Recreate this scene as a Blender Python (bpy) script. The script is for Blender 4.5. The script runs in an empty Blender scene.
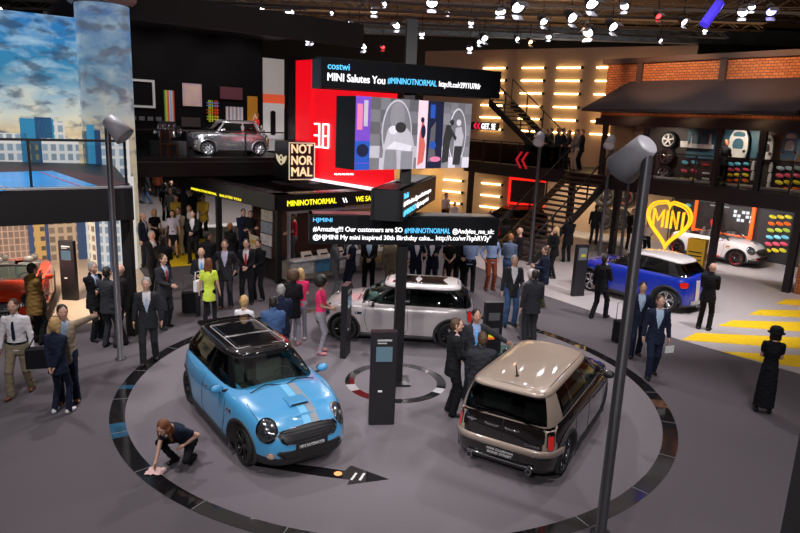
import bpy, bmesh, math, random
import numpy as np
from mathutils import Vector, Matrix
from mathutils.bvhtree import BVHTree
C = bpy.context.scene.collection
PI = math.pi
rad = math.radians
QUEUE = []
# ------------------------------------------------------------------ camera model
F, PIT, ROL, CH = 642.9, .2238, .0424, 5.073
_c, _s = math.cos(PIT), math.sin(PIT)
FW = Vector((0, _c, -_s)); _r0 = Vector((1, 0, 0)); _u0 = Vector((0, _s, _c))
RT = _r0*math.cos(ROL)+_u0*math.sin(ROL); UP = _u0*math.cos(ROL)-_r0*math.sin(ROL)
def ray(px, py): return FW*F+RT*(px-400)-UP*(py-266.5)
def at(px, py, z=0):
    d = ray(px, py); t = (z-CH)/d.z
    return Vector((d.x*t, d.y*t, z))
def by_head(px, py, H):                       # ground point of somebody H tall whose crown shows there
    g = at(px, py, H) if H < CH-.3 else None
    return Vector((g.x, g.y, 0))
def on_plane(px, py, pt, ang):
    n = Vector((-math.sin(rad(ang)), math.cos(rad(ang)), 0)); d = ray(px, py)
    P0 = Vector((pt[0], pt[1], 0)); O = Vector((0, 0, CH))
    t = n.dot(P0-O)/n.dot(d); return O+d*t
cam = bpy.data.cameras.new('camera'); co = bpy.data.objects.new('camera', cam); C.objects.link(co)
cam.sensor_width = 36; cam.lens = F/800*36; cam.clip_end = 300
co.matrix_world = Matrix(((RT.x, UP.x, -FW.x, 0), (RT.y, UP.y, -FW.y, 0), (RT.z, UP.z, -FW.z, CH), (0, 0, 0, 1)))
bpy.context.scene.camera = co
# ------------------------------------------------------------------ materials
MATS = {}
def mat(name, col=(.5, .5, .5), rough=.5, metal=0., emit=None, es=1., var=.12, scale=8., coat=0., spec=.5, bump=0.):
    if name in MATS: return MATS[name]
    m = bpy.data.materials.new(name); m.use_nodes = True; nt = m.node_tree; b = nt.nodes['Principled BSDF']
    tc = nt.nodes.new('ShaderNodeTexCoord'); nz = nt.nodes.new('ShaderNodeTexNoise')
    nz.inputs['Scale'].default_value = scale; nz.inputs['Detail'].default_value = 4
    nt.links.new(tc.outputs['Object'], nz.inputs['Vector'])
    mx = nt.nodes.new('ShaderNodeMix'); mx.data_type = 'RGBA'
    c = Vector(col[:3])
    mx.inputs[6].default_value = (*[max(0, k*(1-var)) for k in c], 1); mx.inputs[7].default_value = (*[min(1, k*(1+var)) for k in c], 1)
    nt.links.new(nz.outputs['Fac'], mx.inputs[0]); nt.links.new(mx.outputs[2], b.inputs['Base Color'])
    b.inputs['Roughness'].default_value = rough; b.inputs['Metallic'].default_value = metal
    b.inputs['Specular IOR Level'].default_value = spec
    if coat: b.inputs['Coat Weight'].default_value = coat; b.inputs['Coat Roughness'].default_value = .04
    if emit: b.inputs['Emission Color'].default_value = (*emit, 1); b.inputs['Emission Strength'].default_value = es
    if bump:
        bp = nt.nodes.new('ShaderNodeBump'); bp.inputs['Strength'].default_value = bump
        n2 = nt.nodes.new('ShaderNodeTexNoise'); n2.inputs['Scale'].default_value = scale*12
        nt.links.new(tc.outputs['Object'], n2.inputs['Vector'])
        nt.links.new(n2.outputs['Fac'], bp.inputs['Height']); nt.links.new(bp.outputs['Normal'], b.inputs['Normal'])
    MATS[name] = m; return m
def glass_mat(name, tint=(.05, .08, .08), ior=1.5, rough=.02):
    if name in MATS: return MATS[name]
    m = bpy.data.materials.new(name); m.use_nodes = True; nt = m.node_tree; nt.nodes.clear()
    out = nt.nodes.new('ShaderNodeOutputMaterial'); g = nt.nodes.new('ShaderNodeBsdfGlossy'); g.inputs['Roughness'].default_value = rough
    t = nt.nodes.new('ShaderNodeBsdfTransparent'); t.inputs['Color'].default_value = (*tint, 1)
    fr = nt.nodes.new('ShaderNodeFresnel'); fr.inputs['IOR'].default_value = ior
    mx = nt.nodes.new('ShaderNodeMixShader')
    nt.links.new(fr.outputs[0], mx.inputs[0]); nt.links.new(t.outputs[0], mx.inputs[1]); nt.links.new(g.outputs[0], mx.inputs[2])
    nt.links.new(mx.outputs[0], out.inputs['Surface']); MATS[name] = m; return m
def glow(name, col, s): return mat(name, (.02, .02, .02), .4, emit=col, es=s)
BLACK = mat('matte_black', (.012, .011, .012), .5)
GLOSSB = mat('gloss_black', (.006, .006, .007), .08, coat=.5)
STEEL = mat('dark_steel', (.016, .014, .015), .45, .2)
CHROME = mat('chrome', (.8, .8, .82), .08, 1., var=.03)
RUBBER = mat('rubber', (.012, .012, .012), .75)
WHITE = mat('white_paint', (.75, .74, .73), .4)
POLE = mat('grey_pole_paint', (.042, .039, .046), .4)
CARPET = mat('charcoal_carpet', (.084, .072, .081), .85, var=.2, scale=45, bump=.5)
# ------------------------------------------------------------------ mesh builder
class MB:
    def __init__(s): s.v = []; s.f = []; s.m = []; s.smooth = []
    def add(s, vs, fs, m=0, smooth=False, M=None):
        n = len(s.v)
        for p in vs: s.v.append(tuple(M @ Vector(p)) if M is not None else tuple(p))
        for f in fs: s.f.append([i+n for i in f]); s.m.append(m); s.smooth.append(smooth)
        return s
    def box(s, c, d, rz=0., m=0, M=None):
        x, y, z = d[0]/2, d[1]/2, d[2]/2
        R = Matrix.Translation(c) @ Matrix.Rotation(rz, 4, 'Z')
        if M is not None: R = M @ R
        vs = [(a, b, e) for a in (-x, x) for b in (-y, y) for e in (-z, z)]
        return s.add(vs, [(0, 1, 3, 2), (4, 6, 7, 5), (0, 4, 5, 1), (2, 3, 7, 6), (0, 2, 6, 4), (1, 5, 7, 3)], m, M=R)
    def tube(s, pts, r, n=8, m=0, closed=False, M=None, flat=1.):
        pts = [Vector(p) for p in pts]; N = len(pts); rs = r if isinstance(r, (list, tuple)) else [r]*N
        vs = []; fs = []; ref = None
        for i, p in enumerate(pts):
            a = pts[i-1] if (i > 0 or closed) else p; b = pts[(i+1) % N] if (i < N-1 or closed) else p
            t = (b-a).normalized()
            if ref is None: ref = Vector((0, 0, 1)) if abs(t.z) < .9 else Vector((1, 0, 0))
            x = ref-t*ref.dot(t)
            x = y.cross(t).normalized() if (x.length < .3 and i) else x.normalized()
            y = t.cross(x); ref = x
            for k in range(n):
                q = 2*PI*k/n+PI/n
                vs.append(p+x*math.cos(q)*rs[i]+y*math.sin(q)*rs[i]*flat)
        for i in range(N if closed else N-1):
            j = (i+1) % N
            for k in range(n): fs.append((i*n+k, i*n+(k+1) % n, j*n+(k+1) % n, j*n+k))
        s.add(vs, fs, m, n > 5, M)
        if not closed: s.add(vs[:n], [tuple(range(n))[::-1]], m, M=M); s.add(vs[-n:], [tuple(range(n))], m, M=M)
        return s
    def lathe(s, prof, n=32, m=0, M=None, axis='z', smooth=True, ms=None):
        vs = []; 
        for (r, h) in prof:
            for k in range(n):
                q = 2*PI*k/n
                if axis == 'z': vs.append((r*math.cos(q), r*math.sin(q), h))
                else: vs.append((r*math.cos(q), h, r*math.sin(q)))
        for i in range(len(prof)-1):
            fs = []
            for k in range(n):
                f = (i*n+k, i*n+(k+1) % n, (i+1)*n+(k+1) % n, (i+1)*n+k)
                fs.append(f if axis == 'z' else f[::-1])
            if i == 0: base = len(s.v); s.add(vs, [], 0, M=M)
            for f in fs: s.f.append([a+base for a in f]); s.m.append(ms[i] if ms else m); s.smooth.append(smooth)
        return s
    def prism(s, poly, z0, z1, m=0, M=None):
        n = len(poly); vs = [(*p, z0) for p in poly]+[(*p, z1) for p in poly]
        fs = [tuple(range(n))[::-1], tuple(range(n, 2*n))]+[(i, (i+1) % n, n+(i+1) % n, n+i) for i in range(n)]
        return s.add(vs, fs, m, M=M)
    def sphere(s, c, r, n=12, m=0, M=None):
        r = (r, r, r) if not isinstance(r, (tuple, list)) else r
        vs = [(c[0], c[1], c[2]+r[2])]; k = n//2
        for i in range(1, k):
            a = PI*i/k
            for j in range(n): b = 2*PI*j/n; vs.append((c[0]+r[0]*math.sin(a)*math.cos(b), c[1]+r[1]*math.sin(a)*math.sin(b), c[2]+r[2]*math.cos(a)))
        vs.append((c[0], c[1], c[2]-r[2])); fs = [(0, 1+j, 1+(j+1) % n) for j in range(n)]
        for i in range(k-2):
            for j in range(n): fs.append((1+i*n+j, 1+(i+1)*n+j, 1+(i+1)*n+(j+1) % n, 1+i*n+(j+1) % n))
        L = len(vs)-1; fs += [(L, 1+(k-2)*n+(j+1) % n, 1+(k-2)*n+j) for j in range(n)]
        return s.add(vs, fs, m, True, M)
    def mesh(s, name, mats):
        me = bpy.data.meshes.new(name); me.from_pydata(s.v, [], s.f)
        for m in mats: me.materials.append(m)
        me.polygons.foreach_set('material_index', s.m); me.polygons.foreach_set('use_smooth', s.smooth); me.update()
        return me
def link(o): QUEUE.append(o); return o
def obj(name, mb, mats, parent=None, **kw):
    if not isinstance(mats, (list, tuple)): mats = [mats]
    me = mb.mesh(name, mats) if isinstance(mb, MB) else mb
    o = bpy.data.objects.new(name, me)
    if parent is not None: o.parent = parent
    link(o); 
    for k, v in kw.items(): o[k] = v
    return o
def tag(o, label, cat, group=None):
    o['label'] = label; o['category'] = cat
    if group: o['group'] = group
    return o
def thing(name, label, cat, loc=(0, 0, 0), rz=0, group=None):
    o = bpy.data.objects.new(name, None); o.empty_display_size = .2; link(o); o.location = loc; o.rotation_euler = (0, 0, rz)
    return tag(o, label, cat, group)
def struct(name, mb, mats, parent=None): 
    o = obj(name, mb, mats, parent); o['kind'] = 'structure'; return o
def kids(o): return [q for q in QUEUE if q.parent == o]
def dup(root, loc, rz, label, group=None, parent=None):
    r = root.copy(); link(r)
    if parent is None: r.location = loc; r.rotation_euler = (0, 0, rz)
    else: r.parent = parent
    if label: r['label'] = label
    if group: r['group'] = group
    for c in kids(root): dup(c, None, 0, None, None, r)
    return r
def bez_round(w, h, r, n=5):
    P = []
    for cx, cy, a in ((w/2-r, h/2-r, 0), (-w/2+r, h/2-r, 90), (-w/2+r, -h/2+r, 180), (w/2-r, -h/2+r, 270)):
        for k in range(n+1): q = rad(a+90*k/n); P.append((cx+r*math.cos(q), cy+r*math.sin(q)))
    return P
def text_mesh(txt, width=None, height=None, bold=.012, depth=.004):
    """lettering in the XZ plane (reads along +X, faces -Y), lower-left at origin"""
    cu = bpy.data.curves.new('lettering', 'FONT'); cu.body = txt; cu.size = 1; cu.offset = 0; cu.extrude = depth; cu.resolution_u = 3
    o = bpy.data.objects.new('tmp', cu); C.objects.link(o)
    dg = bpy.context.evaluated_depsgraph_get(); me = bpy.data.meshes.new_from_object(o.evaluated_get(dg))
    bpy.data.objects.remove(o); n = len(me.vertices); a = np.empty(n*3); me.vertices.foreach_get('co', a); a = a.reshape(-1, 3)
    mn = a.min(0); mx = a.max(0); sx = sy = 1
    if width: sx = width/(mx[0]-mn[0]); sy = sx
    if height: sy = height/(mx[1]-mn[1]); sx = sx if width else sy
    b = np.stack([(a[:, 0]-mn[0])*sx, -a[:, 2], (a[:, 1]-mn[1])*sy], 1)
    me.vertices.foreach_set('co', b.ravel()); me.update()
    if bold > .005:
        bm = bmesh.new(); hgt = (mx[1]-mn[1])*sy
        for dx, dz in ((-.5, 0), (.5, 0), (0, .3), (0, -.3)): 
            m_ = me.copy(); m_.transform(Matrix.Translation((dx*hgt*bold*2.2, 0, dz*hgt*bold*2.2))); bm.from_mesh(m_); bpy.data.meshes.remove(m_)
        bm.to_mesh(me); bm.free()
    return me, (mx[0]-mn[0])*sx, (mx[1]-mn[1])*sy
def lettering(txt, parent, mat_, x, y, z, width=None, height=None, rz=0, bold=.012, name='lettering'):
    me, w, h = text_mesh(txt, width, height, bold); me.materials.clear(); me.materials.append(mat_)
    o = bpy.data.objects.new(name, me); o.parent = parent; o.location = (x, y, z); o.rotation_euler = (0, 0, rz); link(o); return o, w, h
# ------------------------------------------------------------------ implicit surfaces (smooth union, surface nets)
def nets(V, org, h):
    nx, ny, nz = V.shape; S = V < 0
    cnt = np.zeros((nx-1, ny-1, nz-1), np.float32); acc = np.zeros((nx-1, ny-1, nz-1, 3), np.float32)
    corners = [(i, j, k) for i in (0, 1) for j in (0, 1) for k in (0, 1)]
    sl = lambda c: V[c[0]:nx-1+c[0], c[1]:ny-1+c[1], c[2]:nz-1+c[2]]
    for a in corners:
        for ax in range(3):
            if a[ax]: continue
            b = list(a); b[ax] = 1; va, vb = sl(a), sl(b); mask = (va < 0) != (vb < 0)
            t = np.where(mask, va/np.where(mask, va-vb, 1), 0)
            for d in range(3): acc[..., d] += np.where(mask, a[d]+(t if d == ax else 0), 0)
            cnt += mask
    act = cnt > 0; idx = -np.ones(act.shape, np.int64); idx[act] = np.arange(act.sum())
    g = np.argwhere(act); P = (g+acc[act]/cnt[act][:, None])*h+org
    Fs = []
    for ax in range(3):
        a = [slice(1, -1)]*3; b = [slice(1, -1)]*3; a[ax] = slice(0, -1); b[ax] = slice(1, None)
        s0, s1 = S[tuple(a)], S[tuple(b)]; e = np.argwhere(s0 != s1); flip = s0[tuple(e.T)]
        e = e.copy(); o1, o2 = [(1, 2), (2, 0), (0, 1)][ax]; e[:, o1] += 1; e[:, o2] += 1
        def I(d1, d2): q = e.copy(); q[:, o1] -= d1; q[:, o2] -= d2; return idx[q[:, 0], q[:, 1], q[:, 2]]
        q = np.stack([I(1, 1), I(0, 1), I(0, 0), I(1, 0)], 1); q[~flip] = q[~flip][:, ::-1]; Fs.append(q)
    return P, np.concatenate(Fs)
def smin(a, b, k): 
    h = np.clip(.5+.5*(b-a)/k, 0, 1); return b*(1-h)+a*h-k*h*(1-h)
class Field:
    def __init__(s): s.p = []
    def cap(s, a, b, ra, rb=None, k=.02): s.p.append(('c', np.array(a, float), np.array(b, float), ra, ra if rb is None else rb, k)); return s
    def ell(s, c, r, k=.02, R=None): s.p.append(('e', np.array(c, float), np.array(r, float), R, None, k)); return s
    def loft(s, o, R, zs, rx, ry, cx=None, k=.02): s.p.append(('l', np.array(o, float), np.array(R, float), (np.array(zs), np.array(rx), np.array(ry), np.array(cx if cx is not None else [0]*len(zs))), None, k)); return s
    def ev(s, X):
        D = None
        for t, a, b, c, d, k in s.p:
            if t == 'c':
                ab = b-a; u = np.clip(((X-a)@ab)/max(ab@ab, 1e-9), 0, 1); e = np.linalg.norm(X-a-u[..., None]*ab, axis=-1)-(c+(d-c)*u)
            elif t == 'e':
                q = X-a
                if c is not None: q = q@c
                e = (np.linalg.norm(q/b, axis=-1)-1)*b.min()
            else:
                q = (X-a)@b; zs, rx, ry, cx = c; z = q[..., 2]; zc = np.clip(z, zs[0], zs[-1])
                x = (q[..., 0]-np.interp(zc, zs, cx)); Rx = np.interp(zc, zs, rx); Ry = np.interp(zc, zs, ry)
                e = (np.sqrt((x/Rx)**2+(q[..., 1]/Ry)**2)-1)*np.minimum(Rx, Ry); over = np.abs(z-zc)
                e = np.where(over > 0, np.sqrt(np.maximum(e, 0)**2+over**2), e)
            D = e if D is None else smin(D, e, k)
        return D
    def bounds(s):
        L = []
        for t, a, b, c, d, k in s.p:
            if t == 'c': r = max(c, d); L += [a-r, a+r, b-r, b+r]
            elif t == 'e': r = b.max(); L += [a-r, a+r]
            else:
                zs = c[0]; r = max(c[1].max(), c[2].max())
                for z in (zs[0], zs[-1]): q = a+b@np.array([0, 0, z]); L += [q-r, q+r]
        L = np.array(L); return L.min(0), L.max(0)
    def mesh(s, h, wrinkle=0., seed=0):
        lo, hi = s.bounds(); lo -= 2.5*h; hi += 2.5*h; n = np.ceil((hi-lo)/h).astype(int)+1
        G = np.stack(np.meshgrid(*[lo[i]+h*np.arange(n[i]) for i in range(3)], indexing='ij'), -1)
        D = s.ev(G)
        if wrinkle:
            q = seed*1.7; x, y, z = G[..., 0], G[..., 1], G[..., 2]
            D = D+wrinkle*(np.sin(z*42+x*17+q)*np.sin(y*31-z*11+q)+.6*np.sin(z*75+y*23+2*q))
        return nets(D.astype(np.float32), lo, h)
def np_mesh(name, P, Fq, mats, mi=None, tris=None):
    me = bpy.data.meshes.new(name); nq = len(Fq)
    me.vertices.add(len(P)); me.vertices.foreach_set('co', np.asarray(P, np.float32).ravel())
    me.loops.add(nq*4); me.loops.foreach_set('vertex_index', np.asarray(Fq, np.int32).ravel())
    me.polygons.add(nq); me.polygons.foreach_set('loop_start', np.arange(nq, dtype=np.int32)*4)
    try: me.polygons.foreach_set('loop_total', np.full(nq, 4, np.int32))
    except Exception: pass
    for m in mats: me.materials.append(m)
    if mi is not None: me.polygons.foreach_set('material_index', np.asarray(mi, np.int32))
    me.polygons.foreach_set('use_smooth', np.ones(nq, bool)); me.update(calc_edges=True); me.validate(); return me
# ------------------------------------------------------------------ people
def _head():
    f = Field()
    f.ell((0, 0, .02), (.098, .077, .105), .02); f.ell((.02, 0, -.045), (.072, .06, .07), .03)
    f.cap((.055, 0, -.085), (.07, 0, -.088), .022, .02, .025)
    f.cap((.093, 0, .012), (.112, 0, -.022), .010, .015, .012)                       # nose
    f.cap((.082, -.04, .033), (.082, .04, .033), .012, .012, .015)                   # brow
    f.cap((.05, -.045, -.02), (.06, -.042, -.025), .022, .02, .02); f.cap((.05, .045, -.02), (.06, .042, -.025), .022, .02, .02)
    f.cap((.085, -.018, -.057), (.085, .018, -.057), .009, .009, .006)              # lips
    for y in (-1, 1): f.cap((-.008, y*.078, .018), (-.005, y*.078, -.025), .016, .011, .008)
    P, Q = f.mesh(.0075)
    c = P[Q].mean(1); mi = np.zeros(len(Q), int)
    mi[(c[:, 0] > .086) & (abs(c[:, 1]) < .024) & (abs(c[:, 2]+.057) < .008)] = 3
    mb = MB()
    for y in (-1, 1): mb.sphere((.079, y*.031, .012), (.014, .015, .011), 8, 1); mb.sphere((.089, y*.031, .012), .0065, 8, 2)
    return P, Q, mi, mb
def _quads(mb):
    Q = [list(f)+[f[-1]]*(4-len(f)) for f in mb.f]
    return np.array(mb.v), np.array(Q), np.array(mb.m)
def _hand():                                        # right hand: fingers along -Z, palm facing +Y side, thumb towards +X
    f = Field(); f.ell((0, 0, -.04), (.04, .016, .05), .01)
    f.cap((0, 0, .02), (0, 0, -.01), .026, .027, .015)
    for x, L, r in ((.028, .068, .0085), (.010, .076, .009), (-.009, .070, .0085), (-.027, .056, .0075)):
        f.cap((x, 0, -.075), (x*1.05, .006, -.075-L*.5), r, r*.95, .003); f.cap((x*1.05, .006, -.075-L*.5), (x*1.02, .024, -.075-L*.9), r*.95, r*.8, .003)
    f.cap((.03, .0, -.02), (.055, .012, -.055), .012, .0105, .008); f.cap((.055, .012, -.055), (.052, .022, -.085), .0105, .008, .003)
    P, Q = f.mesh(.0055); return P, Q
HEAD = _head(); HAND = _hand()
SK = {'light': (.62, .36, .26), 'tan': (.45, .24, .16), 'dark': (.16, .075, .045)}
EYEW = mat('eye_white', (.7, .68, .65), .3); EYED = mat('eye_dark', (.02, .015, .01), .2)
def skin(t): return [mat('skin_'+t, SK[t], .5, var=.06), EYEW, EYED, mat('lips_'+t, tuple(k*.62 for k in SK[t]), .5)]
CL = dict(black=(.006, .006, .008), charcoal=(.022, .023, .028), grey=(.12, .12, .13), navy=(.010, .015, .036), white=(.72, .70, .72), beige=(.38, .30, .21),
          brown=(.20, .115, .03), khaki=(.22, .18, .12), pink=(.85, .04, .16), lime=(.62, .78, .08), blue=(.24, .32, .52), denim=(.05, .10, .22), red=(.55, .02, .02),
          yellow=(.62, .40, .05), rust=(.22, .05, .02), jeansgrey=(.27, .26, .30), green=(.05, .07, .025), teal=(.02, .16, .25), lightblue=(.42, .55, .72), skyblue=(.12, .40, .85), maroon=(.4, .01, .03), lavender=(.55, .52, .68), plaid=(.10, .14, .22))
HC = dict(blond=(.48, .30, .12), brown=(.07, .035, .016), dark=(.014, .01, .008), grey=(.28, .27, .26), red=(.32, .12, .03), white=(.6, .58, .56), auburn=(.16, .05, .014))
def cloth(c): return mat('cloth_'+c, CL[c], .85, var=.18, scale=14, spec=.25)
def hairm(c): return mat('hair_'+c, HC[c], .6, var=.35, scale=60)
def ik(a, b, l1, l2, hint):
    d = b-a; L = np.linalg.norm(d); m = min(L, (l1+l2)*.998); n = d/max(L, 1e-6); b2 = a+n*m
    x = (l1*l1-l2*l2+m*m)/(2*m); hgt = math.sqrt(max(l1*l1-x*x, 1e-6)); q = hint-n*(hint@n); q /= max(np.linalg.norm(q), 1e-6)
    return a+n*x+q*hgt, b2
V3 = lambda *a: np.array(a, float)
ARMS = {   # (right hand, left hand) in body frame, y>0 = left
    'stand': ((.05, -.27, .83), (.05, .27, .83)), 'front': ((.27, -.05, 1.08), (.27, .05, 1.07)), 'crossed': ((.19, .12, 1.20), (.22, -.12, 1.17)),
    'behind': ((-.17, -.03, .90), (-.17, .04, .87)), 'face': ((.14, -.04, 1.50), (.22, .02, 1.10)), 'phone': ((.32, -.03, 1.22), (.30, .05, 1.18)),
    'reach': ((.55, -.22, 1.22), (.06, .27, .83)), 'reachl': ((.06, -.27, .83), (.40, .50, 1.25)), 'wave': ((.1, -.27, .85), (.34, .52, 1.66)), 'bag': ((.02, -.29, .80), (.16, .20, 1.0)),
    'hip': ((.02, -.25, 1.0), (.02, .25, 1.0)), 'walk': ((.22, -.25, .86), (-.16, .26, .84)), 'one': ((.27, -.10, 1.12), (.04, .27, .83)), 'camera': ((.20, -.06, 1.40), (.22, .06, 1.36)),
    'clean': ((.70, -.04, .05), (.20, .16, .42)), 'sit': ((.33, -.1, .78), (.33, .1, .78)), 'back1': ((-.15, -.06, .93), (.25, .05, 1.15))}
def person(loc, ang, label, top='charcoal', shirt=None, tie=None, legs=None, hair='brown', style='short', tone='light', pose='stand', step=0., lean=0.,
           H=1.78, female=False, skirt=None, kind='suit', shoe='black', h=.02, turn=0., z0=0., group=None, low=None, sleeves='long', name='person'):
    s = H/1.78; legs = legs or top; root = thing(name, label, 'person', (loc[0], loc[1], z0), rad(ang), group)
    w = .87 if female else 1.; sd = len(QUEUE) % 37
    hipz = .93; crouch = low == 'crouch'; sit = low == 'sit'
    if crouch: hipz = .36; lean = 48
    if sit: hipz = .50
    if step: hipz = .93-step*step*.35
    c, sn = math.cos(rad(lean)), math.sin(rad(lean))
    R = np.array([[c, 0, sn], [0, 1, 0], [-sn, 0, c]]); hip = V3(-.12 if crouch else 0, 0, hipz)
    T = lambda x, y, z: hip+R@V3(x, y*w, z-.93)                  # upright coordinates -> posed torso
    ank = [V3(step*.9, -.10, .09), V3(-step*.9, .10, .09)]
    if crouch: ank = [V3(.05, -.12, .09), V3(-.12, .10, .10)]
    if sit: ank = [V3(.42, -.13, .09), V3(.40, .13, .09)]
    if not (step or crouch or sit): ank = [V3(.02, -.12, .09), V3(-.02, .12, .09)]
    hips = [hip+V3(0, -.09*w, -.02), hip+V3(0, .09*w, -.02)]
    knee = []
    for i in (0, 1):
        k, a2 = ik(hips[i], ank[i], .43, .42, V3(1, (-.25, .25)[i]*(1.5 if crouch else .2), .1)); knee.append(k); ank[i] = a2
    sh = [T(-.01, -.178, 1.43), T(-.01, .178, 1.43)]
    A = ARMS[pose]; elb = []; wr = []
    for i in (0, 1):
        t = V3(*A[i]); t = t if crouch else (T(t[0], t[1]/w, t[2]) if (lean or sit) else t+V3(0, 0, hipz-.93))
        e, b = ik(sh[i], t, .285, .25, V3(-.7, (-.6, .6)[i], -.5)); elb.append(e); wr.append(b)
    TZ = np.array([-.10, -.02, .08, .20, .34, .46, .53, .57]); up = R
    RX = np.array([.105, .115, .108, .10, .115, .11, .085, .06]); RY = np.array([.15, .165, .15, .135, .158, .17, .15, .09])*w
    if female: RX = np.array([.105, .12, .10, .088, .118, .10, .075, .055])
    # --- body: one continuous surface, neck, head and hands
    f = Field(); g = (hip)
    f.loft(g, up, TZ, RX*.86, RY*.88, k=.03)
    for i in (0, 1):
        f.cap(sh[i], elb[i], .047*w, .037*w, .03); f.cap(elb[i], wr[i], .037*w, .025*w, .015)
        f.cap(hips[i], knee[i], .078*w, .052*w, .03); f.cap(knee[i], ank[i], .052*w, .034*w, .02)
    nk = T(-.01, 0, 1.47); hd = T(.02, 0, 1.665)
    if crouch: hd = T(.05, 0, 1.64)
    f.cap(nk, hd-V3(.01, 0, .06), .056*w, .05*w, .03)
    P, Q = f.mesh(h); 
    ct, st = math.cos(rad(turn)), math.sin(rad(turn)); lp = lean*.55; cl, sl = math.cos(rad(lp)), math.sin(rad(lp))
    HR = np.array([[cl, 0, sl], [0, 1, 0], [-sl, 0, cl]])@np.array([[ct, -st, 0], [st, ct, 0], [0, 0, 1]])
    Ps = [P]; Qs = [Q]; Ms = [np.zeros(len(Q), int)]; n = len(P); hs = .97 if female else 1.
    hp, hq, hm, eb = HEAD
    Ps.append(hp@HR.T*hs+hd); Qs.append(hq+n); Ms.append(hm); n += len(hp)
    ep, eq, em = _quads(eb); 
    eyes = (ep@HR.T*hs+hd, eb.f, em)
    for i in (0, 1):
        d = wr[i]-elb[i]; d /= np.linalg.norm(d); zax = -d; xax = V3(1, 0, .3) if abs(d[2]) > .6 else V3(0, 0, 1); xax = xax-zax*(xax@zax); xax /= np.linalg.norm(xax); yax = np.cross(zax, xax)
        p = HAND[0].copy()
        if i == 1: p = p*V3(1, -1, 1)
        B = np.stack([xax, yax, zax], 1); q = HAND[1]+n; q = q[:, ::-1] if i == 1 else q
        Ps.append(p@B.T*.98*w+wr[i]+d*.005); Qs.append(q); Ms.append(np.zeros(len(q), int)); n += len(p)
    P = np.concatenate(Ps)*s; Q = np.concatenate(Qs); M = np.concatenate(Ms)
    me = np_mesh('body', P, Q, skin(tone), M)
    body = obj('body', me, [], root)
    mb = MB(); mb.add([tuple(q) for q in eyes[0]*s], []); 
    mb.f = [list(q) for q in eb.f]; mb.m = [int(q)-1 for q in em]; mb.smooth = [True]*len(mb.f)
    obj('eyes', mb, [EYEW, EYED], body)
    out = lambda nm, fld, mt, wr_=.0015, cut=None, hh=h: _cloth(nm, fld, mt, root, s, hh, wr_, sd, cut)
    # --- trousers / skirt
    if skirt:
        k = Field(); zt, zb = .12, {'short': -.42, 'long': -.80}[skirt]
        if low != 'sit': k.loft(hip, np.eye(3), [zb, zb*.5, -.02, zt], [.13 if skirt == 'short' else .15, .135, .125, .105], [.18 if skirt == 'short' else .19, .18, .18*w, .15*w])
        out('skirt', k, cloth(legs), .003)
    else:
        k = Field(); k.loft(hip, up if not (crouch or sit) else np.eye(3), [-.12, -.02, .09], [.12, .128, .112], [.165*w, .178*w, .155*w], k=.03)
        slim = .82 if female else 1.
        for i in (0, 1):
            e = ank[i]-V3(0, 0, .035)
            k.cap(hips[i]+V3(0, 0, .02), knee[i], .098*slim, .069*slim, .04); k.cap(knee[i], e, .069*slim, (.054 if female else .066), .02)
        out('trousers', k, cloth(legs), .004)
    # --- upper clothes
    def torso_field(g_, hem, arm, sl_, kk=.03, sleeve_end=1.):
        k = Field(); z = np.array([hem, -.02, .08, .20, .34, .46, .53, .565]); 
        rx = np.array([RX[1]+.012, *RX[1:]])+g_; ry = np.array([RY[1]+.012, *RY[1:]])+g_
        k.loft(hip, up, z, rx, ry, k=kk)
        if sl_:
            for i in (0, 1):
                k.cap(sh[i]+V3(0, 0, -.005), elb[i], arm*w, arm*.82*w, .035)
                if sl_ == 'long': q = elb[i]+(wr[i]-elb[i])*sleeve_end; k.cap(elb[i], q, arm*.82*w, arm*.64*w, .02)
        return k
    if kind == 'suit':
        if shirt: out('shirt', torso_field(.002, -.02, .05, 'long', sleeve_end=.97).cap(T(-.015, 0, 1.46), T(-.01, 0, 1.505), .066, .064, .02), cloth(shirt), .001)
        def cut(c):
            q = (c-hip)@up; z = q[:, 2]
            return (q[:, 0] > .02) & (abs(q[:, 1]) < np.clip((z-.17)*.29, 0, .078)) & (z > .17)
        if shirt and not crouch: out('jacket', torso_field(.022, -.17, .067, 'long', sleeve_end=.90).cap(T(-.03, -.0, 1.47), T(-.03, 0, 1.515), .07, .072, .02), cloth(top), .0035, cut)
        else: out('jacket', torso_field(.020, -.15, .066, 'long', sleeve_end=.90).cap(T(-.01, -.0, 1.47), T(-.01, 0, 1.53), .066, .066, .02), cloth(top), .0035)
        if tie and shirt:
            mb = MB(); zs = [1.50, 1.46, 1.38, 1.28, 1.18, 1.08, 1.03]; ws = [.016, .014, .022, .027, .032, .034, .004]; pts = []
            for z, w2 in zip(zs, ws):
                x = np.interp(z-.93, TZ, RX)+.014 if z < 1.455 else (.077 if z < 1.48 else .066)
                for y in (-w2, w2): pts.append(tuple(T(x, y/w, z)*s))
                for y in (w2, -w2): pts.append(tuple(T(x-.012, y/w, z)*s))
            fs = []
            for i in range(len(zs)-1):
                for j in range(4): fs.append((i*4+j, i*4+(j+1) % 4, i*4+4+(j+1) % 4, i*4+4+j))
            mb.add(pts, fs+[(0, 1, 2, 3), tuple(range(len(pts)-1, len(pts)-5, -1))]); obj('tie', mb, cloth(tie), root)
    elif kind == 'shirt':
        out('shirt', torso_field(.008, -.06, .058, 'long', sleeve_end=.96).cap(T(-.01, 0, 1.47), T(-.005, 0, 1.53), .063, .06, .02), cloth(top), .003)
        mb = MB(); n_ = 20
        vs = []
        for z in (.075, .11):
            for j in range(n_): a = 2*PI*j/n_; vs.append(tuple((hip+up@V3((RX[2]+.022)*math.cos(a), (RY[2]+.022)*math.sin(a), z-.01))*s))
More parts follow.
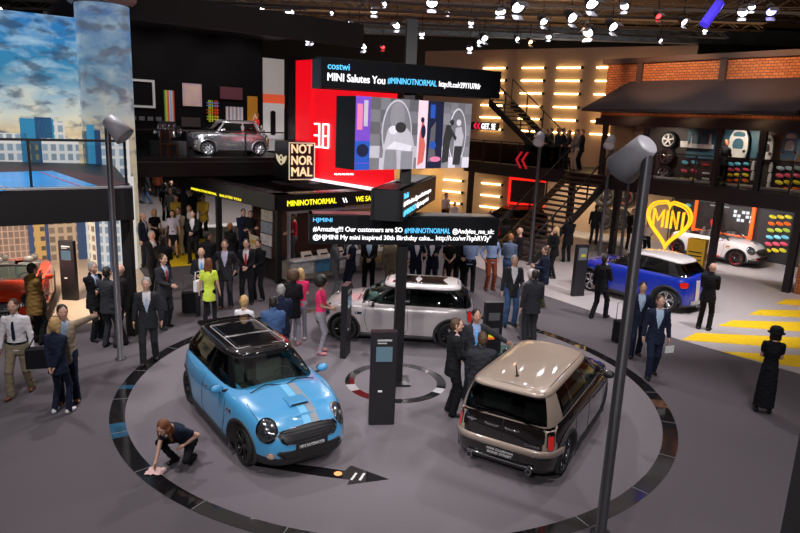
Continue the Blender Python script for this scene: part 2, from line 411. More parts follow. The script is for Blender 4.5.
        mb.add(vs, [(j, (j+1) % n_, n_+(j+1) % n_, n_+j) for j in range(n_)], 0, True); obj('belt', mb, cloth('black'), root)
        if tie:
            mb = MB(); pts = []; zs = [1.50, 1.46, 1.38, 1.28, 1.18, 1.10, 1.06]; ws = [.016, .014, .022, .026, .03, .03, .004]
            for z, w2 in zip(zs, ws):
                x = np.interp(z-.93, TZ, RX)+.019 if z < 1.455 else (.08 if z < 1.48 else .068)
                for y in (-w2, w2): pts.append(tuple(T(x, y/w, z)*s))
            mb.add(pts, [(2*i, 2*i+1, 2*i+3, 2*i+2) for i in range(len(zs)-1)]); obj('tie', mb, cloth(tie), root)
    elif kind == 'tee':
        k = torso_field(.010, -.05 if not female else -.03, .062, None)
        for i in (0, 1): k.cap(sh[i], sh[i]+(elb[i]-sh[i])*.62, .062*w, .055*w, .03)
        out('shirt', k, cloth(top), .003)
    elif kind == 'dress':
        k = torso_field(.010, -.03, .06, None)
        for i in (0, 1): k.cap(sh[i], sh[i]+(elb[i]-sh[i])*.55, .06*w, .056*w, .03)
        if skirt != 'long': k.loft(hip, np.eye(3), [-.42, -.02, .1], [.14, .13, .11], [.19, .18*w, .15*w])
        out('dress', k, cloth(top), .003)
    elif kind == 'tunic':
        k = torso_field(.014, -.24, .062, None)
        for i in (0, 1): k.cap(sh[i], sh[i]+(elb[i]-sh[i])*.62, .062*w, .056*w, .03)
        out('tunic', k, cloth(top), .004)
    elif kind == 'coat':
        out('coat', torso_field(.032, -.24, .075, 'long', sleeve_end=.93).cap(T(-.01, 0, 1.47), T(-.01, 0, 1.53), .07, .068, .02), cloth(top), .005)
    # --- shoes
    for i in (0, 1):
        k = Field(); a = ank[i]; fwd = V3(1, (-.18, .18)[i], 0)
        k.cap(V3(a[0], a[1], .045)-fwd*.035, V3(a[0], a[1], .04)+fwd*.13, .042, .036, .02); k.cap(V3(a[0], a[1], .05), V3(a[0], a[1], .09), .042, .038, .02)
        P, Q = k.mesh(.014); P[:, 2] = np.maximum(P[:, 2], .004); obj('shoe', np_mesh('shoe', P*s, Q, [mat('shoe_'+shoe, dict(black=(.01, .01, .01), brown=(.13, .04, .012), white=(.7, .68, .7), red=(.6, .2, .2))[shoe], .35)]), [], root)
    # --- hair
    if style != 'bald':
        k = Field(); r = np.eye(3)
        if style == 'short': k.ell((-.014, 0, .035), (.100, .085, .104), .02); k.ell((-.03, 0, -.01), (.078, .078, .085), .02)
        elif style == 'balding': k.ell((-.035, 0, -.005), (.074, .083, .065), .02)
        elif style == 'afro': k.ell((-.03, 0, .05), (.15, .155, .145), .03); k.ell((-.05, 0, -.01), (.12, .14, .11), .03)
        elif style in ('long', 'tail', 'bob', 'cleaner'):
            k.ell((-.014, 0, .035), (.102, .088, .105), .02); k.ell((-.035, 0, -.02), (.085, .088, .10), .03)
            if style in ('long', 'cleaner'):
                for y in (-.06, 0, .06): k.cap((-.055, y, -.05), (-.09, y*1.1, -.25 - (.02 if y == 0 else 0)), .048, .028, .03)
                if style == 'cleaner': k.cap((.02, .08, -.02), (.06, .11, -.22), .035, .02, .03); k.cap((.02, -.08, -.02), (.08, -.10, -.2), .035, .02, .03)
            if style == 'bob':
                for y in (-.065, 0, .065): k.cap((-.04, y, -.04), (-.045, y, -.12), .045, .04, .03)
            if style == 'tail': k.cap((-.10, 0, .05), (-.13, 0, -.14), .035, .018, .02)
        P, Q = k.mesh(.012, .0025, sd); obj('hair', np_mesh('hair', (P@HR.T*hs+hd)*s, Q, [hairm(hair)]), [], root)
    return root
def _cloth(nm, fld, mt, root, s, h, wr_, sd, cut):
    P, Q = fld.mesh(h, wr_, sd)
    if cut is not None:
        keep = ~cut(P[Q].mean(1)); Q = Q[keep]; used = np.unique(Q); rm = -np.ones(len(P), int); rm[used] = np.arange(len(used)); P = P[used]; Q = rm[Q]
    return obj(nm, np_mesh(nm, P*s, Q, [mt]), [], root)
# ------------------------------------------------------------------ cars
SEAM = mat('panel_gap', (.008, .008, .008), .6)
TRIM = mat('black_plastic_trim', (.022, .021, .023), .55)
CABIN = mat('cabin_dark', (.085, .10, .10), .6)
LAMPG = mat('lamp_glass_glints', (.12, .125, .14), .12, .8, coat=1., var=.95, scale=30)  # strong colour noise paints sparkles into the lens
REDL = mat('tail_lamp', (.55, .01, .01), .15, emit=(1, .03, .02), es=.12, coat=1.)
GLASS = glass_mat('car_glass', (.72, .88, .84))
DGLASS = glass_mat('car_glass_dark', (.22, .27, .26))
PLATEM = mat('plate_white', (.7, .7, .7), .5)
def half_outline(xf, xr, w, nf, nr, M, xc=0., wf=1.):
    P = []
    K = 160
    for k in range(K+1):
        t = PI*k/K; c, s = math.cos(t), math.sin(t)
        n = nf if c >= 0 else nr; a = (xf-xc) if c >= 0 else (xc-xr)
        x = xc+(1 if c >= 0 else -1)*a*abs(c)**(2/n); ww = w
        if c > 0: ww = w*(1-(1-wf)*(abs(x-xc)/a)**2)
        P.append((x, ww*abs(s)**(2/n)))
    P = np.array(P); d = np.r_[0, np.cumsum(np.hypot(*np.diff(P, axis=0).T))]; u = np.linspace(0, d[-1], M+1)
    return np.stack([np.interp(u, d, P[:, 0]), np.interp(u, d, P[:, 1])], 1), d[-1]
def bvh_of(mb): return BVHTree.FromPolygons([Vector(v) for v in mb.v], mb.f)
def hit(bv, o, d):
    l, n, _, _ = bv.ray_cast(Vector(o), Vector(d).normalized())
    if l is None: return None, None
    if n.dot(Vector(d)) > 0: n = -n
    return l, n
def conform(bv, outline, c, ax, ay, d, off=.006, rings=4, m=0, mb=None, skirt=True, bulge=0.):
    """a patch shaped by a 2-D outline, laid on the body along direction d"""
    mb = mb or MB(); ax = Vector(ax).normalized(); ay = Vector(ay).normalized(); c = Vector(c); N = len(outline)
    cx = sum(p[0] for p in outline)/N; cy = sum(p[1] for p in outline)/N; vs = []; last = None
    def H(x, y, o):
        nonlocal last
        p = c+ax*x+ay*y-Vector(d).normalized()*1.2; l, n = hit(bv, p, d)
        if l is None: l, n = last if last else (c+ax*x+ay*y, -Vector(d).normalized())
        last = (l, n); return l-Vector(d).normalized()*o
    vs.append(H(cx, cy, off+bulge))
    for r in range(1, rings+1):
        f = r/rings
        for x, y in outline: vs.append(H(cx+(x-cx)*f, cy+(y-cy)*f, off+bulge*(1-f*f)))
    if skirt:
        for x, y in outline: vs.append(H(x, y, -.01))
    fs = [(0, 1+j, 1+(j+1) % N) for j in range(N)]
    for r in range(rings-1+(1 if skirt else 0)):
        for j in range(N): fs.append((1+r*N+j, 1+(r+1)*N+j, 1+(r+1)*N+(j+1) % N, 1+r*N+(j+1) % N))
    mb.add(vs, fs, m, True); return mb
def ringband(bv, outline, inner, c, ax, ay, d, off=.012, m=0, mb=None):
    mb = mb or MB(); ax = Vector(ax).normalized(); ay = Vector(ay).normalized(); c = Vector(c); N = len(outline); vs = []; last = None
    cx = sum(p[0] for p in outline)/N; cy = sum(p[1] for p in outline)/N
    for f, o in ((1., -.005), (1., off), (inner, off), (inner, -.005)):
        for x, y in outline:
            l, n = hit(bv, c+ax*(cx+(x-cx)*f)+ay*(cy+(y-cy)*f)-Vector(d).normalized()*1.2, d)
            if l is None: l = last if last is not None else c
            last = l; vs.append(l-Vector(d).normalized()*o)
    for r in range(3):
        for j in range(N): mb.f.append([len(mb.v)+k for k in (r*N+j, r*N+(j+1) % N, (r+1)*N+(j+1) % N, (r+1)*N+j)]); mb.m.append(m); mb.smooth.append(False)
    mb.v += [tuple(v) for v in vs]; return mb
def seam(bv, pts, d, w=.005, off=.002, mb=None, m=0, closed=False, hh=None):
    """thin line laid on the body"""
    mb = mb or MB(); P = []
    for i in range(len(pts)-1):
        a, b = Vector(pts[i]), Vector(pts[i+1]); k = max(1, int((b-a).length/.06))
        for j in range(k): P.append(a.lerp(b, j/k))
    P.append(Vector(pts[-1])); L = []
    for p in P:
        l, n = hit(bv, p-Vector(d).normalized()*1., d)
        if l is not None: L.append(l+n*off)
    if len(L) > 1: mb.tube(L, w, 5, m)
    return mb
def ellipse(a, b, n=24): return [(a*math.cos(2*PI*k/n), b*math.sin(2*PI*k/n)) for k in range(n)]
def wheel(parent, loc, R, rim_m, spokes=5, style='twin', side=1, wd=.2, ringm=None, lab=None):
    w = bpy.data.objects.new('wheel', None); w.parent = parent; w.location = loc; w.rotation_euler = (0, 0, 0 if side < 0 else PI); link(w)
    t = MB(); rr = R*.735; hw = wd/2         # outer face towards -Y in wheel space
    t.lathe([(rr, -hw*.8), (rr+.012, -hw), (R*.93, -hw*1.02), (R*.985, -hw*.8), (R, -hw*.5), (R, hw*.5), (R*.97, hw), (rr, hw), (rr, -hw*.8)], 40, axis='y'); obj('tyre', t, RUBBER, w)
    r = MB(); r.lathe([(rr+.002, -hw*.9), (rr-.012, -hw*.92), (rr-.022, -hw*.6), (rr-.03, hw*.8), (rr+.002, hw*.8)], 36, axis='y', m=1 if ringm else 0)
    r.lathe([(.001, -hw*.72), (.03, -hw*.72), (.055, -hw*.62), (.06, -hw*.3), (.001, -hw*.3)], 20, axis='y')
    for k in range(spokes):
        a0 = 2*PI*k/spokes+.3
        offs = (-.16, .16) if style == 'twin' else (0,)
        for o in offs:
            th = .016 if style == 'twin' else .03
            pts = []
            for q, (rad_, yy) in enumerate(((.04, -hw*.62), (rr*.55, -hw*.68), (rr-.012, -hw*.80))):
                a = a0+o*(1.2 if q == 2 else .9 if q == 1 else .7); pts.append((rad_*math.cos(a), yy, rad_*math.sin(a)))
            r.tube(pts, [th*1.2, th, th*1.15], 6)
    obj('rim', r, [rim_m, ringm or rim_m], w)
    b = MB(); b.lathe([(.001, 0.0), (rr*.8, 0.0), (rr*.8, .03), (.001, .03)], 24, axis='y'); obj('brake_disc', b, mat('brake_disc', (.12, .12, .12), .4, .8), w)
    return w
def car(name, label, loc, ang, P, z0=0.):
    g = P.get; root = thing(name, label, 'car', (loc[0], loc[1], z0), rad(ang))
    wb, W, XF, XR, R = g('wb', 2.467), g('W', .842), g('xf', 1.965), g('xr', -1.77), g('R', .31)
    paint, roofp = P['paint'], g('roofp', None) or P['paint']; lowp = g('lowp', paint); ax0 = wb/2
    zt = g('ztop', [(-1.8, .93), (-1.6, .96), (-1.0, .965), (.6, .95), (1.0, .945), (1.5, .87), (1.8, .78), (2., .71)])
    zx = np.array([a for a, _ in zt]); zv = np.array([b for _, b in zt])
    L = g('levels', [(0, .13, .20, .16), (.03, .035, .07, .06), (.12, .008, .02, .02), (.28, 0, 0, 0), (.45, -.002, .004, .0), (.60, .0, .018, .005), (.72, .008, .045, .012), (.82, .018, .085, .02), (.90, .035, .135, .03), (.96, .062, .19, .045), (1., .105, .26, .06)])
    Z0 = .17; M = 56; MBb = MB(); ringsv = []
    for fr, dw, df, dr in L:
        o, _ = half_outline(XF-df, XR+dr, W-dw, g('nf', 3.7), g('nr', 4.6), M, 0., g('wf', .985))
        z = Z0+fr*(np.interp(o[:, 0], zx, zv)-Z0)
        ringsv.append(np.c_[o, z])
    nl = len(L); idx = {}
    for k in range(nl):
        for i in range(M+1):
            for sd in (1, -1):
                if sd == -1 and i in (0, M): idx[k, i, -1] = idx[k, i, 1]; continue
                p = ringsv[k][i]; idx[k, i, sd] = len(MBb.v); MBb.v.append((p[0], p[1]*sd if i not in (0, M) else 0., p[2]))
    def face(f, m=0):
        f = [q for n_, q in enumerate(f) if q != f[n_-1]]
        if len(set(f)) >= 3: MBb.f.append(f); MBb.m.append(m); MBb.smooth.append(True)
    zblack = g('zblack', .35)
    for k in range(nl-1):
        for i in range(M):
            zc = ringsv[k+1][i][2]
            m = 1 if zc < zblack else 0
            face([idx[k, i, 1], idx[k, i+1, 1], idx[k+1, i+1, 1], idx[k+1, i, 1]][::-1], m); face([idx[k, i, -1], idx[k, i+1, -1], idx[k+1, i+1, -1], idx[k+1, i, -1]], m)
    S = 8; cap = {}
    for k, top in ((nl-1, 1), (0, 0)):
        for i in range(M+1):
            p = ringsv[k][i]
            for j in range(S+1):
                s = 1-2*j/S
                if j == 0: cap[i, j] = idx[k, i, 1]
                elif j == S: cap[i, j] = idx[k, i, -1]
                elif i in (0, M): cap[i, j] = idx[k, i, 1]
                else:
                    cap[i, j] = len(MBb.v); MBb.v.append((p[0], p[1]*s, p[2]+(g('crown', .055)*(1-s*s)*min(1, p[1]/(.7*W)) if top else 0)))
        for i in range(M):
            for j in range(S):
                f = [cap[i, j], cap[i+1, j], cap[i+1, j+1], cap[i, j+1]]; face(f if top else f[::-1], 0 if top else 1)
    bv = bvh_of(MBb)
    # --- body mesh with wheel wells and a cabin opening
    gh = g('gh', dict(xf=.96, xr=-1.70, w=.735, xft=.36, xrt=-1.42, wt=.575, z0=.93, z1=1.325, nf=4.5, nr=5.5))
    me = MBb.mesh('body', [paint, TRIM, SEAM]); bo = bpy.data.objects.new('tmpb', me); C.objects.link(bo)
    cut = MB(); Rw = R+.045
    for sx in (1, -1):
        for sy in (1, -1):
            n = 32; vs = []
            for y in (.42, 1.1):
                for q in range(n): a = 2*PI*q/n; vs.append((sx*ax0+Rw*math.cos(a), sy*y, R+.01+Rw*math.sin(a)))
            fs = [tuple(range(n)), tuple(range(n, 2*n))[::-1]]+[((q+1) % n, q, n+q, n+(q+1) % n) for q in range(n)]
            if sy < 0: fs = [f[::-1] for f in fs]
            cut.add(vs, fs, 0)
    cm = cut.mesh('cut', [SEAM]); bm = bmesh.new(); bm.from_mesh(cm); bmesh.ops.recalc_face_normals(bm, faces=bm.faces); bm.to_mesh(cm); bm.free()
    bm = bmesh.new(); bm.from_mesh(me); bmesh.ops.recalc_face_normals(bm, faces=bm.faces); bm.to_mesh(me); bm.free()
    cu = bpy.data.objects.new('tmpc', cm); C.objects.link(cu)
    md = bo.modifiers.new('b', 'BOOLEAN'); md.operation = 'DIFFERENCE'; md.solver = 'EXACT'; md.object = cu; md.material_mode = 'TRANSFER' if hasattr(md, 'material_mode') else md.material_mode
    dg = bpy.context.evaluated_depsgraph_get(); m2 = bpy.data.meshes.new_from_object(bo.evaluated_get(dg)); m2.name = 'body'
    bpy.data.objects.remove(bo); bpy.data.objects.remove(cu)
    bm = bmesh.new(); bm.from_mesh(m2)
    open_ = g('open', None) or (gh['xr']+.12, gh['xf']-.16, gh['w']-.10)
    kill = [f for f in bm.faces if f.normal.z > .6 and f.calc_center_median().z > .7 and open_[0] < f.calc_center_median().x < open_[1] and abs(f.calc_center_median().y) < open_[2]]
    bmesh.ops.delete(bm, geom=kill, context='FACES')
    for f in bm.faces:
        c = f.calc_center_median(); f.smooth = True
        for sx in (1, -1):
            if abs(c.y) < W-.004 and math.hypot(c.x-sx*ax0, c.z-R-.01) < Rw+.004 and abs(c.y) > .3: f.material_index = 1
    bm.to_mesh(m2); bm.free()
    if hasattr(m2, 'shade_auto_smooth'): pass
    body = obj('body', m2, [], root)
    # --- cladding arches
    for sx in (1, -1):
        for sy in (1, -1):
            lasty = W*.93; mb = MB(); n = 26; prof = ((Rw-.004, -.02), (Rw-.004, .014), (Rw+.035, .016), (Rw+.05, .006), (Rw+.05, -.02)); vs = []
            for q in range(n+1):
                a = rad(-32+244*q/n)
                for r, o in prof:
                    x, z = sx*ax0+r*math.cos(a), R+.01+r*math.sin(a); rr2 = Rw+.035
                    l, _ = hit(bv, (sx*ax0+rr2*math.cos(a), sy*2, max(.34, R+.01+rr2*math.sin(a))), (0, -sy, 0))
                    y = abs(l.y) if l is not None else lasty; lasty = y
                    vs.append((x, sy*(y+o), max(z, .17)))
            k = len(prof); fs = [(q*k+j, q*k+j+1, q*k+k+j+1, q*k+k+j) for q in range(n) for j in range(k-1)]
            mb.add(vs, fs, 0, True); obj('wheel_arch', mb, g('archm', TRIM), root)
    for sy in (1, -1):
        mb = MB(); pts = []
        for q in range(9):
            x = -ax0+Rw+.05+(wb-2*Rw-.1)*q/8; l, _ = hit(bv, (x, sy*2, .27), (0, -sy, 0)); pts.append((x, l.y-sy*.005, .235))
        mb.tube(pts, .055, 6, flat=.5); obj('side_sill', mb, TRIM, root)
    for sx in (1, -1):
        for sy in (1, -1): wheel(root, (sx*ax0, sy*(abs(hit(bv, (sx*ax0, sy*2, .6), (0, -sy, 0))[0].y)-g('tw', .195)/2-.035), R), R, P['rim'], g('spokes', 5), g('spstyle', 'twin'), sy, g('tw', .195), g('ringm', None))
    # --- cabin interior
    mb = MB(); xs0, xs1, ww = open_; bz = .34
    mb.box(((xs0+xs1)/2, 0, bz), (xs1-xs0, ww*2, .04)); 
    for y in (-1, 1): mb.box(((xs0+xs1)/2, y*(ww+.01), (bz+.9)/2), (xs1-xs0, .03, .9-bz))
    mb.box((xs0-.01, 0, (bz+.88)/2), (.03, ww*2, .88-bz)); mb.box((xs1+.01, 0, (bz+.88)/2), (.03, ww*2, .88-bz)); obj('cabin_tub', mb, CABIN, root)
    mb = MB(); mb.prism([(xs1-.30, .60), (xs1-.34, .78), (xs1-.2, .90), (xs1+.02, .90), (xs1+.02, .60)], -ww, ww, M=Matrix(((1, 0, 0, 0), (0, 0, 1, 0), (0, 1, 0, 0), (0, 0, 0, 1))))
    obj('dashboard', mb, mat('dash_grey', (.16, .21, .20), .55), root)
    mb = MB(); ctr = Vector((xs1-.46, .33, .84)); n = 20; tl = rad(62)
    mb.tube([ctr+Vector((-math.sin(a)*.17*math.cos(tl), math.cos(a)*.17, math.sin(a)*.17*math.sin(tl))) for a in [2*PI*q/n for q in range(n)]], .014, 6, closed=True)
    mb.tube([ctr+Vector((0, -.16, 0)), ctr+Vector((0, .16, 0))], .014, 5); mb.tube([ctr, ctr+Vector((.2, 0, -.1))], .03, 6); obj('steering_wheel', mb, BLACK, root)
    sm = g('seatm', mat('seat_leather', (.13, .12, .11), .5))
    xseat = g('xseat', -.12)
    for x, hgt in ((xseat, .62),)+(() if g('two') else ((xseat-.85, .5),)):
        for y in (-.34, .34):
            mb = MB(); mb.box((x+.02, y, .52), (.50, .46, .16)); mb.box((x-.26, y, .58+hgt/2-.06), (.13, .46, hgt), M=None); mb.sphere((x-.28, y, .58+hgt+.03), (.05, .12, .09), 10); obj('seat', mb, sm, root)
    # --- greenhouse
    rb = None
    if gh.get('open') is None:
        K = 8; Mg = 60; rows = []
        def gring(t):
            e = gh.get('curve', 1.0); xf = gh['xf']+(gh['xft']-gh['xf'])*t; xr = gh['xr']+(gh['xrt']-gh['xr'])*t**gh.get('rc', 1.6); w = gh['w']+(gh['wt']-gh['w'])*t**1.25
            o, ln = half_outline(xf, xr, w, gh['nf'], gh['nr'], Mg, (xf+xr)/2, gh.get('wf', .97)); z = gh['z0']+(gh['z1']-gh['z0'])*t
            # the belt follows the body
            if t < 1: zb = np.interp(o[:, 0], zx, zv)-.0; z = zb*(1-t)+t*gh['z1']; z = z-.012*(t == 0)
            else: z = np.full(len(o), gh['z1'])
            zr = gh.get('tilt', 0.); z = z+t*zr*(o[:, 0]-gh['xft'])/(gh['xrt']-gh['xft'])
            zc = gh.get('arch', .0); z = z-t*zc*((o[:, 0]+.55)/1.0)**2
            return np.c_[o, z], ln
        rings = [gring(k/K) for k in range(K+1)]
        def gp(i, t, sd=1, off=0.):
            k = min(int(t*K), K-1); a = t*K-k; ii = min(int(i), Mg-1); b = i-ii
            A = rings[k][0]*(1-a)+rings[k+1][0]*a; p = A[ii]*(1-b)+A[ii+1]*b
            q = A[min(ii+1, Mg)]-A[max(ii-1, 0)]; nn = Vector((-q[1]*-1, q[0]*-1, 0)); nn = Vector((q[1], -q[0], 0)).normalized()
            if nn.x*(p[0]-(-.5))+nn.y*p[1] < 0: nn = -nn
            nn.z = .25; v = Vector((p[0], p[1], p[2]))+nn*off; return Vector((v.x, v.y*sd, v.z))
        def strip(i0b, i1b, i0t, i1t, t0=0., t1=1., off=.006, mb=None, sides=(1, -1), m=0, n=6, nk=6):
            mb = mb or MB()
            for sd in sides:
                vs = []
                for a in range(n+1):
                    for k in range(nk+1):
                        t = t0+(t1-t0)*k/nk; i = (i0b+(i1b-i0b)*a/n)*(1-t)+(i0t+(i1t-i0t)*a/n)*t; vs.append(gp(min(max(i, 0), Mg), t, sd, off))
                fs = [(a*(nk+1)+k, (a+1)*(nk+1)+k, (a+1)*(nk+1)+k+1, a*(nk+1)+k+1) for a in range(n) for k in range(nk)]
                if sd < 0: fs = [f[::-1] for f in fs]
                mb.add(vs, fs, m, True)
            return mb
        def ix(t, x, front=True):                      # index on ring t where the side reaches x
            A = gring(t)[0]; k = int(np.argmin(np.abs(A[:, 0]-x)+(A[:, 1] < A[:, 1].max()*.9)*9)); return k
        def corner(t, frac=.94, rear=False):
            A = gring(t)[0]; w = A[:, 1].max(); r = range(Mg+1) if not rear else range(Mg, -1, -1)
            for k in r:
                if A[k, 1] > w*frac: return k
        cb, ct_ = corner(0, .90), corner(1, .90); rb_, rt_ = corner(0, .93, True), corner(1, .93, True)
        pm = g('pillarm', GLOSSB); rpm = g('rear_pillarm', pm)
        panes = [('windscreen', 0, cb, 0, ct_, g('wsm', GLASS))]
        xB = g('xB', -.22); bb, bt = ix(0, xB), ix(1, xB-.03); pw = 1.0
        for nm, i0b, i1b, i0t, i1t, mt in panes: obj(nm, strip(i0b, i1b, i0t, i1t, off=0, n=12), mt, root)
        obj('side_window', strip(cb, bb, ct_, bt, off=0, n=12, sides=(1,)), DGLASS, root); obj('side_window', strip(cb, bb, ct_, bt, off=0, n=12, sides=(-1,)), DGLASS, root)
        obj('rear_side_window', strip(bb, rb_, bt, rt_, off=0, n=12, sides=(1,)), DGLASS, root); obj('rear_side_window', strip(bb, rb_, bt, rt_, off=0, n=12, sides=(-1,)), DGLASS, root)
        obj('rear_window', strip(rb_, Mg, rt_, Mg, off=0, n=12), DGLASS, root)
        [obj('front_pillar', strip(cb-1.2, cb+1.0, ct_-1.0, ct_+.8, off=.006, n=3, sides=(q,)), pm, root) for q in (1, -1)]
        [obj('centre_pillar', strip(bb-.9, bb+.9, bt-.8, bt+.8, off=.004, n=2, sides=(q,)), pm, root) for q in (1, -1)]
        for extra in g('pillars', ()): i_b, i_t = ix(0, extra), ix(1, extra); [obj('door_pillar', strip(i_b-.7, i_b+.7, i_t-.7, i_t+.7, off=.004, n=2, sides=(q,)), pm, root) for q in (1, -1)]
        rp = g('rpw', 2.6); [obj('rear_pillar', strip(rb_-rp, rb_+1.6, rt_-rp, rt_+1.4, off=.008, n=6, sides=(q,)), rpm, root) for q in (1, -1)]
        obj('window_header', strip(0, Mg, 0, Mg, .93, 1., off=.004, n=Mg, nk=1), pm, root)
        obj('belt_moulding', strip(0, Mg, 0, Mg, .0, .045, off=.010, n=Mg, nk=1), g('beltm', CHROME), root)
        # roof
        A = rings[K][0]; mb = MB(); levels = g('rooflv', [(-.008, -.022), (.016, .0), (.012, .028), (-.02, .052), (-.075, .072)]); rows = []
        for o, dz in levels:
            row = []
            for i in range(Mg+1):
                q = A[min(i+1, Mg)]-A[max(i-1, 0)]; nn = Vector((q[1], -q[0])); nn.normalize()
                if i == 0: nn = Vector((1, 0))
                if i == Mg: nn = Vector((-1, 0))
                if nn.x*(A[i][0]-np.mean(A[:, 0]))+nn.y*A[i][1] < 0: nn = -nn
                row.append((A[i][0]+nn.x*o, max(0, A[i][1]+nn.y*o), A[i][2]+dz*g('rooft', 1.)))
            rows.append(row)
        for k in range(len(rows)-1):
            vs = []
            for sd in (1, -1):
                vs = [(x, y*sd, z) for x, y, z in rows[k]]+[(x, y*sd, z) for x, y, z in rows[k+1]]
                fs = [(i, Mg+1+i, Mg+2+i, i+1) for i in range(Mg)]; fs = [f[::-1] for f in fs] if sd < 0 else fs
                mb.add(vs, fs, 0, True)
        S2 = 10; last = rows[-1]; base = len(mb.v); rc_ = g('roofcrown', .022)
        for i, (x, y, z) in enumerate(last):
            for j in range(S2+1): s_ = 1-2*j/S2; mb.v.append((x, y*s_, z+rc_*(1-s_*s_)*min(1, y/.4)))
        for i in range(Mg):
            for j in range(S2): mb.f.append([base+i*(S2+1)+j, base+(i+1)*(S2+1)+j, base+(i+1)*(S2+1)+j+1, base+i*(S2+1)+j+1][::-1]); mb.m.append(0); mb.smooth.append(True)
        rme = mb.mesh('roof', [roofp]); bm = bmesh.new(); bm.from_mesh(rme); bmesh.ops.remove_doubles(bm, verts=bm.verts, dist=.0008); bmesh.ops.recalc_face_normals(bm, faces=bm.faces); bm.to_mesh(rme); bm.free()
        roof = obj('roof', rme, [], root); rb = bvh_of(mb); P['_rb'] = rb
        if g('roofline'):
            mb = MB(); q = [(x, y, z) for x, y, z in rows[0]]; mb.tube([(x, y, z+.004) for x, y, z in q]+[(x, -y, z+.004) for x, y, z in q[::-1][1:-1]], .009, 6, closed=True); obj('roof_trim', mb, g('roofline'), root)
        if g('sunroof'):
            x0, x1, xm = g('sunroof'); D = (0, 0, -1)
            for a, b in ((x0, xm-.02), (xm+.02, x1)):
                ol = bez_round(abs(b-a), .84, .05); o = ringband(rb, ol, .975, ((a+b)/2, 0, 1.5), (1, 0, 0), (0, 1, 0), D, .012); sr = obj('sunroof', conform(rb, ol, ((a+b)/2, 0, 1.5), (1, 0, 0), (0, 1, 0), D, .006), GLOSSB, root); obj('sunroof_frame', o, mat('sunroof_seal', (.45, .42, .42), .4), sr)
        if g('spoiler'):
            mb = MB(); xr_ = gh['xrt']; z_ = A[Mg][2]+.02; mb.prism(bez_round(.26, 1.0, .1), z_, z_+.025, M=Matrix.Translation((xr_-.02, 0, 0))); mb.prism(bez_round(.10, .98, .04), z_-.01, z_+.035, M=Matrix.Translation((xr_-.12, 0, 0))); obj('roof_spoiler', mb, roofp, root)
    # --- shut lines, handles, mirrors, side repeaters
    for sy in (1, -1):
        mb = MB(); zb = .93; xA = g('xA', .72); xB = g('xB', -.22); D = (0, -sy, 0); Y = 0
        loop = [(xA, Y, zb), (xA+.03, Y, .6), (xA-.05, Y, .33), (xA-.12, Y, .30), (xB+.05, Y, .30), (xB-.04, Y, .42), (xB, Y, zb)]
        seam(bv, [(x, sy*W, z) for x, _, z in loop], D, .005, .0, mb)
        for x2 in g('pillars', ()): seam(bv, [(x2, sy*W, zb), (x2+.02, sy*W, .32)], D, .005, 0, mb)
        obj('door_shut_line', mb, SEAM, root)
        for hx in g('handles', (xB+.14,)):
            l, n = hit(bv, (hx, sy*2, .80), (0, -sy, 0)); mb = MB(); mb.tube([l+n*.004+Vector((-.075, 0, 0)), l+n*.035+Vector((-.05, 0, .0)), l+n*.035+Vector((.05, 0, 0)), l+n*.004+Vector((.075, 0, 0))], .011, 6)
            obj('door_handle', mb, CHROME, root)
        l, n = hit(bv, (xA+.16, sy*2, .74), (0, -sy, 0))
        obj('side_scuttle', conform(bv, [(-.07, -.04), (.07, -.03), (.085, .0), (.06, .035), (-.06, .03), (-.09, 0)], (xA+.17, sy*W, .74), (1, 0, 0), (0, 0, 1), (0, -sy, 0), .012), CHROME, root)
        mx = g('xM', gh['xf']-.36); my = gh['w']+.03
        m = bpy.data.objects.new('wing_mirror', None); m.parent = root; link(m)
        mb = MB(); mb.sphere((mx, sy*(my+.14), .985), (.065, .10, .068), 14); obj('mirror_shell', mb, g('mirrorm', paint), m)
        mb = MB(); mb.tube([(mx+.02, sy*(my-.06), .93), (mx+.02, sy*(my+.06), .95)], .022, 6); mb.sphere((mx-.035, sy*(my+.14), .985), (.052, .10, .062), 12); obj('mirror_foot', mb, BLACK, m)
    # bonnet line
    D = (0, 0, -1); mb = MB()
    if g('front', True):
        D = Vector((-1, 0, 0)); W0 = W
        # headlamps
        for sy in (1, -1):
            dd = Vector((-.88, -.30*sy, -.36)).normalized(); ay = Vector((.30, .12*sy, 1)); ay = (ay-dd*ay.dot(dd)).normalized(); ax = ay.cross(dd).normalized()
            c = Vector(g('lampc', (1.70, .575, .70))); c.y *= sy; a, b = g('lampr', (.138, .165)); o = ellipse(a, b)
            hl = bpy.data.objects.new('headlamp', None); hl.parent = root; link(hl)
            obj('lamp_ring', ringband(bv, ellipse(a*1.1, b*1.1), .88, c, ax, ay, dd, .016), CHROME, hl); obj('lamp_lens', conform(bv, o, c, ax, ay, dd, .010, bulge=.02), LAMPG, hl)
            l, n = hit(bv, c-dd, dd); mb = MB(); mb.sphere(l-dd*.022, (.045, .045, .045), 12); mb.sphere(l-dd*.018-ay*.075, .02, 8); obj('lamp_bulb', mb, glow('daylight_lamp', (1, .97, .95), 1.2) if g('lit') else mat('lamp_projector', (.4, .4, .42), .1, .9), hl)
            oc = (1.90, .60*sy, g('fogz', .37)); fd = Vector((-.95, -.3*sy, 0)).normalized(); fa = Vector((0, 0, 1)).cross(fd).normalized()
            obj('fog_lamp', ringband(bv, ellipse(.062, .05), .72, oc, fa, (0, 0, 1), fd, .014), CHROME, root); obj('fog_lens', conform(bv, ellipse(.045, .036), oc, fa, (0, 0, 1), fd, .01), mat('fog_lens', (.7, .5, .35), .2, .3, coat=1), root)
        gz = g('grz', .625); hexo = [(-.46, .03), (-.40, .085), (-.2, .105), (0, .11), (.2, .105), (.40, .085), (.46, .03), (.42, -.05), (.36, -.09), (.1, -.10), (-.1, -.10), (-.36, -.09), (-.42, -.05)]
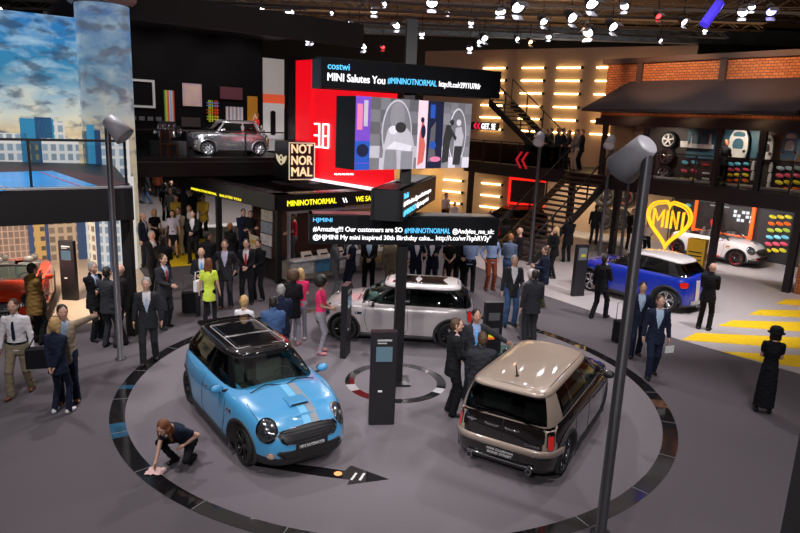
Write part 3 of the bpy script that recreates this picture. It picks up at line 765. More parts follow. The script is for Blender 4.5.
        hexo = sum([[a, ((a[0]+b[0])/2, (a[1]+b[1])/2)] for a, b in zip(hexo, hexo[1:]+hexo[:1])], [])
        D2 = (-1, 0, -.12)
        gr = obj('grille', conform(bv, hexo, (1.95, 0, gz), (0, 1, 0), (0, 0, 1), D2, .010, rings=8), mat('grille_mesh', (.015, .015, .016), .4), root)
        obj('grille_surround', ringband(bv, [(x*1.04, y*1.1) for x, y in hexo], .93, (1.95, 0, gz), (0, 1, 0), (0, 0, 1), D2, .02), CHROME, gr)
        mb = MB()
        for k in range(4): seam(bv, [(1.95, -.40+.03*k, gz+.055-.036*k), (1.95, .40-.03*k, gz+.055-.036*k)], D2, .006, .012, mb)
        obj('grille_bar', mb, mat('grille_bar', (.06, .06, .065), .3, .5), gr)
        li = [(-.50, .03), (-.46, .06), (.46, .06), (.50, .03), (.42, -.055), (-.42, -.055)]; li = sum([[((a[0]*(4-k)+b[0]*k)/4, (a[1]*(4-k)+b[1]*k)/4) for k in range(4)] for a, b in zip(li, li[1:]+li[:1])], [])
        it = obj('lower_intake', conform(bv, li, (1.95, 0, .37), (0, 1, 0), (0, 0, 1), (-1, 0, 0), .016, rings=8), BLACK, root); obj('intake_trim', ringband(bv, [(x*1.03, y*1.12) for x, y in li], .94, (1.95, 0, .37), (0, 1, 0), (0, 0, 1), (-1, 0, 0), .028), g('intakem', TRIM), it)
        l, n = hit(bv, (3, 0, .46), (-1, 0, 0)); mb = MB(); mb.box((l.x+.016, 0, .475), (.016, .50, .105)); pl = obj('number_plate', mb, BLACK, root)
        if g('platetxt'):
            lettering(g('platetxt'), pl, PLATEM, l.x+.026, -.20, .455, .40, .045, rz=PI/2, bold=.03)
        # bonnet shut line and badge
        mb = MB(); seam(bv, [(1.02, -.66, 1), (1.4, -.70, 1), (1.65, -.69, 1)], (0, .25, -1), .004, 0, mb); seam(bv, [(1.02, .66, 1), (1.4, .70, 1), (1.65, .69, 1)], (0, -.25, -1), .004, 0, mb); seam(bv, [(1.9, -.5, .74), (1.9, -.25, .735), (1.9, .25, .735), (1.9, .5, .74)], (-1, 0, -.6), .004, 0, mb); obj('bonnet_shut_line', mb, SEAM, root)
        l, n = hit(bv, (1.82, 0, 2), (-.3, 0, -1)); mb = MB(); Mx = Matrix.Translation(l+n*.006) @ n.to_track_quat('Z', 'Y').to_matrix().to_4x4(); mb.lathe([(.001, .006), (.032, .006), (.034, 0)], 18, M=Mx)
        mb.box((0, .055, .003), (.03, .06, .006), M=Mx); mb.box((0, -.055, .003), (.03, .06, .006), M=Mx); obj('bonnet_badge', mb, CHROME, root)
        if g('scoop'):
            mb = MB(); l, n = hit(bv, (1.48, 0, 2), (0, 0, -1)); mb.prism([(1.30, l.z-.02), (1.32, l.z+.03), (1.54, l.z+.025), (1.57, l.z+.005), (1.56, l.z-.03)], -.155, .155, M=Matrix(((1, 0, 0, 0), (0, 0, 1, 0), (0, 1, 0, 0), (0, 0, 0, 1))))
            sc = obj('bonnet_scoop', mb, paint, root); mb = MB(); mb.box((1.568, 0, l.z+.002), (.02, .26, .020)); obj('scoop_mouth', mb, BLACK, sc)
        for (y0, y1, mt) in g('stripes', ()):
            mb = MB(); n = 26; nn = 4; vs = []; sx0, sx1 = g('stripex', (.98, 1.86))
            for q in range(n+1):
                for r in range(nn+1):
                    l, _ = hit(bv, (sx0+(sx1-sx0)*q/n, y0+(y1-y0)*r/nn, 2), (0, 0, -1))
                    if l is None: l = Vector(vs[-1]) if vs else Vector((0, 0, 0))
                    vs.append(tuple(l+Vector((0, 0, .005))))
            mb.add(vs, [(q*(nn+1)+r, (q+1)*(nn+1)+r, (q+1)*(nn+1)+r+1, q*(nn+1)+r+1) for q in range(n) for r in range(nn)], 0, True); obj('bonnet_stripe', mb, mt, root)
        if gh.get('open') is None:
            mb = MB()
            for y0, y1 in ((-.52, .02), (.02, .56)): mb.tube([(gh['xf']+.02, y0, .985), (gh['xf']-.06, (y0+y1)/2, 1.03), (gh['xf']-.02, y1, .99)], .009, 5)
            obj('windscreen_wiper', mb, BLACK, root)
    if g('rear', True):
        for sy in (1, -1):
            c = Vector(g('tailc', (XR+.06, .68, .74))); c.y *= sy; dd = Vector((1, -g('taild', .8)*sy, 0)).normalized(); ax = Vector((0, 0, 1)).cross(dd).normalized(); a, b = g('tailr', (.068, .13)); o = bez_round(2*a, 2*b, a*.7)
            tl = obj('tail_lamp', conform(bv, o, c, ax, (0, 0, 1), dd, .014), REDL, root); obj('tail_lamp_ring', ringband(bv, [(x*1.12, y*1.08) for x, y in o], .9, c, ax, (0, 0, 1), dd, .018), CHROME, tl)
        if not g('nopipe'):
            for y in g('pipes', (-.16, .16)):
                mb = MB(); l, n = hit(bv, (-4, y, .25), (1, 0, 0)); mb.tube([(l.x-.09, y, .25), (l.x+.15, y, .25)], .045, 14); mb.lathe([(.036, -.094), (.001, -.094)], 14, m=1, M=Matrix.Translation((l.x, y, .25)) @ Matrix.Rotation(PI/2, 4, 'Y')); obj('exhaust_pipe', mb, [CHROME, BLACK], root)
    return root, bv
# ------------------------------------------------------------------ the place
def G2(px, py, z=0): g = at(px, py, z); return (g.x, g.y)
def frame(o, ang): return Matrix.Translation((o[0], o[1], 0)) @ Matrix.Rotation(rad(ang), 4, 'Z')
BO = (12.9, 20.7); BF = frame(BO, -52)           # accessories building: x along its front (right positive), y into it
BI = BF.inverted()
def bl(px, py, y=0.):                              # pixel -> building coordinates on the plane y
    o = BF @ Vector((0, y, 0)); p = on_plane(px, py, o, -52); return BI @ p
WF = frame((9.8, 31.4), -32); WI = WF.inverted()   # tube-lit back wall
def wl(px, py): return WI @ on_plane(px, py, (9.8, 31.4), -32)
def poly_slab(pts, z0, z1): return MB().prism(pts, z0, z1)
DARKW = mat('wall_black', (.005, .004, .005), .8, spec=.2); BEIGE = mat('wall_plaster_beige', (.42, .29, .19), .8)
LIGHTF = mat('floor_light_grey', (.46, .42, .42), .35, var=.08); CREAM = mat('floor_cream', (.62, .47, .34), .3, var=.15)
YEL = mat('yellow_floor_paint', (.85, .56, .01), .5, var=.05)
def brick(name, c1, c2, mort, sc, w=.5):
    m = bpy.data.materials.new(name); m.use_nodes = True; nt = m.node_tree; b = nt.nodes['Principled BSDF']; tc = nt.nodes.new('ShaderNodeTexCoord')
    mp = nt.nodes.new('ShaderNodeMapping'); mp.inputs['Rotation'].default_value = (PI/2, 0, 0); nt.links.new(tc.outputs['Object'], mp.inputs[0])
    t = nt.nodes.new('ShaderNodeTexBrick'); t.inputs['Color1'].default_value = (*c1, 1); t.inputs['Color2'].default_value = (*c2, 1); t.inputs['Mortar'].default_value = (*mort, 1)
    t.inputs['Scale'].default_value = sc; t.inputs['Mortar Size'].default_value = .03; t.inputs['Brick Width'].default_value = w; t.inputs['Bias'].default_value = -.1
    sx = nt.nodes.new('ShaderNodeSeparateXYZ'); cx = nt.nodes.new('ShaderNodeCombineXYZ'); nt.links.new(tc.outputs['Object'], sx.inputs[0]); nt.links.new(sx.outputs[0], cx.inputs[0]); nt.links.new(sx.outputs[2], cx.inputs[1])
    nt.links.new(cx.outputs[0], t.inputs['Vector']); nt.links.new(t.outputs['Color'], b.inputs['Base Color']); b.inputs['Roughness'].default_value = .8
    bp = nt.nodes.new('ShaderNodeBump'); bp.inputs['Strength'].default_value = .4; nt.links.new(t.outputs['Fac'], bp.inputs['Height']); nt.links.new(bp.outputs['Normal'], b.inputs['Normal']); return m
BRICK = brick('red_brick', (.42, .12, .03), (.55, .20, .06), (.10, .05, .03), 2.6)
def facade_mat(name, base, win, sx, sy, es, gx=.12):
    """printed, backlit picture of a building front"""
    m = bpy.data.materials.new(name); m.use_nodes = True; nt = m.node_tree; b = nt.nodes['Principled BSDF']; tc = nt.nodes.new('ShaderNodeTexCoord')
    s = nt.nodes.new('ShaderNodeSeparateXYZ'); c = nt.nodes.new('ShaderNodeCombineXYZ'); nt.links.new(tc.outputs['Object'], s.inputs[0]); nt.links.new(s.outputs[0], c.inputs[0]); nt.links.new(s.outputs[2], c.inputs[1])
    t = nt.nodes.new('ShaderNodeTexBrick'); t.offset = 0; t.inputs['Scale'].default_value = 1; t.inputs['Brick Width'].default_value = sx; t.inputs['Row Height'].default_value = sy; t.inputs['Mortar Size'].default_value = gx*min(sx, sy)
    t.inputs['Color1'].default_value = (*win, 1); t.inputs['Color2'].default_value = (*[k*.6 for k in win], 1); t.inputs['Mortar'].default_value = (*base, 1)
    nt.links.new(c.outputs[0], t.inputs['Vector']); nt.links.new(t.outputs['Color'], b.inputs['Emission Color']); b.inputs['Emission Strength'].default_value = es; b.inputs['Base Color'].default_value = (.02, .02, .02, 1); b.inputs['Roughness'].default_value = .4
    return m
def sky_mat(name, es, squash=1., grey=0.):
    m = bpy.data.materials.new(name); m.use_nodes = True; nt = m.node_tree; b = nt.nodes['Principled BSDF']; L = nt.links.new
    tc = nt.nodes.new('ShaderNodeTexCoord'); mp = nt.nodes.new('ShaderNodeMapping'); mp.inputs['Scale'].default_value = (.55*squash, .55*squash, 1.35); L(tc.outputs['Object'], mp.inputs[0])
    n1 = nt.nodes.new('ShaderNodeTexNoise'); n1.inputs['Scale'].default_value = 1.7; n1.inputs['Detail'].default_value = 9; n1.inputs['Distortion'].default_value = .35; n1.inputs['Roughness'].default_value = .58; L(mp.outputs[0], n1.inputs[0])
    sp = nt.nodes.new('ShaderNodeSeparateXYZ'); L(tc.outputs['Object'], sp.inputs[0])
    mr = nt.nodes.new('ShaderNodeMapRange'); mr.inputs[1].default_value = 4.3; mr.inputs[2].default_value = 7.8; L(sp.outputs[2], mr.inputs[0])
    g = nt.nodes.new('ShaderNodeValToRGB'); e = g.color_ramp.elements; e[0].position = 0; e[0].color = (.62, .50, .33, 1); e[1].position = 1; e[1].color = (.015, .17, .48, 1)
    for p, c in ((.12, (.62, .66, .60, 1)), (.3, (.30, .46, .58, 1)), (.5, (.04, .24, .42, 1)), (.8, (.03, .22, .50, 1))): q = e.new(p); q.color = c
    L(mr.outputs[0], g.inputs[0])
    r = nt.nodes.new('ShaderNodeValToRGB'); r.color_ramp.elements[0].position = .44; r.color_ramp.elements[0].color = (.0, 0, 0, 1); r.color_ramp.elements[1].position = .68; r.color_ramp.elements[1].color = (1, 1, 1, 1); L(n1.outputs['Fac'], r.inputs[0])
    cl = nt.nodes.new('ShaderNodeValToRGB'); q = cl.color_ramp.elements; q[0].position = 0; q[0].color = (.90, .74, .42, 1); q[1].position = .6; q[1].color = (.36, .56, .72, 1); L(mr.outputs[0], cl.inputs[0])
    m1 = nt.nodes.new('ShaderNodeMix'); m1.data_type = 'RGBA'; L(r.outputs[0], m1.inputs[0]); L(g.outputs[0], m1.inputs[6]); L(cl.outputs[0], m1.inputs[7])
    n2 = nt.nodes.new('ShaderNodeTexNoise'); n2.inputs['Scale'].default_value = 2.1; n2.inputs['Detail'].default_value = 5; mp2 = nt.nodes.new('ShaderNodeMapping'); mp2.inputs['Location'].default_value = (3, 1, 2.2); L(mp.outputs[0], mp2.inputs[0]); L(mp2.outputs[0], n2.inputs[0])
    r2 = nt.nodes.new('ShaderNodeValToRGB'); r2.color_ramp.elements[0].position = .50; r2.color_ramp.elements[0].color = (0, 0, 0, 1); r2.color_ramp.elements[1].position = .62; r2.color_ramp.elements[1].color = (.75, .75, .75, 1); L(n2.outputs['Fac'], r2.inputs[0])
    m2 = nt.nodes.new('ShaderNodeMix'); m2.data_type = 'RGBA'; L(r2.outputs[0], m2.inputs[0]); L(m1.outputs[2], m2.inputs[6]); m2.inputs[7].default_value = (.035, .07, .13, 1)
    src = m2.outputs[2]
    if grey:
        m3 = nt.nodes.new('ShaderNodeMix'); m3.data_type = 'RGBA'; m3.inputs[0].default_value = grey; L(src, m3.inputs[6]); m3.inputs[7].default_value = (.30, .28, .30, 1); src = m3.outputs[2]
    L(src, b.inputs['Emission Color']); b.inputs['Emission Strength'].default_value = es; b.inputs['Base Color'].default_value = (.05, .05, .05, 1); b.inputs['Roughness'].default_value = .3; return m
# --- floors
mb = MB(); mb.box((0, 20, -.1), (64, 60, .2)); struct('floor', mb, CARPET)
lf = [(-20, 6), (-8.72, 13.34), (-8.04, 14.12), (-6.82, 15.22), (-7.4, 18.5), (-9.2, 21.5), (-20, 21)]
struct('floor_cream_platform', poly_slab(lf, .0, .012), CREAM)
rf = [(2.6, 23.2), (4.12, 19.6), (7.09, 15.31), (8.88, 13.33), (14, 8.5), (24, 14), (26, 34), (4.5, 34)]
struct('floor_light_platform', poly_slab(rf, 0, .012), LIGHTF)
struct('floor_hall_aisle', poly_slab([(-26, 25.0), (-6.3, 23.2), (-2, 30), (-2, 49), (-26, 49)], 0, .01), mat('aisle_floor', (.25, .22, .21), .5))
struct('floor_white_path', poly_slab([G2(196, 226), G2(246, 222), G2(262, 247), G2(222, 262)], .011, .016), mat('white_floor', (.62, .60, .58), .5))
mb = poly_slab([G2(180, 238), G2(212, 240), G2(208, 264), G2(166, 268)], .012, .018); o = obj('floor_marking', mb, YEL); tag(o, 'bright yellow floor patch under the woman in the white blouse', 'floor marking')
mb = poly_slab([G2(246, 228), G2(283, 222), G2(283, 226), G2(246, 234)], .012, .018); o = obj('floor_marking', mb, YEL); tag(o, 'thin yellow floor band seen through the black kiosk', 'floor marking')
st = [[(681.3, 340.5), (696, 333.3), (800, 338), (840, 341), (840, 352), (800, 349.3)], [(717.5, 326.3), (732.5, 320.8), (800, 322.5), (840, 324), (840, 334), (800, 332)], [(748, 315), (760, 310), (800, 310.8), (840, 312), (840, 320), (800, 318)],
      [(775, 304), (785, 300), (800, 300), (812, 300.4), (812, 306.6), (800, 306)], [(720.8, 352), (800, 356), (840, 358), (840, 378), (800, 368), (760, 362)]]
names = ['nearest long', 'second', 'third', 'farthest short', 'clipped front']
for q, nm in zip(st, ['yellow crossing stripe, longest one, behind the woman in the hat', 'yellow crossing stripe level with the bald man\'s shoes', 'yellow crossing stripe, third from the dark carpet edge', 'yellow crossing stripe nearest the brick wall', 'yellow crossing stripe cut short by the dark carpet, nearest the camera']):
    o = obj('crossing_stripe', poly_slab([G2(*p) for p in q], .012, .017), YEL); tag(o, nm, 'floor marking', 'yellow crossing stripes')
# --- turntable
CX, CY = .01, 11.96
def ringmesh(r0, r1, z0, z1, n=128, ms=lambda a: 0):
    mb = MB()
    for k in range(n):
        a, b = 2*PI*k/n, 2*PI*(k+1)/n; vs = [(r*math.cos(t), r*math.sin(t), z) for z in (z0, z1) for r in (r0, r1) for t in (a, b)]
        mb.add(vs, [(4, 5, 7, 6)[::-1], (2, 3, 7, 6), (0, 4, 5, 1)], ms(math.degrees((a+b)/2)))
    return mb
RINGM = mat('ring_gloss', (.010, .009, .010), .09, coat=.2); RINGP = mat('ring_print', (.10, .05, .03), .15, var=.9, scale=9); RINGB = mat('ring_print_blue', (.02, .08, .14), .15, var=.8, scale=6)
def rm(a): return 1 if (96 < a < 120 and int(a/3) % 2) or 352 < a < 357 else 2 if 205 < a < 212 or 188 < a < 191 else 0
o = obj('inlaid_ring', ringmesh(4.955, 5.20, .0, .006, 180, rm), [RINGM, RINGP, RINGB]); o.location = (CX, CY, 0); tag(o, 'large glossy black picture ring inlaid in the carpet around the cars', 'floor ring')
sd = MB()
for a in range(0, 360, 15): sd.box((5.0775*math.cos(rad(a)), 5.0775*math.sin(rad(a)), .0065), (.245, .012, .003), rad(a))
obj('ring_joint', sd, mat('joint_grey', (.2, .2, .2), .3), o)
def rm2(a): return 1 if 195 < a < 215 or 330 < a < 345 else 0
o = obj('inlaid_ring', ringmesh(.82, 1.0, 0, .006, 96, rm2), [RINGM, mat('ring_silver', (.32, .31, .32), .5)]); o.location = (CX, CY, 0); tag(o, 'small glossy black ring inlaid around the central sign mast', 'floor ring')
struct('floor_turntable', MB().prism([(CX+4.955*math.cos(2*PI*k/180), CY+4.955*math.sin(2*PI*k/180)) for k in range(180)], -.01, .002), mat('turntable_carpet', (.145, .128, .142), .85, var=.2, scale=45, bump=.5))
# arrow inlay
P = [(255, 460), (318, 467), (345, 471), (349, 467), (352, 466), (389, 479.5), (347, 485), (350, 480), (318, 476), (255, 466)]
o = obj('floor_arrow', poly_slab([G2(*p) for p in P], 0, .006), RINGM); tag(o, 'glossy black arrow inlaid in carpet in front of blue hatchback', 'floor marking')
mb = MB(); g0 = at(338, 474); mb.prism([(math.cos(a)*.06, math.sin(a)*.06) for a in [2*PI*k/16 for k in range(16)]], .006, .009, M=Matrix.Translation((g0.x, g0.y, 0))); obj('arrow_badge', mb, mat('badge_orange', (.7, .3, .1), .2, emit=(1, .5, .2), es=.5), o)
g0 = at(358, 477); mb = MB()
for k in (-1, 1): mb.box((g0.x+k*.06, g0.y, .008), (.035, .2, .003), -.3)
obj('arrow_lettering', mb, mat('letter_white', (.75, .75, .75), .3), o)
# --- outer walls and ceiling
W = dict(back=((0, 50, 7), (64, .3, 14)), left=((-32, 20, 7), (.3, 60, 14)), right=((32, 20, 7), (.3, 60, 14)), front=((0, -10, 7), (64, .3, 14)))
for k, (c, d) in W.items(): struct('wall_'+k, MB().box(c, d), mat('hall_wall', (.035, .024, .016), .9, var=.3, scale=.4))
struct('ceiling', MB().box((0, 20, 14.1), (64, 60, .2)), mat('ceiling_dark', (.06, .042, .03), .9, var=.4, scale=.5))
# warm upper band of hall behind: bands of glazing
HB = frame((8, 44), -6)
mb = MB(); mb.box((0, 0, 11.0), (40, .2, .9), M=HB); o = struct('trim_1', mb, mat('gallery_glazing', (.16, .19, .21), .3, var=.6, scale=1.5))
mb = MB(); mb.box((0, .3, 12.1), (44, .2, .9), M=HB); struct('trim_2', mb, mat('warm_fascia', (.34, .20, .08), .8, var=.4, scale=.6))
# --- back wall with tubes
mb = MB(); mb.box((-3.6, .15, 4.4), (13.8, .3, 8.8), M=WF); struct('wall_tubes', mb, BEIGE)
TUBE = glow('warm_tube', (1., .66, .27), 9.)
cols = [(-6.9, 1.25), (-4.75, 1.15), (-2.95, 1.2), (-1.0, 1.2)]
tn = 0
def tube_lamp(s, z, ln, label):
    global tn
    t = thing('tube_lamp', label, 'tube lamp', WF @ Vector((s, -.09, z)), rad(-32), 'tube lamps on the plaster wall')
    obj('tube', MB().tube([(0, 0, 0), (ln, 0, 0)], .034, 8), TUBE, t); obj('socket', MB().box((ln+.06, .0, 0), (.12, .12, .12)), BLACK, t); obj('backplate', MB().box((ln/2, .055, 0), (ln, .04, .03)), STEEL, t); tn += 1
rowz = [7.88, 7.27, 6.65, 6.02, 5.40, 4.80]; rown = ['top', 'second', 'third', 'fourth', 'fifth', 'lowest upper']; coln = ['leftmost', 'second', 'third', 'rightmost']
for ci, (s, ln) in enumerate(cols):
    for ri, z in enumerate(rowz):
        tube_lamp(s, z, ln, 'warm glowing tube lamp, %s row, %s column of the upper plaster wall' % (rown[ri], coln[ci]))
for ci, s in enumerate((-8.9, -6.56)):
    for ri, z in enumerate((1.95, 1.32, .7)):
        tube_lamp(s, z, 1.15, 'warm glowing tube lamp under the deck, %s one %s' % (['upper', 'middle', 'lower'][ri], ['behind the saxophone player', 'beside the stairs'][ci]))
# lower partition left of it
PF = frame((2.2, 36.3), 25)
mb = MB(); mb.box((-3.6, 0, 1.8), (7.2, .2, 3.6), M=PF); struct('wall_partition', mb, mat('plaster_warm', (.5, .33, .16), .8))
# wall-mounted wheels
for (px, py, rr, lb) in ((605, 195, 9.5, 'alloy wheel on plaster wall, upper left of four'), (625, 196, 8.5, 'red-trimmed alloy wheel on plaster wall, upper right of four'), (605, 218, 9.5, 'alloy wheel on plaster wall, lower left of four'), (621, 219, 9, 'alloy wheel on plaster wall, lower right, beside the man in black')):
    p = wl(px, py); t = thing('car_wheel', lb, 'wheel', WF @ Vector((p.x, -.14, p.z)), rad(-32), 'wheels on the plaster wall'); wheel(t, (0, 0, 0), rr/17.5, mat('rim_dark', (.09, .08, .08), .3, .7), 6 if rr > 9 else 5, 'twin', -1, .2, mat('rim_red', (.5, .02, .02), .3) if px == 625 else None)
# --- accessories building
def bbox(name, x0, x1, y0, y1, z0, z1, m): return struct(name, MB().box(((x0+x1)/2, (y0+y1)/2, (z0+z1)/2), (x1-x0, y1-y0, z1-z0), M=BF), m)
bbox('floor_upper_deck', -16, 6, 0, 5.2, 2.67, 3.22, STEEL)
bbox('wall_shop_lower', -7.2, .2, 5.0, 5.2, 0, 2.67, mat('shop_wall', (.028, .026, .03), .6))
bbox('wall_shop_upper', -7.6, 6, 1.9, 2.1, 3.22, 5.5, mat('shop_wall_up', (.045, .035, .032), .6))
bbox('wall_shop_side', -7.75, -7.6, .3, 2.1, 3.22, 5.5, mat('plaster_pinkish', (.48, .26, .15), .8))
bbox('ceiling_shop', -8.2, 6, .2, 5.2, 5.5, 5.6, BLACK)
o = struct('wall_brick_lower', MB().box((0, 0, 0), (5, .35, 2.67)), BRICK); o.matrix_world = BF @ Matrix.Translation((2.6, .3, 1.335))
o = struct('wall_brick_side', MB().box((0, 0, 0), (4.9, .35, 2.67)), BRICK); o.matrix_world = BF @ Matrix.Translation((.75, 2.8, 1.335)) @ Matrix.Rotation(PI/2, 4, 'Z')
o = struct('wall_brick_middle', MB().box((0, 0, 0), (14.4, .3, .5)), BRICK); o.matrix_world = BF @ Matrix.Translation((-1.1, .45, 5.72))
for k, (a, b) in enumerate(((-8.4, -7.0), (-6.75, -3.7), (-3.45, 6.))):
    o = struct('wall_brick_upper', MB().box((0, 0, 0), (b-a, .3, 1.2)), BRICK); o.matrix_world = BF @ Matrix.Translation(((a+b)/2, .75, 7.05))
CHAR = mat('beam_black', (.009, .008, .009), .5)
bbox('trim_3', -8.6, 6, .5, .9, 7.65, 7.85, mat('cornice', (.07, .04, .03), .6))
for x in (-6.87, -3.57): bbox('trim_4', x-.12, x+.12, .5, .75, 6.5, 7.7, mat('cornice', (.07, .04, .03), .6))
bbox('trim_5', -8.3, 6, 0, .3, 5.22, 5.5, CHAR)
# awning
mb = MB(); e0, e1, t0, t1 = (-8.25, -1.05, 5.83), (-.35, -1.05, 5.83), (-7.25, .62, 6.98), (1.4, .62, 6.98)
vs = [e0, e1, t1, t0]+[(x, y, z-.1) for x, y, z in (e0, e1, t1, t0)]+[(-8.25, .62, 5.73), (1.4, .62, 5.73)]
mb.add(vs, [(0, 1, 2, 3), (4, 7, 6, 5), (0, 4, 5, 1), (0, 3, 7, 4), (1, 5, 6, 2), (3, 2, 6, 7), (4, 5, 9, 8), (0, 3, 8), (1, 9, 2)], M=BF); o = obj('awning', mb, mat('awning_cloth', (.030, .020, .022), .75)); tag(o, 'wide dark sloping awning over the upper accessories shop', 'awning')
# posts
for k, (x, z0, z1, lb) in enumerate(((-.12, 0, 2.67, 'black steel post at the corner of the brick wall'), (-2.75, 0, 2.67, 'black steel post in front of the white roadster'), (-6.9, 0, 2.67, 'black steel post left of the heart sign'), (-9.2, 0, 2.67, 'black steel post behind the stairs, nearer the wheel wall'), (-15.5, 0, 2.67, 'black steel post left of the tube lamps under the deck'))):
    o = obj('steel_post', MB().box((x, .1, (z0+z1)/2), (.22, .22, z1-z0), M=BF), CHAR); tag(o, lb, 'post')
for px, lb in ((603, 'upper shop post at its left end'), (644, 'upper shop post between plaster wall and wheels'), (718, 'upper shop post beside the woman looking at goods'), (762, 'upper shop post right of the white bodywork display')):
    x = bl(px, 150, .1).x; o = obj('steel_post', MB().box((x, .12, 4.2), (.17, .17, 2.05), M=BF), CHAR); tag(o, 'black '+lb, 'post')
# railings
RG = glass_mat('railing_glass', (.80, .82, .84), 1.12)
def railing(name, label, M, L, z, n, h=1.05, gm=RG):
    t = thing(name, label, 'railing'); 
    t.matrix_world = M
    for k in range(n+1): obj('post', MB().box((L*k/n, 0, z+h/2), (.05, .05, h)), CHAR, t)
    obj('handrail', MB().box((L/2, 0, z+h), (L+.05, .06, .05)), CHAR, t)
    for k in range(n): obj('glass_panel', MB().box((L*(k+.5)/n, 0, z+h/2-.02), (L/n-.08, .012, h-.12)), gm, t)
    return t
railing('glass_railing', 'glass railing in front of the upper accessories shop', BF @ Matrix.Translation((-7.1, .05, 0)), 13.1, 3.22, 8)
railing('glass_railing', 'glass railing of the landing where visitors stand', BF @ Matrix.Translation((-15.9, .05, 0)), 5.9, 3.22, 5, gm=glass_mat('smoked', (.30, .26, .25), 1.2))
# chevrons on railing and running text sign
def bthing(name, lb, cat, px, py, y): p = bl(px, py, y); t = thing(name, lb, cat); t.matrix_world = BF @ Matrix.Translation((p.x, y, p.z)); return t
t = bthing('chevron_sign', 'two red chevrons pointing left on the landing railing', 'sign', 521, 160, -.02)
for k in (0, 1):
    mb = MB(); x = -.35+k*.36; mb.prism([(x, 0), (x+.3, .38), (x+.42, .38), (x+.14, 0), (x+.42, -.38), (x+.3, -.38)], -.01, .01, M=Matrix.Rotation(PI/2, 4, 'X')); obj('chevron', mb, mat('chevron_red', (.45, .01, .02), .5, emit=(1, .02, .04), es=.25), t)
t = bthing('running_text_sign', 'small black running text sign reading GET. SE beside the photo screens', 'sign', 482, 126, .2)
obj('housing', MB().box((.05, .1, 0), (1.9, .16, .36)), BLACK, t); lettering('GET. SE', t, glow('led_white', (1, .97, 1.), 1.6), -.05, .015, -.14, .95, .27, bold=.04)
for k in (0, 1): mb = MB(); x = -.62+k*.24; mb.prism([(x, 0), (x+.16, .15), (x+.26, .15), (x+.1, 0), (x+.26, -.15), (x+.16, -.15)], -.01, .0, M=Matrix.Rotation(PI/2, 4, 'X')); obj('arrow', mb, mat('chevron_red2', (.45, .01, .02), .5, emit=(1, .02, .08), es=.9), t)
# stairs
def stairs(name, label, M, n, run, rise, wd, solid):
    t = thing(name, label, 'staircase'); t.matrix_world = M
    L = n*run; Hh = n*rise
    for k in range(n): obj('tread', MB().box(((k+.5)*run, 0, (k+1)*rise-.03), (run+.02, wd, .06)), mat('stair_tread', (.05, .035, .025), .5), t)
    for y in (-wd/2-.03, wd/2+.03):
        obj('stringer', MB().prism([(0, -.1), (L, Hh-.32), (L, Hh+.05), (0, .22)], -.03, .03, M=Matrix.Translation((0, y, 0)) @ Matrix.Rotation(PI/2, 4, 'X')), solid if y > 0 else STEEL, t)
        r = MB(); r.tube([(0, y, 1.05), (L, y, Hh+1.05)], .03, 6); obj('handrail', r, CHAR, t)
        for k in range(0, n+1, 4): obj('baluster', MB().box((k*run, y, k*rise+.55), (.045, .045, 1.05)), CHAR, t)
    return t
o = BF @ Vector((-8.3, -4.35, 0)); stairs('staircase', 'dark open staircase from show floor up to the landing', frame(o, 38) @ Matrix.Identity(4), 18, .242, .179, 2.0, mat('stringer_bronze', (.10, .06, .02), .5))
o = BF @ Vector((-10.6, 1.2, 0)); stairs('staircase', 'upper dark staircase rising left behind the hanging banner', Matrix.Translation((o.x, o.y, 3.22)) @ Matrix.Rotation(rad(128), 4, 'Z'), 16, .27, .19, 1.5, STEEL)
# goods on the upper and lower shop walls
CAPC = dict(blue=(.15, .62, .85), pink=(.85, .10, .18), yellow=(.80, .72, .03), orange=(.85, .16, .02), green=(.25, .70, .04), pale=(.55, .75, .85), lime=(.45, .62, .05))
def bp(px, py, y): p = bl(px, py, y); return BF @ Vector((p.x, y, p.z))
capn = 0
def mirror_cap(px, py, y, c, where, sz=1.):
    o = obj('mirror_cap', MB().sphere((0, 0, 0), (.135*sz, .05, .065*sz), 12).box((-.06*sz, .03, -.02), (.05, .06, .03)), mat('cap_'+c, CAPC[c], .25, coat=.8, emit=CAPC[c], es=0)); o.matrix_world = Matrix.Translation(bp(px, py, y)) @ Matrix.Rotation(rad(-52), 4, 'Z') @ Matrix.Rotation(.2, 4, 'Y')
    tag(o, '%s mirror cap on the shop wall, %s' % (c, where), 'mirror cap', 'mirror caps displayed on the shop walls'); return o
def q1(x, y): return 610+x/4.21, 100+y/4.21
for r, (c, ys, xs) in enumerate((('blue', 262, (315, 355)), ('pink', 298, (312, 352)), ('yellow', 334, (306, 348)))):
    for k, x in enumerate(xs): mirror_cap(*q1(x, ys), 1.8, c, 'upper floor left panel, %s one' % ('left', 'right')[k], 1.1)
for r, (c, ys) in enumerate((('blue', 269), ('pink', 293), ('yellow', 315), ('orange', 339), ('green', 362))):
    for k, x in enumerate((507, 538, 572)): mirror_cap(*q1(x-3*(r > 1), ys), 1.8, c, 'upper floor middle panel, %s of its row' % ('left', 'centre', 'right')[k], 1.0)
for r, (c, ys) in enumerate((('pale', 287), ('pink', 318), ('yellow', 347), ('orange', 376))):
    for k, x in enumerate((717, 754, 792)): mirror_cap(*q1(x-3*r, ys), 1.8, c, 'upper floor right panel, %s of its row' % ('left', 'centre', 'right')[k], 1.1)
def q2(x, y): return 650+x/5.333, 190+y/5.333
for r, (c, ys) in enumerate((('yellow', 143), ('orange', 180), ('lime', 215), ('blue', 252), ('pink', 288), ('yellow', 322))):
    for k, x in enumerate((655, 697, 738)): mirror_cap(*q2(x-6*r, ys), 4.9, c, 'ground floor panel, %s of the %s row' % (('left', 'centre', 'right')[k], ('top', 'second', 'third', 'fourth', 'fifth', 'bottom')[r]), 1.15)
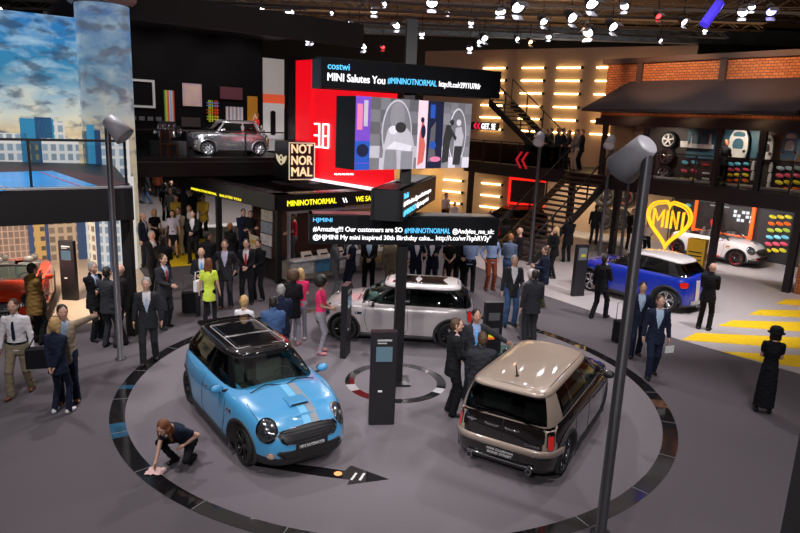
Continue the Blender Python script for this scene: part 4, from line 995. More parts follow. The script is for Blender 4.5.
for k, (x, y) in enumerate(((155, 75), (205, 80))): mirror_cap(*q2(x, y), 4.9, 'blue', 'behind the heart sign, %s one' % ('left', 'right')[k], 1.1)
mirror_cap(*q2(190, 125), 4.9, 'pink', 'behind the heart sign')
for k, (px, py) in enumerate(((669, 140), (667, 156.5), (664, 174))):
    t = thing('car_wheel', 'alloy wheel on the dark upper shop wall, %s of three' % ('white top one', 'middle', 'bottom')[k], 'wheel', group='wheels on the upper shop wall'); t.matrix_world = Matrix.Translation(bp(px, py, 1.75)) @ Matrix.Rotation(rad(-52), 4, 'Z')
    wheel(t, (0, 0, 0), .34, [WHITE, CHROME, CHROME][k], 5, 'single' if k == 0 else 'twin', -1, .2)
# decorated bodywork pieces
def board(px0, py0, px1, py1, y, m, name, label, cat, th=.05, parent=None):
    a = bl(px0, py0, y); b = bl(px1, py1, y); o = obj(name, MB().box(((a.x+b.x)/2, y-th/2, (a.z+b.z)/2), (abs(b.x-a.x), th, abs(a.z-b.z)), M=BF), m); tag(o, label, cat); return o
BLU = mat('panel_teal', (.03, .12, .17), .5, var=.4, scale=2); BRN = mat('panel_brown', (.22, .13, .08), .5, var=.4, scale=1)
board(630, 126, 643, 185, 1.88, mat('plaster_cream', (.6, .42, .28), .7), 'wall_panel', 'cream wall panel at the left end of upper shop', 'wall panel')
board(722, 127, 757, 158, 1.88, BLU, 'wall_panel', 'teal wall panel behind the white bodywork display', 'wall panel')
board(690, 126, 715, 160, 1.88, BLU, 'wall_panel', 'teal wall panel beside the hanging bumper', 'wall panel')
board(765, 127, 800, 162, 1.88, BRN, 'wall_panel', 'brown wall panel at the right end of upper shop', 'wall panel')
def bonnet_piece(px, py, m1, m2, label, w=.62, h=.85):
    t = thing('bodywork_panel', label, 'car part'); t.matrix_world = Matrix.Translation(bp(px, py, 1.7)) @ Matrix.Rotation(rad(-52), 4, 'Z') @ Matrix.Rotation(PI/2, 4, 'X')
    pts = [(-w*.42, -h/2), (w*.42, -h/2), (w*.5, -h*.2), (w*.46, h*.2), (w*.3, h*.42), (w*.12, h/2), (-w*.12, h/2), (-w*.3, h*.42), (-w*.46, h*.2), (-w*.5, -h*.2)]
    obj('shell', MB().prism(pts, 0, .09), m1, t); obj('opening', MB().prism([(x*.55, y*.35-.02) for x, y in pts], .09, .11), m2, t); obj('opening', MB().prism([(x*.6, y*.16+h*.3) for x, y in pts], .09, .11), m2, t)
    for s in (-1, 1): obj('lamp', MB().sphere((s*w*.34, -h*.28, .09), (.07, .07, .05), 10), CHROME, t)
bonnet_piece(739.5, 143, mat('panel_white', (.68, .68, .66), .4), BLU, 'white car front panel hung on the teal wall', .72, 1.05)
bonnet_piece(767, 147, mat('panel_white', (.68, .68, .66), .4), BLACK, 'silver and black wing panel right of the upper shop post', .5, .85)
bonnet_piece(791, 145, mat('panel_steelblue', (.12, .25, .38), .3, .3), WHITE, 'blue seat-like bodywork panel at right edge', .55, 1.0)
t = bthing('rear_carrier', 'white bumper and carrier hung above the coloured caps', 'car part', 697, 146, 1.65)
obj('bumper', MB().box((0, 0, 0), (1.25, .12, .16)).box((-.5, 0, .05), (.3, .16, .22)), WHITE, t)
for x, z in ((-.22, .2), (.5, .22)): obj('upright', MB().box((x, -.02, z), (.06, .06, .5)), WHITE, t)
for k, (x, y) in enumerate(((404, 308), (402, 331), (399, 352), (402, 272))):
    p = q1(x, y); o = obj('wall_hook', MB().box((0, 0, 0), (.26, .06, .06)), WHITE if k < 3 else mat('hook_red', (.6, .03, .03), .4)); o.matrix_world = Matrix.Translation(bp(*p, 1.8)) @ Matrix.Rotation(rad(-52), 4, 'Z'); tag(o, ['short white trim bar on shop wall, upper', 'short white trim bar on shop wall, middle', 'short white trim bar on shop wall, lowest', 'short red trim bar on shop wall above white ones'][k], 'trim bar')
for k, (x, y) in enumerate(((677, 287), (671, 330), (665, 368), (603, 280), (600, 322))):
    p = q1(x, y); o = obj('scale_model', MB().box((0, 0, 0), (.10, .08, .26)).sphere((0, 0, .15), (.05, .05, .06), 8), WHITE); o.matrix_world = Matrix.Translation(bp(*p, 1.78)) @ Matrix.Rotation(rad(-52), 4, 'Z'); tag(o, 'small white shift knob on shop wall, %s' % ['right group top', 'right group middle', 'right group bottom', 'beside the middle caps, upper', 'beside the middle caps, lower'][k], 'accessory')
# thin pale slabs painting the lit upper floor behind the railing
for k, (x0, x1, lb) in enumerate(((-7.3, -4.6, 'left'), (-4.3, -2.2, 'middle'), (-1.9, 1.2, 'right'))): o = obj('lit_floor_slab', MB().box(((x0+x1)/2, 1.45, 3.25), (x1-x0, .7, .06), M=BF), mat('lit_floor_grey', (.35, .30, .28), .5)); tag(o, 'pale slab painted as lit floor along the upper shop wall, %s one' % lb, 'plinth')
# orange framed screen and its picture
a = bl(697, 203, 4.85); b = bl(751, 231, 4.85); cx_, cz_ = (a.x+b.x)/2, (a.z+b.z)/2; w_, h_ = abs(b.x-a.x), 1.5
t = thing('framed_display', 'large dark display with glowing orange frame behind the white roadster', 'display'); t.matrix_world = BF @ Matrix.Translation((cx_, 4.85, cz_))
obj('panel', MB().box((0, .05, 0), (w_, .08, h_)), mat('display_dark', (.04, .035, .035), .3, var=.8, scale=3), t); OR = mat('frame_orange', (.75, .10, .01), .5, emit=(1, .12, .01), es=.7)
for nm, c, d in (('frame_side', (-w_/2, 0, 0), (.12, .12, h_+.1)), ('frame_side', (w_/2, 0, 0), (.12, .12, h_+.1)), ('frame_bottom', (0, 0, -h_/2), (w_+.1, .12, .12))): obj(nm, MB().box(c, d), OR, t)
mb = MB()
for k in range(5):
    for j in range(3):
        if (k+j) % 3: mb.box((w_*.20+k*.17, -.03, -.05+j*.17), (.12, .02, .12))
obj('picture', mb, glow('picture_white', (.8, .85, .9), .9), t); mb = MB(); mb.box((-.5, -.03, h_*.38), (1.3, .02, .05)).box((-.2, -.03, h_*.28), (.8, .02, .04)); obj('caption', mb, glow('picture_grey', (.6, .6, .6), .6), t)
# heart sign
g = bl(669, 215, -.25); t = thing('heart_sign', 'yellow neon heart outline sign with tube letters inside', 'sign'); t.matrix_world = BF @ Matrix.Translation((g.x, -.25, 1.75))
NE = mat('neon_yellow', (.75, .42, .02), .4, emit=(1., .50, .01), es=1.0)
def heart(sc, n=56): return [(sc*14.4*math.sin(a)**3, 0, sc*((13*math.cos(a)-5*math.cos(2*a)-2*math.cos(3*a)-math.cos(4*a))*.97+(4.2*math.exp(-(16*math.sin(a)**3/4.5)**2) if math.cos(a) > 0 else 0))) for a in [2*PI*k/n for k in range(n)]]
H0 = heart(.062); obj('heart_outline', MB().tube(H0, .045, 8, closed=True), NE, t); obj('heart_inner_outline', MB().tube(heart(.055), .03, 8, closed=True), NE, t)
LET = {'M': [[(0, 0), (0, 1), (.5, .35), (1, 1), (1, 0)]], 'I': [[(0, 0), (0, 1)]], 'N': [[(0, 0), (0, 1), (.9, 0), (.9, 1)]]}
xx = -.60
for ch, w2 in (('M', .38), ('I', 0), ('N', .28), ('I', 0)):
    mb = MB()
    for off in (-.022, .022):
        for s_ in LET[ch]: mb.tube([(xx+x*w2+off, 0, -.22+.66*z+off*.5) for x, z in s_], .028, 6)
    obj('letter', mb, NE, t); xx += w2+.17
t2 = MB().tube([(0, .1, -.9), (0, .1, .9)], .02, 6); obj('support_rod', t2, STEEL, t); obj('support_rod', MB().tube([(0, .05, .62), (0, .2, .95)], .02, 6), STEEL, t)
# yellow crate
p = at(694, 272); t = thing('display_box', 'yellow box with dark print standing beside the white roadster', 'box', (p.x, p.y, .012), rad(-40)); obj('case', MB().box((0, 0, .62), (.62, .4, 1.24)), mat('box_yellow', (.75, .45, .02), .5), t)
mb = MB(); [mb.box((0, -.205, .35+.14*k), (.46, .01, .04)) for k in range(4)]; obj('print', mb, BLACK, t)
# ------------------------------------------------------------------ left: picture wall, column, pool deck
PW = frame((-11.62, 20.74), 35); SKYW = sky_mat('sky_print', .68, 1.15)
FB = [facade_mat('front_brick', (.55, .33, .22), (.30, .17, .12), .16, .22, .75), facade_mat('front_orange', (.62, .34, .10), (.10, .07, .05), .30, .32, .7, .3), facade_mat('front_tan', (.50, .33, .20), (.24, .15, .10), .26, .30, .75, .2),
      facade_mat('front_pale', (.62, .60, .58), (.30, .38, .46), .24, .30, .75, .2), glow('front_navy', (.02, .05, .12), .8), facade_mat('front_cream', (.80, .66, .48), (.35, .22, .14), .26, .3, .8, .25), glow('front_blue', (.03, .20, .36), .8), facade_mat('front_dark', (.05, .10, .14), (.30, .28, .16), .22, .3, .6, .3)]
w = struct('wall_picture', MB().box((-.45, 0, 0), (8.7, .2, 7.8)), SKYW); w.matrix_world = PW @ Matrix.Translation((-1.6, .1, 3.9))
# texture space of the wall runs with its height
w.matrix_world = PW @ Matrix.Translation((-1.6, .1, 0)); w.data.transform(Matrix.Translation((0, 0, 3.9)))
def pl(px, py):
    p = PW.inverted() @ on_plane(px, py, (-11.62, 20.74), 35); return p.x, p.z
def building(x0, x1, z0, z1, m, label, M=PW, y=-.012, par=None):
    o = obj('printed_building', MB().box(((x0+x1)/2+1.6*0, y, (z0+z1)/2), (x1-x0, .02, z1-z0)), m, w); o.matrix_local = Matrix.Translation((1.6, -.1, 0)); return o
ex = [pl(p, 215)[0] for p in (-60, -8, 26, 33, 44, 51, 82, 88, 96)]
# upper skyline (behind the pool deck)
for px0, px1, pz, m in ((-40, 20, 132, 3), (19, 53, 118, 6), (20, 26, 133, 4), (26, 38, 139, 7), (41, 78, 138, 3), (34, 51, 117, 4), (53, 64, 121, 3)):
    a, zt_ = pl(px0, pz); b, _ = pl(px1, pz); building(a, b, 3.0, zt_, FB[m], '', y=-.012-.004*(m == 3)-.002*(m == 7))
for k, (px0, px1, m) in enumerate(((-60, 28, 0), (28, 33.5, 4), (33.5, 45, 1), (45, 49, 4), (49, 77, 2), (77, 86, 4), (86, 90, 3), (90, 102, 5), (102, 118, 3))):
    a, _ = pl(px0, 235); b, _ = pl(px1, 235); building(a, b, .0, 3.0, FB[m], '')
# column
cx0, cy0, cr = -9.27, 20.45, .76
mb = MB(); mb.lathe([(cr, 0), (cr, 8.05)], 48); o = struct('column_picture', mb, sky_mat('sky_print_dim', .52, 1.3, .30)); o.location = (cx0, cy0, 0)
def arc_patch(a0, a1, z0, z1, m, nm='printed_building', n=12, r=.006):
    mb = MB(); vs = []
    for k in range(n+1): a = rad(a0+(a1-a0)*k/n); vs += [((cr+r)*math.cos(a), (cr+r)*math.sin(a), z0), ((cr+r)*math.cos(a), (cr+r)*math.sin(a), z1)]
    mb.add(vs, [(2*k, 2*k+2, 2*k+3, 2*k+1) for k in range(n)], 0, True); return obj(nm, mb, m, o)
arc_patch(-150, -118, 3., 4.35, FB[7]); arc_patch(-120, -98, 3., 4.55, FB[6]); arc_patch(-98, -84, 3., 4.4, FB[4]); arc_patch(-84, -20, 3., 4.15, FB[3])
arc_patch(-160, -112, 0, 3., FB[5]); arc_patch(-112, -100, 0, 3., FB[4]); arc_patch(-100, -80, 0, 3., FB[3]); arc_patch(-80, -68, 0, 3., FB[4]); arc_patch(-68, -10, 0, 3., FB[3])
o2 = struct('column_capital', MB().lathe([(.9, 8.05), (1.05, 8.15), (1.1, 8.5), (1.25, 8.9), (1.25, 9.4), (.01, 9.4)], 6, smooth=False), mat('capital_beige', (.40, .30, .26), .6)); o2.location = (cx0, cy0, 0)
o2 = struct('column_shaft', MB().lathe([(.75, 9.4), (.75, 14)], 24), mat('hall_concrete', (.12, .09, .08), .8)); o2.location = (cx0, cy0, 0)
# deck
A1, A2 = (-5.86, 13.91), (-17.3, 5.8); B1 = (-8.6, 19.2); B2 = (-14.6, 18.4)
struct('floor_pool_deck', poly_slab([A2, A1, B1, (-9.4, 19.6), B2, (-18.2, 15)], 2.7, 3.40), mat('deck_black', (.010, .009, .010), .45))
struct('trim_6', poly_slab([A2, A1, (A1[0]-.06, A1[1]+.08), (A2[0]-.06, A2[1]+.08)], 3.40, 3.44), mat('deck_edge', (.3, .29, .30), .4))
POOL = mat('pool_print_blue', (.01, .16, .42), .25, emit=(.01, .22, .5), es=.35, var=.3, scale=1.2)
pq = [(-60, 173.5), (52, 170.5), (97, 185.5), (-60, 193)]
t = thing('pool_display', 'blue printed pool floor with lane lines on the upper left deck', 'display'); o = obj('pool_surface', poly_slab([G2(*q, 3.42) for q in pq], 3.40, 3.415), POOL, t)
def deckline(a, b, wdt, m, nm): 
    a, b = Vector((*G2(*a, 3.42), 3.42)), Vector((*G2(*b, 3.42), 3.42)); d = (b-a).normalized()*wdt; n = Vector((-d.y, d.x, 0)); obj(nm, MB().add([a-n, b-n, b+n, a+n], [(0, 1, 2, 3)]), m, o)
deckline((-20, 176), (8, 190), .02, WHITE, 'lane_line'); deckline((40, 172), (83, 187), .02, mat('line_red', (.5, .05, .1), .4), 'lane_line')
struct('trim_7', poly_slab([G2(*q, 3.42) for q in ((-60, 167), (55, 165.5), (130, 183), (105, 185.8), (97, 185.8), (52, 170), (-60, 173))], 3.401, 3.41), mat('deck_maroon', (.06, .02, .02), .5))
T = frame(A1, 35); railing('glass_railing', 'glass railing along the front edge of the pool deck', T @ Matrix.Rotation(PI, 4, 'Z') @ Matrix.Translation((.1, -.12, 0)), 9, 3.44, 5, .95, glass_mat('clear_rail', (.90, .92, .94), 1.2))
o = obj('steel_post', MB().box((0, 0, 1.35), (.2, .2, 2.7)), CHAR); o.location = (A1[0]-.22, A1[1]+.12, 0); tag(o, 'black steel post under the right corner of the pool deck', 'post')
# ------------------------------------------------------------------ gallery with the chrome car
GF = frame((-9.2, 22.0), 38); GZ = 3.45
def gbox(name, x0, x1, y0, y1, z0, z1, m): return struct(name, MB().box(((x0+x1)/2, (y0+y1)/2, (z0+z1)/2), (x1-x0, y1-y0, z1-z0), M=GF), m)
gbox('floor_gallery', -.6, 6.6, 0, 5.2, 2.78, GZ, mat('deck_black2', (.014, .012, .013), .35))
gbox('trim_8', -.6, 6.6, -.03, 0, 3.28, 3.32, mat('deck_groove', (.06, .055, .06), .4))
gbox('wall_gallery', -1, 7.2, 5.0, 5.2, GZ, 8.6, DARKW); gbox('ceiling_gallery', -1.5, 7.6, -1.2, 5.2, 8.3, 8.5, mat('gallery_ceiling', (.03, .027, .03), .35))
gbox('trim_9', -1.5, 8.4, -1.3, -1.1, 7.75, 8.6, BLACK)
GI = GF.inverted()
def gp2(px, py): o = GF @ Vector((0, 4.97, 0)); return GI @ on_plane(px, py, o, 38)
def art(px0, py0, px1, py1, name, label, build):
    a, b = gp2(px0, py0), gp2(px1, py1); w_, h_ = b.x-a.x, a.z-b.z; t = thing(name, label, 'wall art'); t.matrix_world = GF @ Matrix.Translation(((a.x+b.x)/2, 4.93, (a.z+b.z)/2)); build(t, w_, h_); return t
def E_(n, c): return mat('art_'+n, c, .6, var=.05, emit=c, es=.12)
def a_frame(t, w_, h_):
    for nm, c, d in (('frame_side', (-w_/2, 0, 0), (.09, .06, h_)), ('frame_side', (w_/2, 0, 0), (.09, .06, h_)), ('frame_rail', (0, 0, h_/2), (w_+.09, .06, .09)), ('frame_rail', (0, 0, -h_/2), (w_+.09, .06, .09))): obj(nm, MB().box(c, d), E_('white', (.62, .6, .58)), t)
def a_stripes(cols, bg=None):
    def f(t, w_, h_):
        n = len(cols); mb = MB()
        for k in range(n): mb.box((-w_/2+w_*(k+.5)/n, 0, 0), (w_/n, .06, h_), m=k)
        obj('canvas', mb, [E_('s%d%d' % (int(c[0]*99), int(c[1]*99)), c) for c in cols], t)
    return f
def a_dots(t, w_, h_):
    obj('canvas', MB().box((0, 0, 0), (w_, .05, h_)), E_('pinkwhite', (.72, .55, .52)), t); mb = MB(); random.seed(2)
    for i in range(8):
        for j in range(9): mb.box((-w_/2+w_*(i+.5)/8, -.03, -h_/2+h_*(j+.5)/9), (w_*.06, .01, h_*.045), m=random.randrange(4))
    obj('dot_pattern', mb, [E_('d0', (.55, .05, .1)), E_('d1', (.6, .25, .05)), E_('d2', (.3, .1, .4)), E_('d3', (.7, .5, .1))], t)
def a_tartan(t, w_, h_):
    mb = MB()
    for k, x in enumerate((-.3, -.18, -.02, .22, .38)): mb.box((w_*x, 0, 0), (w_*.07, .03, h_), m=0 if k < 3 else 1)
    for k, z in enumerate((-.38, -.26, -.08, .05, .25, .38)): mb.box((0, -.02, h_*z), (w_, .03, h_*.05), m=(0, 0, 1, 1, 2, 2)[k])
    obj('ribbon_grid', mb, [E_('t0', (.55, .65, .03)), E_('t1', (.75, .08, .02)), E_('t2', (.12, .25, .7))], t)
def a_plain(c): return lambda t, w_, h_: obj('canvas', MB().box((0, 0, 0), (w_, .06, h_)), E_('p%d%d%d' % tuple(int(k*99) for k in c), c), t)
art(120, 79, 154, 107, 'picture_frame', 'empty white frame on black gallery wall beside the sky column', a_frame)
art(163.5, 90, 175, 130, 'striped_panel', 'tall panel of rainbow vertical stripes on gallery wall', a_stripes([(.12, .35, .05), (.65, .6, .05), (.75, .3, .03), (.7, .05, .1), (.7, .55, .6), (.2, .4, .7), (.5, .6, .7), (.7, .3, .1), (.45, .02, .02)]))
art(182, 83, 201.5, 106.5, 'dotted_panel', 'white panel with small coloured dots on gallery wall', a_dots)
art(206, 100, 218.5, 122, 'tartan_panel', 'lime, red and blue ribbon grid on gallery wall', a_tartan)
art(219.5, 86.5, 242, 100, 'maroon_panel', 'dull maroon panel with fine pattern on gallery wall', a_plain((.13, .035, .05)))
art(225.5, 106.5, 242.5, 124, 'barcode_panel', 'white panel with thin grey bars above the chrome car', a_stripes([(.7, .6, .6), (.25, .2, .25), (.7, .62, .6), (.4, .35, .45), (.72, .65, .62), (.3, .25, .3), (.7, .6, .6), (.45, .4, .5), (.72, .62, .6)]))
art(247, 96, 257, 122.5, 'orange_panel', 'narrow orange panel at the right of the gallery wall', a_plain((.58, .24, .02)))
art(181, 117, 200, 127, 'dark_print', 'dark print with a faint light spot on gallery wall', a_plain((.05, .035, .035)))
t = thing('logo_sign', 'faint grey writing low on the black gallery wall', 'sign'); a = gp2(133, 118); t.matrix_world = GF @ Matrix.Translation((a.x, 4.93, a.z))
mb = MB(); [mb.box((k*.34, 0, 0), (.22, .03, .16)) for k in range(4)]; obj('lettering', mb, E_('grey', (.12, .11, .11)), t)
# bright opening right of gallery wall
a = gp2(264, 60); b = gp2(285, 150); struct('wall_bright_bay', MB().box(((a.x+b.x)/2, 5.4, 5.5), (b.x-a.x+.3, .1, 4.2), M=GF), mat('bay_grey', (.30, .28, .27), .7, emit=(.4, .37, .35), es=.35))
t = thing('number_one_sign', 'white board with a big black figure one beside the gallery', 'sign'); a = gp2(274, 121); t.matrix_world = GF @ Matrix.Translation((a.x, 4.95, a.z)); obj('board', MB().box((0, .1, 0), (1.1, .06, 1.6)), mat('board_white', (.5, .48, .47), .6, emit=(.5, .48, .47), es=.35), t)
o_, _, _ = lettering('1', t, BLACK, -.12, .03, -.62, None, 1.05, bold=.05, name='numeral')
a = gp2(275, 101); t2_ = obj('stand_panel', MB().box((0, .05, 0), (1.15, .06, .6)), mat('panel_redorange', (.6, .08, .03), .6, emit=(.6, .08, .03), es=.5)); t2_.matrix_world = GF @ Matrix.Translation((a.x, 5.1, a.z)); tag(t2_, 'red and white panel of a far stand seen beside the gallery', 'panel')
railing('glass_railing', 'glass railing in front of the chrome car gallery', GF @ Matrix.Translation((-.3, .06, 0)), 6.6, GZ, 3, .95, glass_mat('clear_rail', (.90, .92, .94), 1.2))
# furniture on the gallery
g = at(160, 158, GZ); t = thing('wooden_chair', 'brown chair standing on the gallery behind the railing', 'chair', (g.x, g.y+.9, GZ), 1.0)
cm_ = mat('chair_wood', (.16, .05, .02), .5)
for x in (-.2, .2):
    obj('leg', MB().box((x, -.2, .22), (.04, .04, .44)), cm_, t); obj('leg', MB().box((x, .2, .45), (.04, .04, .9)), cm_, t)
obj('seat', MB().box((0, 0, .45), (.45, .45, .05)), cm_, t); obj('backrest', MB().box((0, .2, .75), (.42, .03, .3)), BLACK, t)
t = thing('engine_display', 'chromed engine block shown on the dark gallery floor', 'engine', (g.x-.55, g.y+2.2, GZ), .5); random.seed(4)
obj('plinth', MB().box((0, 0, .25), (1.3, .8, .5)), BLACK, t); mb = MB(); mb.box((0, 0, .85), (.7, .45, .5)).box((0, 0, 1.15), (.62, .3, .14))
for k in range(4): mb.tube([(-.25+.17*k, -.2, 1.1), (-.3+.17*k, -.38, .95), (-.3+.17*k, -.42, .65)], .04, 8)
mb.sphere((.45, 0, .85), (.12, .2, .2), 12).sphere((-.42, -.1, .8), (.1, .15, .15), 12); obj('engine_block', mb, CHROME, t)
# ------------------------------------------------------------------ black kiosk
KC = (-3.75, 19.15); KR = frame(KC, 43)              # x along right face, y away
KM = MB(); kb = lambda c, d, m=0: KM.box(c, d, m=m)
t = thing('info_kiosk', 'black kiosk building with glossy flat roof and yellow lettering', 'kiosk'); t.matrix_world = KR
KG = mat('kiosk_gloss', (.010, .009, .010), .3)
KX, KY = 5.2, 6.8
obj('roof_fascia', MB().box((KX/2, .1, 2.5), (KX+.1, .2, .46)).box((KX/2, KY-.1, 2.5), (KX+.1, .2, .46)).box((-.0, KY/2, 2.5), (.2, KY, .46)).box((KX, KY/2, 2.5), (.2, KY, .46)), KG, t)
obj('roof', MB().box((KX/2, KY/2, 2.44), (KX-.1, KY-.1, .1)).box((.35, KY/2, 2.70), (.5, KY, .06)).box((KX/2, .35, 2.70), (KX, .5, .06)), mat('kiosk_roof', (.018, .016, .018), .25), t)
for x, y in ((.08, .08), (.08, 3.9), (.08, KY-.1), (KX-.1, .08), (KX-.1, KY-.1)): obj('corner_post', MB().box((x, y, 1.14), (.16, .16, 2.28)), CHAR, t)
obj('window_frame', MB().box((.42, .02, 1.4), (.07, .1, 1.62)).box((KX/2+.2, .02, 2.18), (KX-.3, .1, .07)).box((KX/2+.2, .02, .60), (KX-.3, .1, .07)).box((KX-.2, .02, 1.4), (.07, .1, 1.62)), mat('frame_silver', (.5, .48, .50), .3, .6), t)
obj('counter_window', MB().box((KX/2+.2, .0, 1.4), (KX-.5, .01, 1.5)), RG, t)
obj('counter', MB().box((KX/2+.2, .25, .3), (KX-.4, .5, .6)), mat('kiosk_counter', (.35, .30, .26), .5), t)
obj('counter_shelf', MB().box((KX/2+.1, -.12, .70), (KX-.6, .42, .05)), WHITE, t)
obj('back_wall', MB().box((3.0, 3.2, 1.15), (4.0, .1, 2.3)), mat('kiosk_back', (.07, .025, .018), .6), t)
obj('floor_plate', MB().box((KX/2, KY/2, .03), (KX-.3, KY-.3, .04)), STEEL, t)
YL = glow('led_yellow', (1, .85, .02), 1.1)
lettering('MININOTNORMAL', t, YL, .35, -.005, 2.38, 1.85, .17, bold=.03); lettering('\\\\', t, glow('led_white', (1, .97, 1.), 1.6), 2.45, -.005, 2.38, .2, .15, bold=.03); lettering('WE SALUTE YOU', t, YL, 3.0, -.005, 2.38, 1.7, .17, bold=.03)
lettering('MININOTNORMAL   SALUTES YOU', t, YL, -.105, 5.6, 2.32, 3.6, .08, rz=-PI/2, bold=.02)
for k, (c1, nm) in enumerate((((.7, .68, .62), 'picture boards'), ((.1, .35, .6), ''), ((.75, .72, .66), ''), ((.6, .45, .2), ''))):
    o = obj('printed_card', MB().box((.9+.95*k, -.02, .38), (.85, .03, .38)), mat('card%d' % k, c1, .5, var=.5, scale=9), t)
for k in range(4):
    o = obj('printed_card', MB().box((-.03, .55+.02*k, 2.05-.38*k), (.04, .62, .34)), mat('poster%d' % k, ((.6, .55, .45), (.3, .35, .4), (.65, .6, .6), (.25, .25, .28))[k], .5, var=.6, scale=9), t)
# folded card displays on the counter
for k in range(6):
    o = obj('folded_card', MB().prism([(0, 0), (.42, 0), (.40, .24), (.02, .24)], -.01, .01, M=Matrix.Translation((0, 0, 0)) @ Matrix.Rotation(rad(60), 4, 'X')), mat('card_cream', (.72, .66, .55), .6)); o.matrix_world = KR @ Matrix.Translation((.75+.62*k, -.22, .73)); tag(o, 'cream leaflet board leaning on kiosk counter, %s from the corner post' % ('first', 'second', 'third', 'fourth', 'fifth', 'sixth')[k], 'leaflet board', 'leaflet boards on the kiosk counter')
    mb = MB(); [mb.box((.06+.05*j, -.0-.0, .08), (.02, .03, .05)) for j in range(6)]; obj('print', MB().box((.2, -.03, .10), (.26, .02, .05)), BLACK, o)
o = obj('shield_sign', MB().prism([(0, .5), (.55, .5), (.45, .1), (.28, 0), (.1, .1)], -.02, .02, M=Matrix.Rotation(PI/2, 4, 'X')), mat('shield_cream', (.7, .6, .42), .5)); o.matrix_world = KR @ Matrix.Translation((-.15, 1.4, .85)) @ Matrix.Rotation(-PI/2, 4, 'Z'); tag(o, 'cream tapered sign with golden mark at the left side of the kiosk', 'sign'); obj('mark', MB().box((.27, -.03, .3), (.3, .02, .12)), mat('mark_gold', (.6, .35, .05), .4), o)
# NOT NORMAL box sign on the roof
g = at(297, 183, 2.75); t = thing('box_sign', 'black cube sign reading NOT NORMAL on the kiosk roof', 'sign', (g.x+.15, g.y+.1, 2.73), rad(30))
obj('housing', MB().box((0, .75, .78), (.98, 1.5, 1.32)), mat('sign_housing', (.012, .011, .012), .35), t); CR = mat('sign_cream', (.75, .62, .42), .5, emit=(.9, .74, .5), es=.45)
obj('base', MB().box((0, .45, .06), (.6, .6, .12)).box((-.1, .35, .0), (1.5, 1.0, .04)), BLACK, t)
for c, d in (((-.47, -.01, .78), (.03, .02, 1.28)), ((.47, -.01, .78), (.03, .02, 1.28)), ((0, -.01, 1.415), (.96, .02, .03)), ((0, -.01, .145), (.96, .02, .03))): obj('border', MB().box(c, d), CR, t)
for k, wd_ in enumerate(('NOT', 'NOR', 'MAL')): lettering(wd_, t, CR, -.385, -.012, 1.06-.40*k, .77, .31, bold=.045)
wb_ = MB(); wb_.tube([(-.5, .75+.17*math.cos(a), .78+.17*math.sin(a)) for a in [2*PI*k/20 for k in range(20)]], .022, 6, closed=True)
for s in (-1, 1): wb_.prism([(s*.17, .08), (s*.56, .18), (s*.50, .05), (s*.42, -.03), (s*.32, -.09), (s*.17, -.13)], -.012, .012, M=Matrix.Translation((-.5, .75, .78)) @ Matrix.Rotation(PI/2, 4, 'Z') @ Matrix.Rotation(PI/2, 4, 'X'))
wb_.box((-.505, .75, .78), (.02, .30, .06)); obj('winged_emblem', wb_, CR, t)
# ------------------------------------------------------------------ red walls
RED = mat('red_wall', (.75, .004, .012), .5, emit=(1, .002, .012), es=.55, var=.03)
RW = frame((-3.23, 23.39), -47)
t = thing('red_display_wall', 'big glowing red wall with white digital figures behind photo screens', 'display wall'); t.matrix_world = RW
obj('panel', MB().box((1.9, .2, 4.5), (3.9, .4, 3.2)), RED, t); obj('light_strip', MB().box((1.9, -.08, 2.86), (3.9, .3, .06)), glow('strip_pink', (1, .75, .78), 1.5), t)
SEG = {'3': 'abgcd', '8': 'abcdefg'}; LW_ = glow('led_white', (1, .97, 1.), 1.6)
def digit(ch, x, z, w_, h_, par):
    S_ = dict(a=[(0, h_), (w_, h_)], b=[(w_, h_), (w_, h_/2)], c=[(w_, h_/2), (w_, 0)], d=[(0, 0), (w_, 0)], e=[(0, 0), (0, h_/2)], f=[(0, h_/2), (0, h_)], g=[(0, h_/2), (w_, h_/2)])
    mb = MB(); [mb.tube([(x+p[0], -.03, z+p[1]) for p in S_[s]], .032, 6) for s in SEG[ch]]; obj('digit', mb, LW_, par)
digit('3', .0, 4.02, .30, .80, t); digit('8', .52, 4.02, .32, .80, t); obj('decimal_point', MB().box((.41, -.03, 4.03), (.06, .05, .06)), LW_, t)
mb = MB(); [mb.box((1.3+.22*k, -.02, 3.15+.02*k), (.16, .02, .05)) for k in range(5)]; obj('small_lettering', mb, LW_, t)
t = thing('red_tower', 'tall plain red panel left of the digital figures', 'display wall'); t.matrix_world = frame((-4.25, 25.3), -47); obj('panel', MB().box((.5, .15, 5.35), (1.0, .3, 3.5)), RED, t); obj('edge', MB().box((-.25, .15, 5.3), (.5, .34, 3.9)), BLACK, t); obj('header', MB().box((.6, .1, 7.15), (1.6, .4, .12)), BLACK, t)
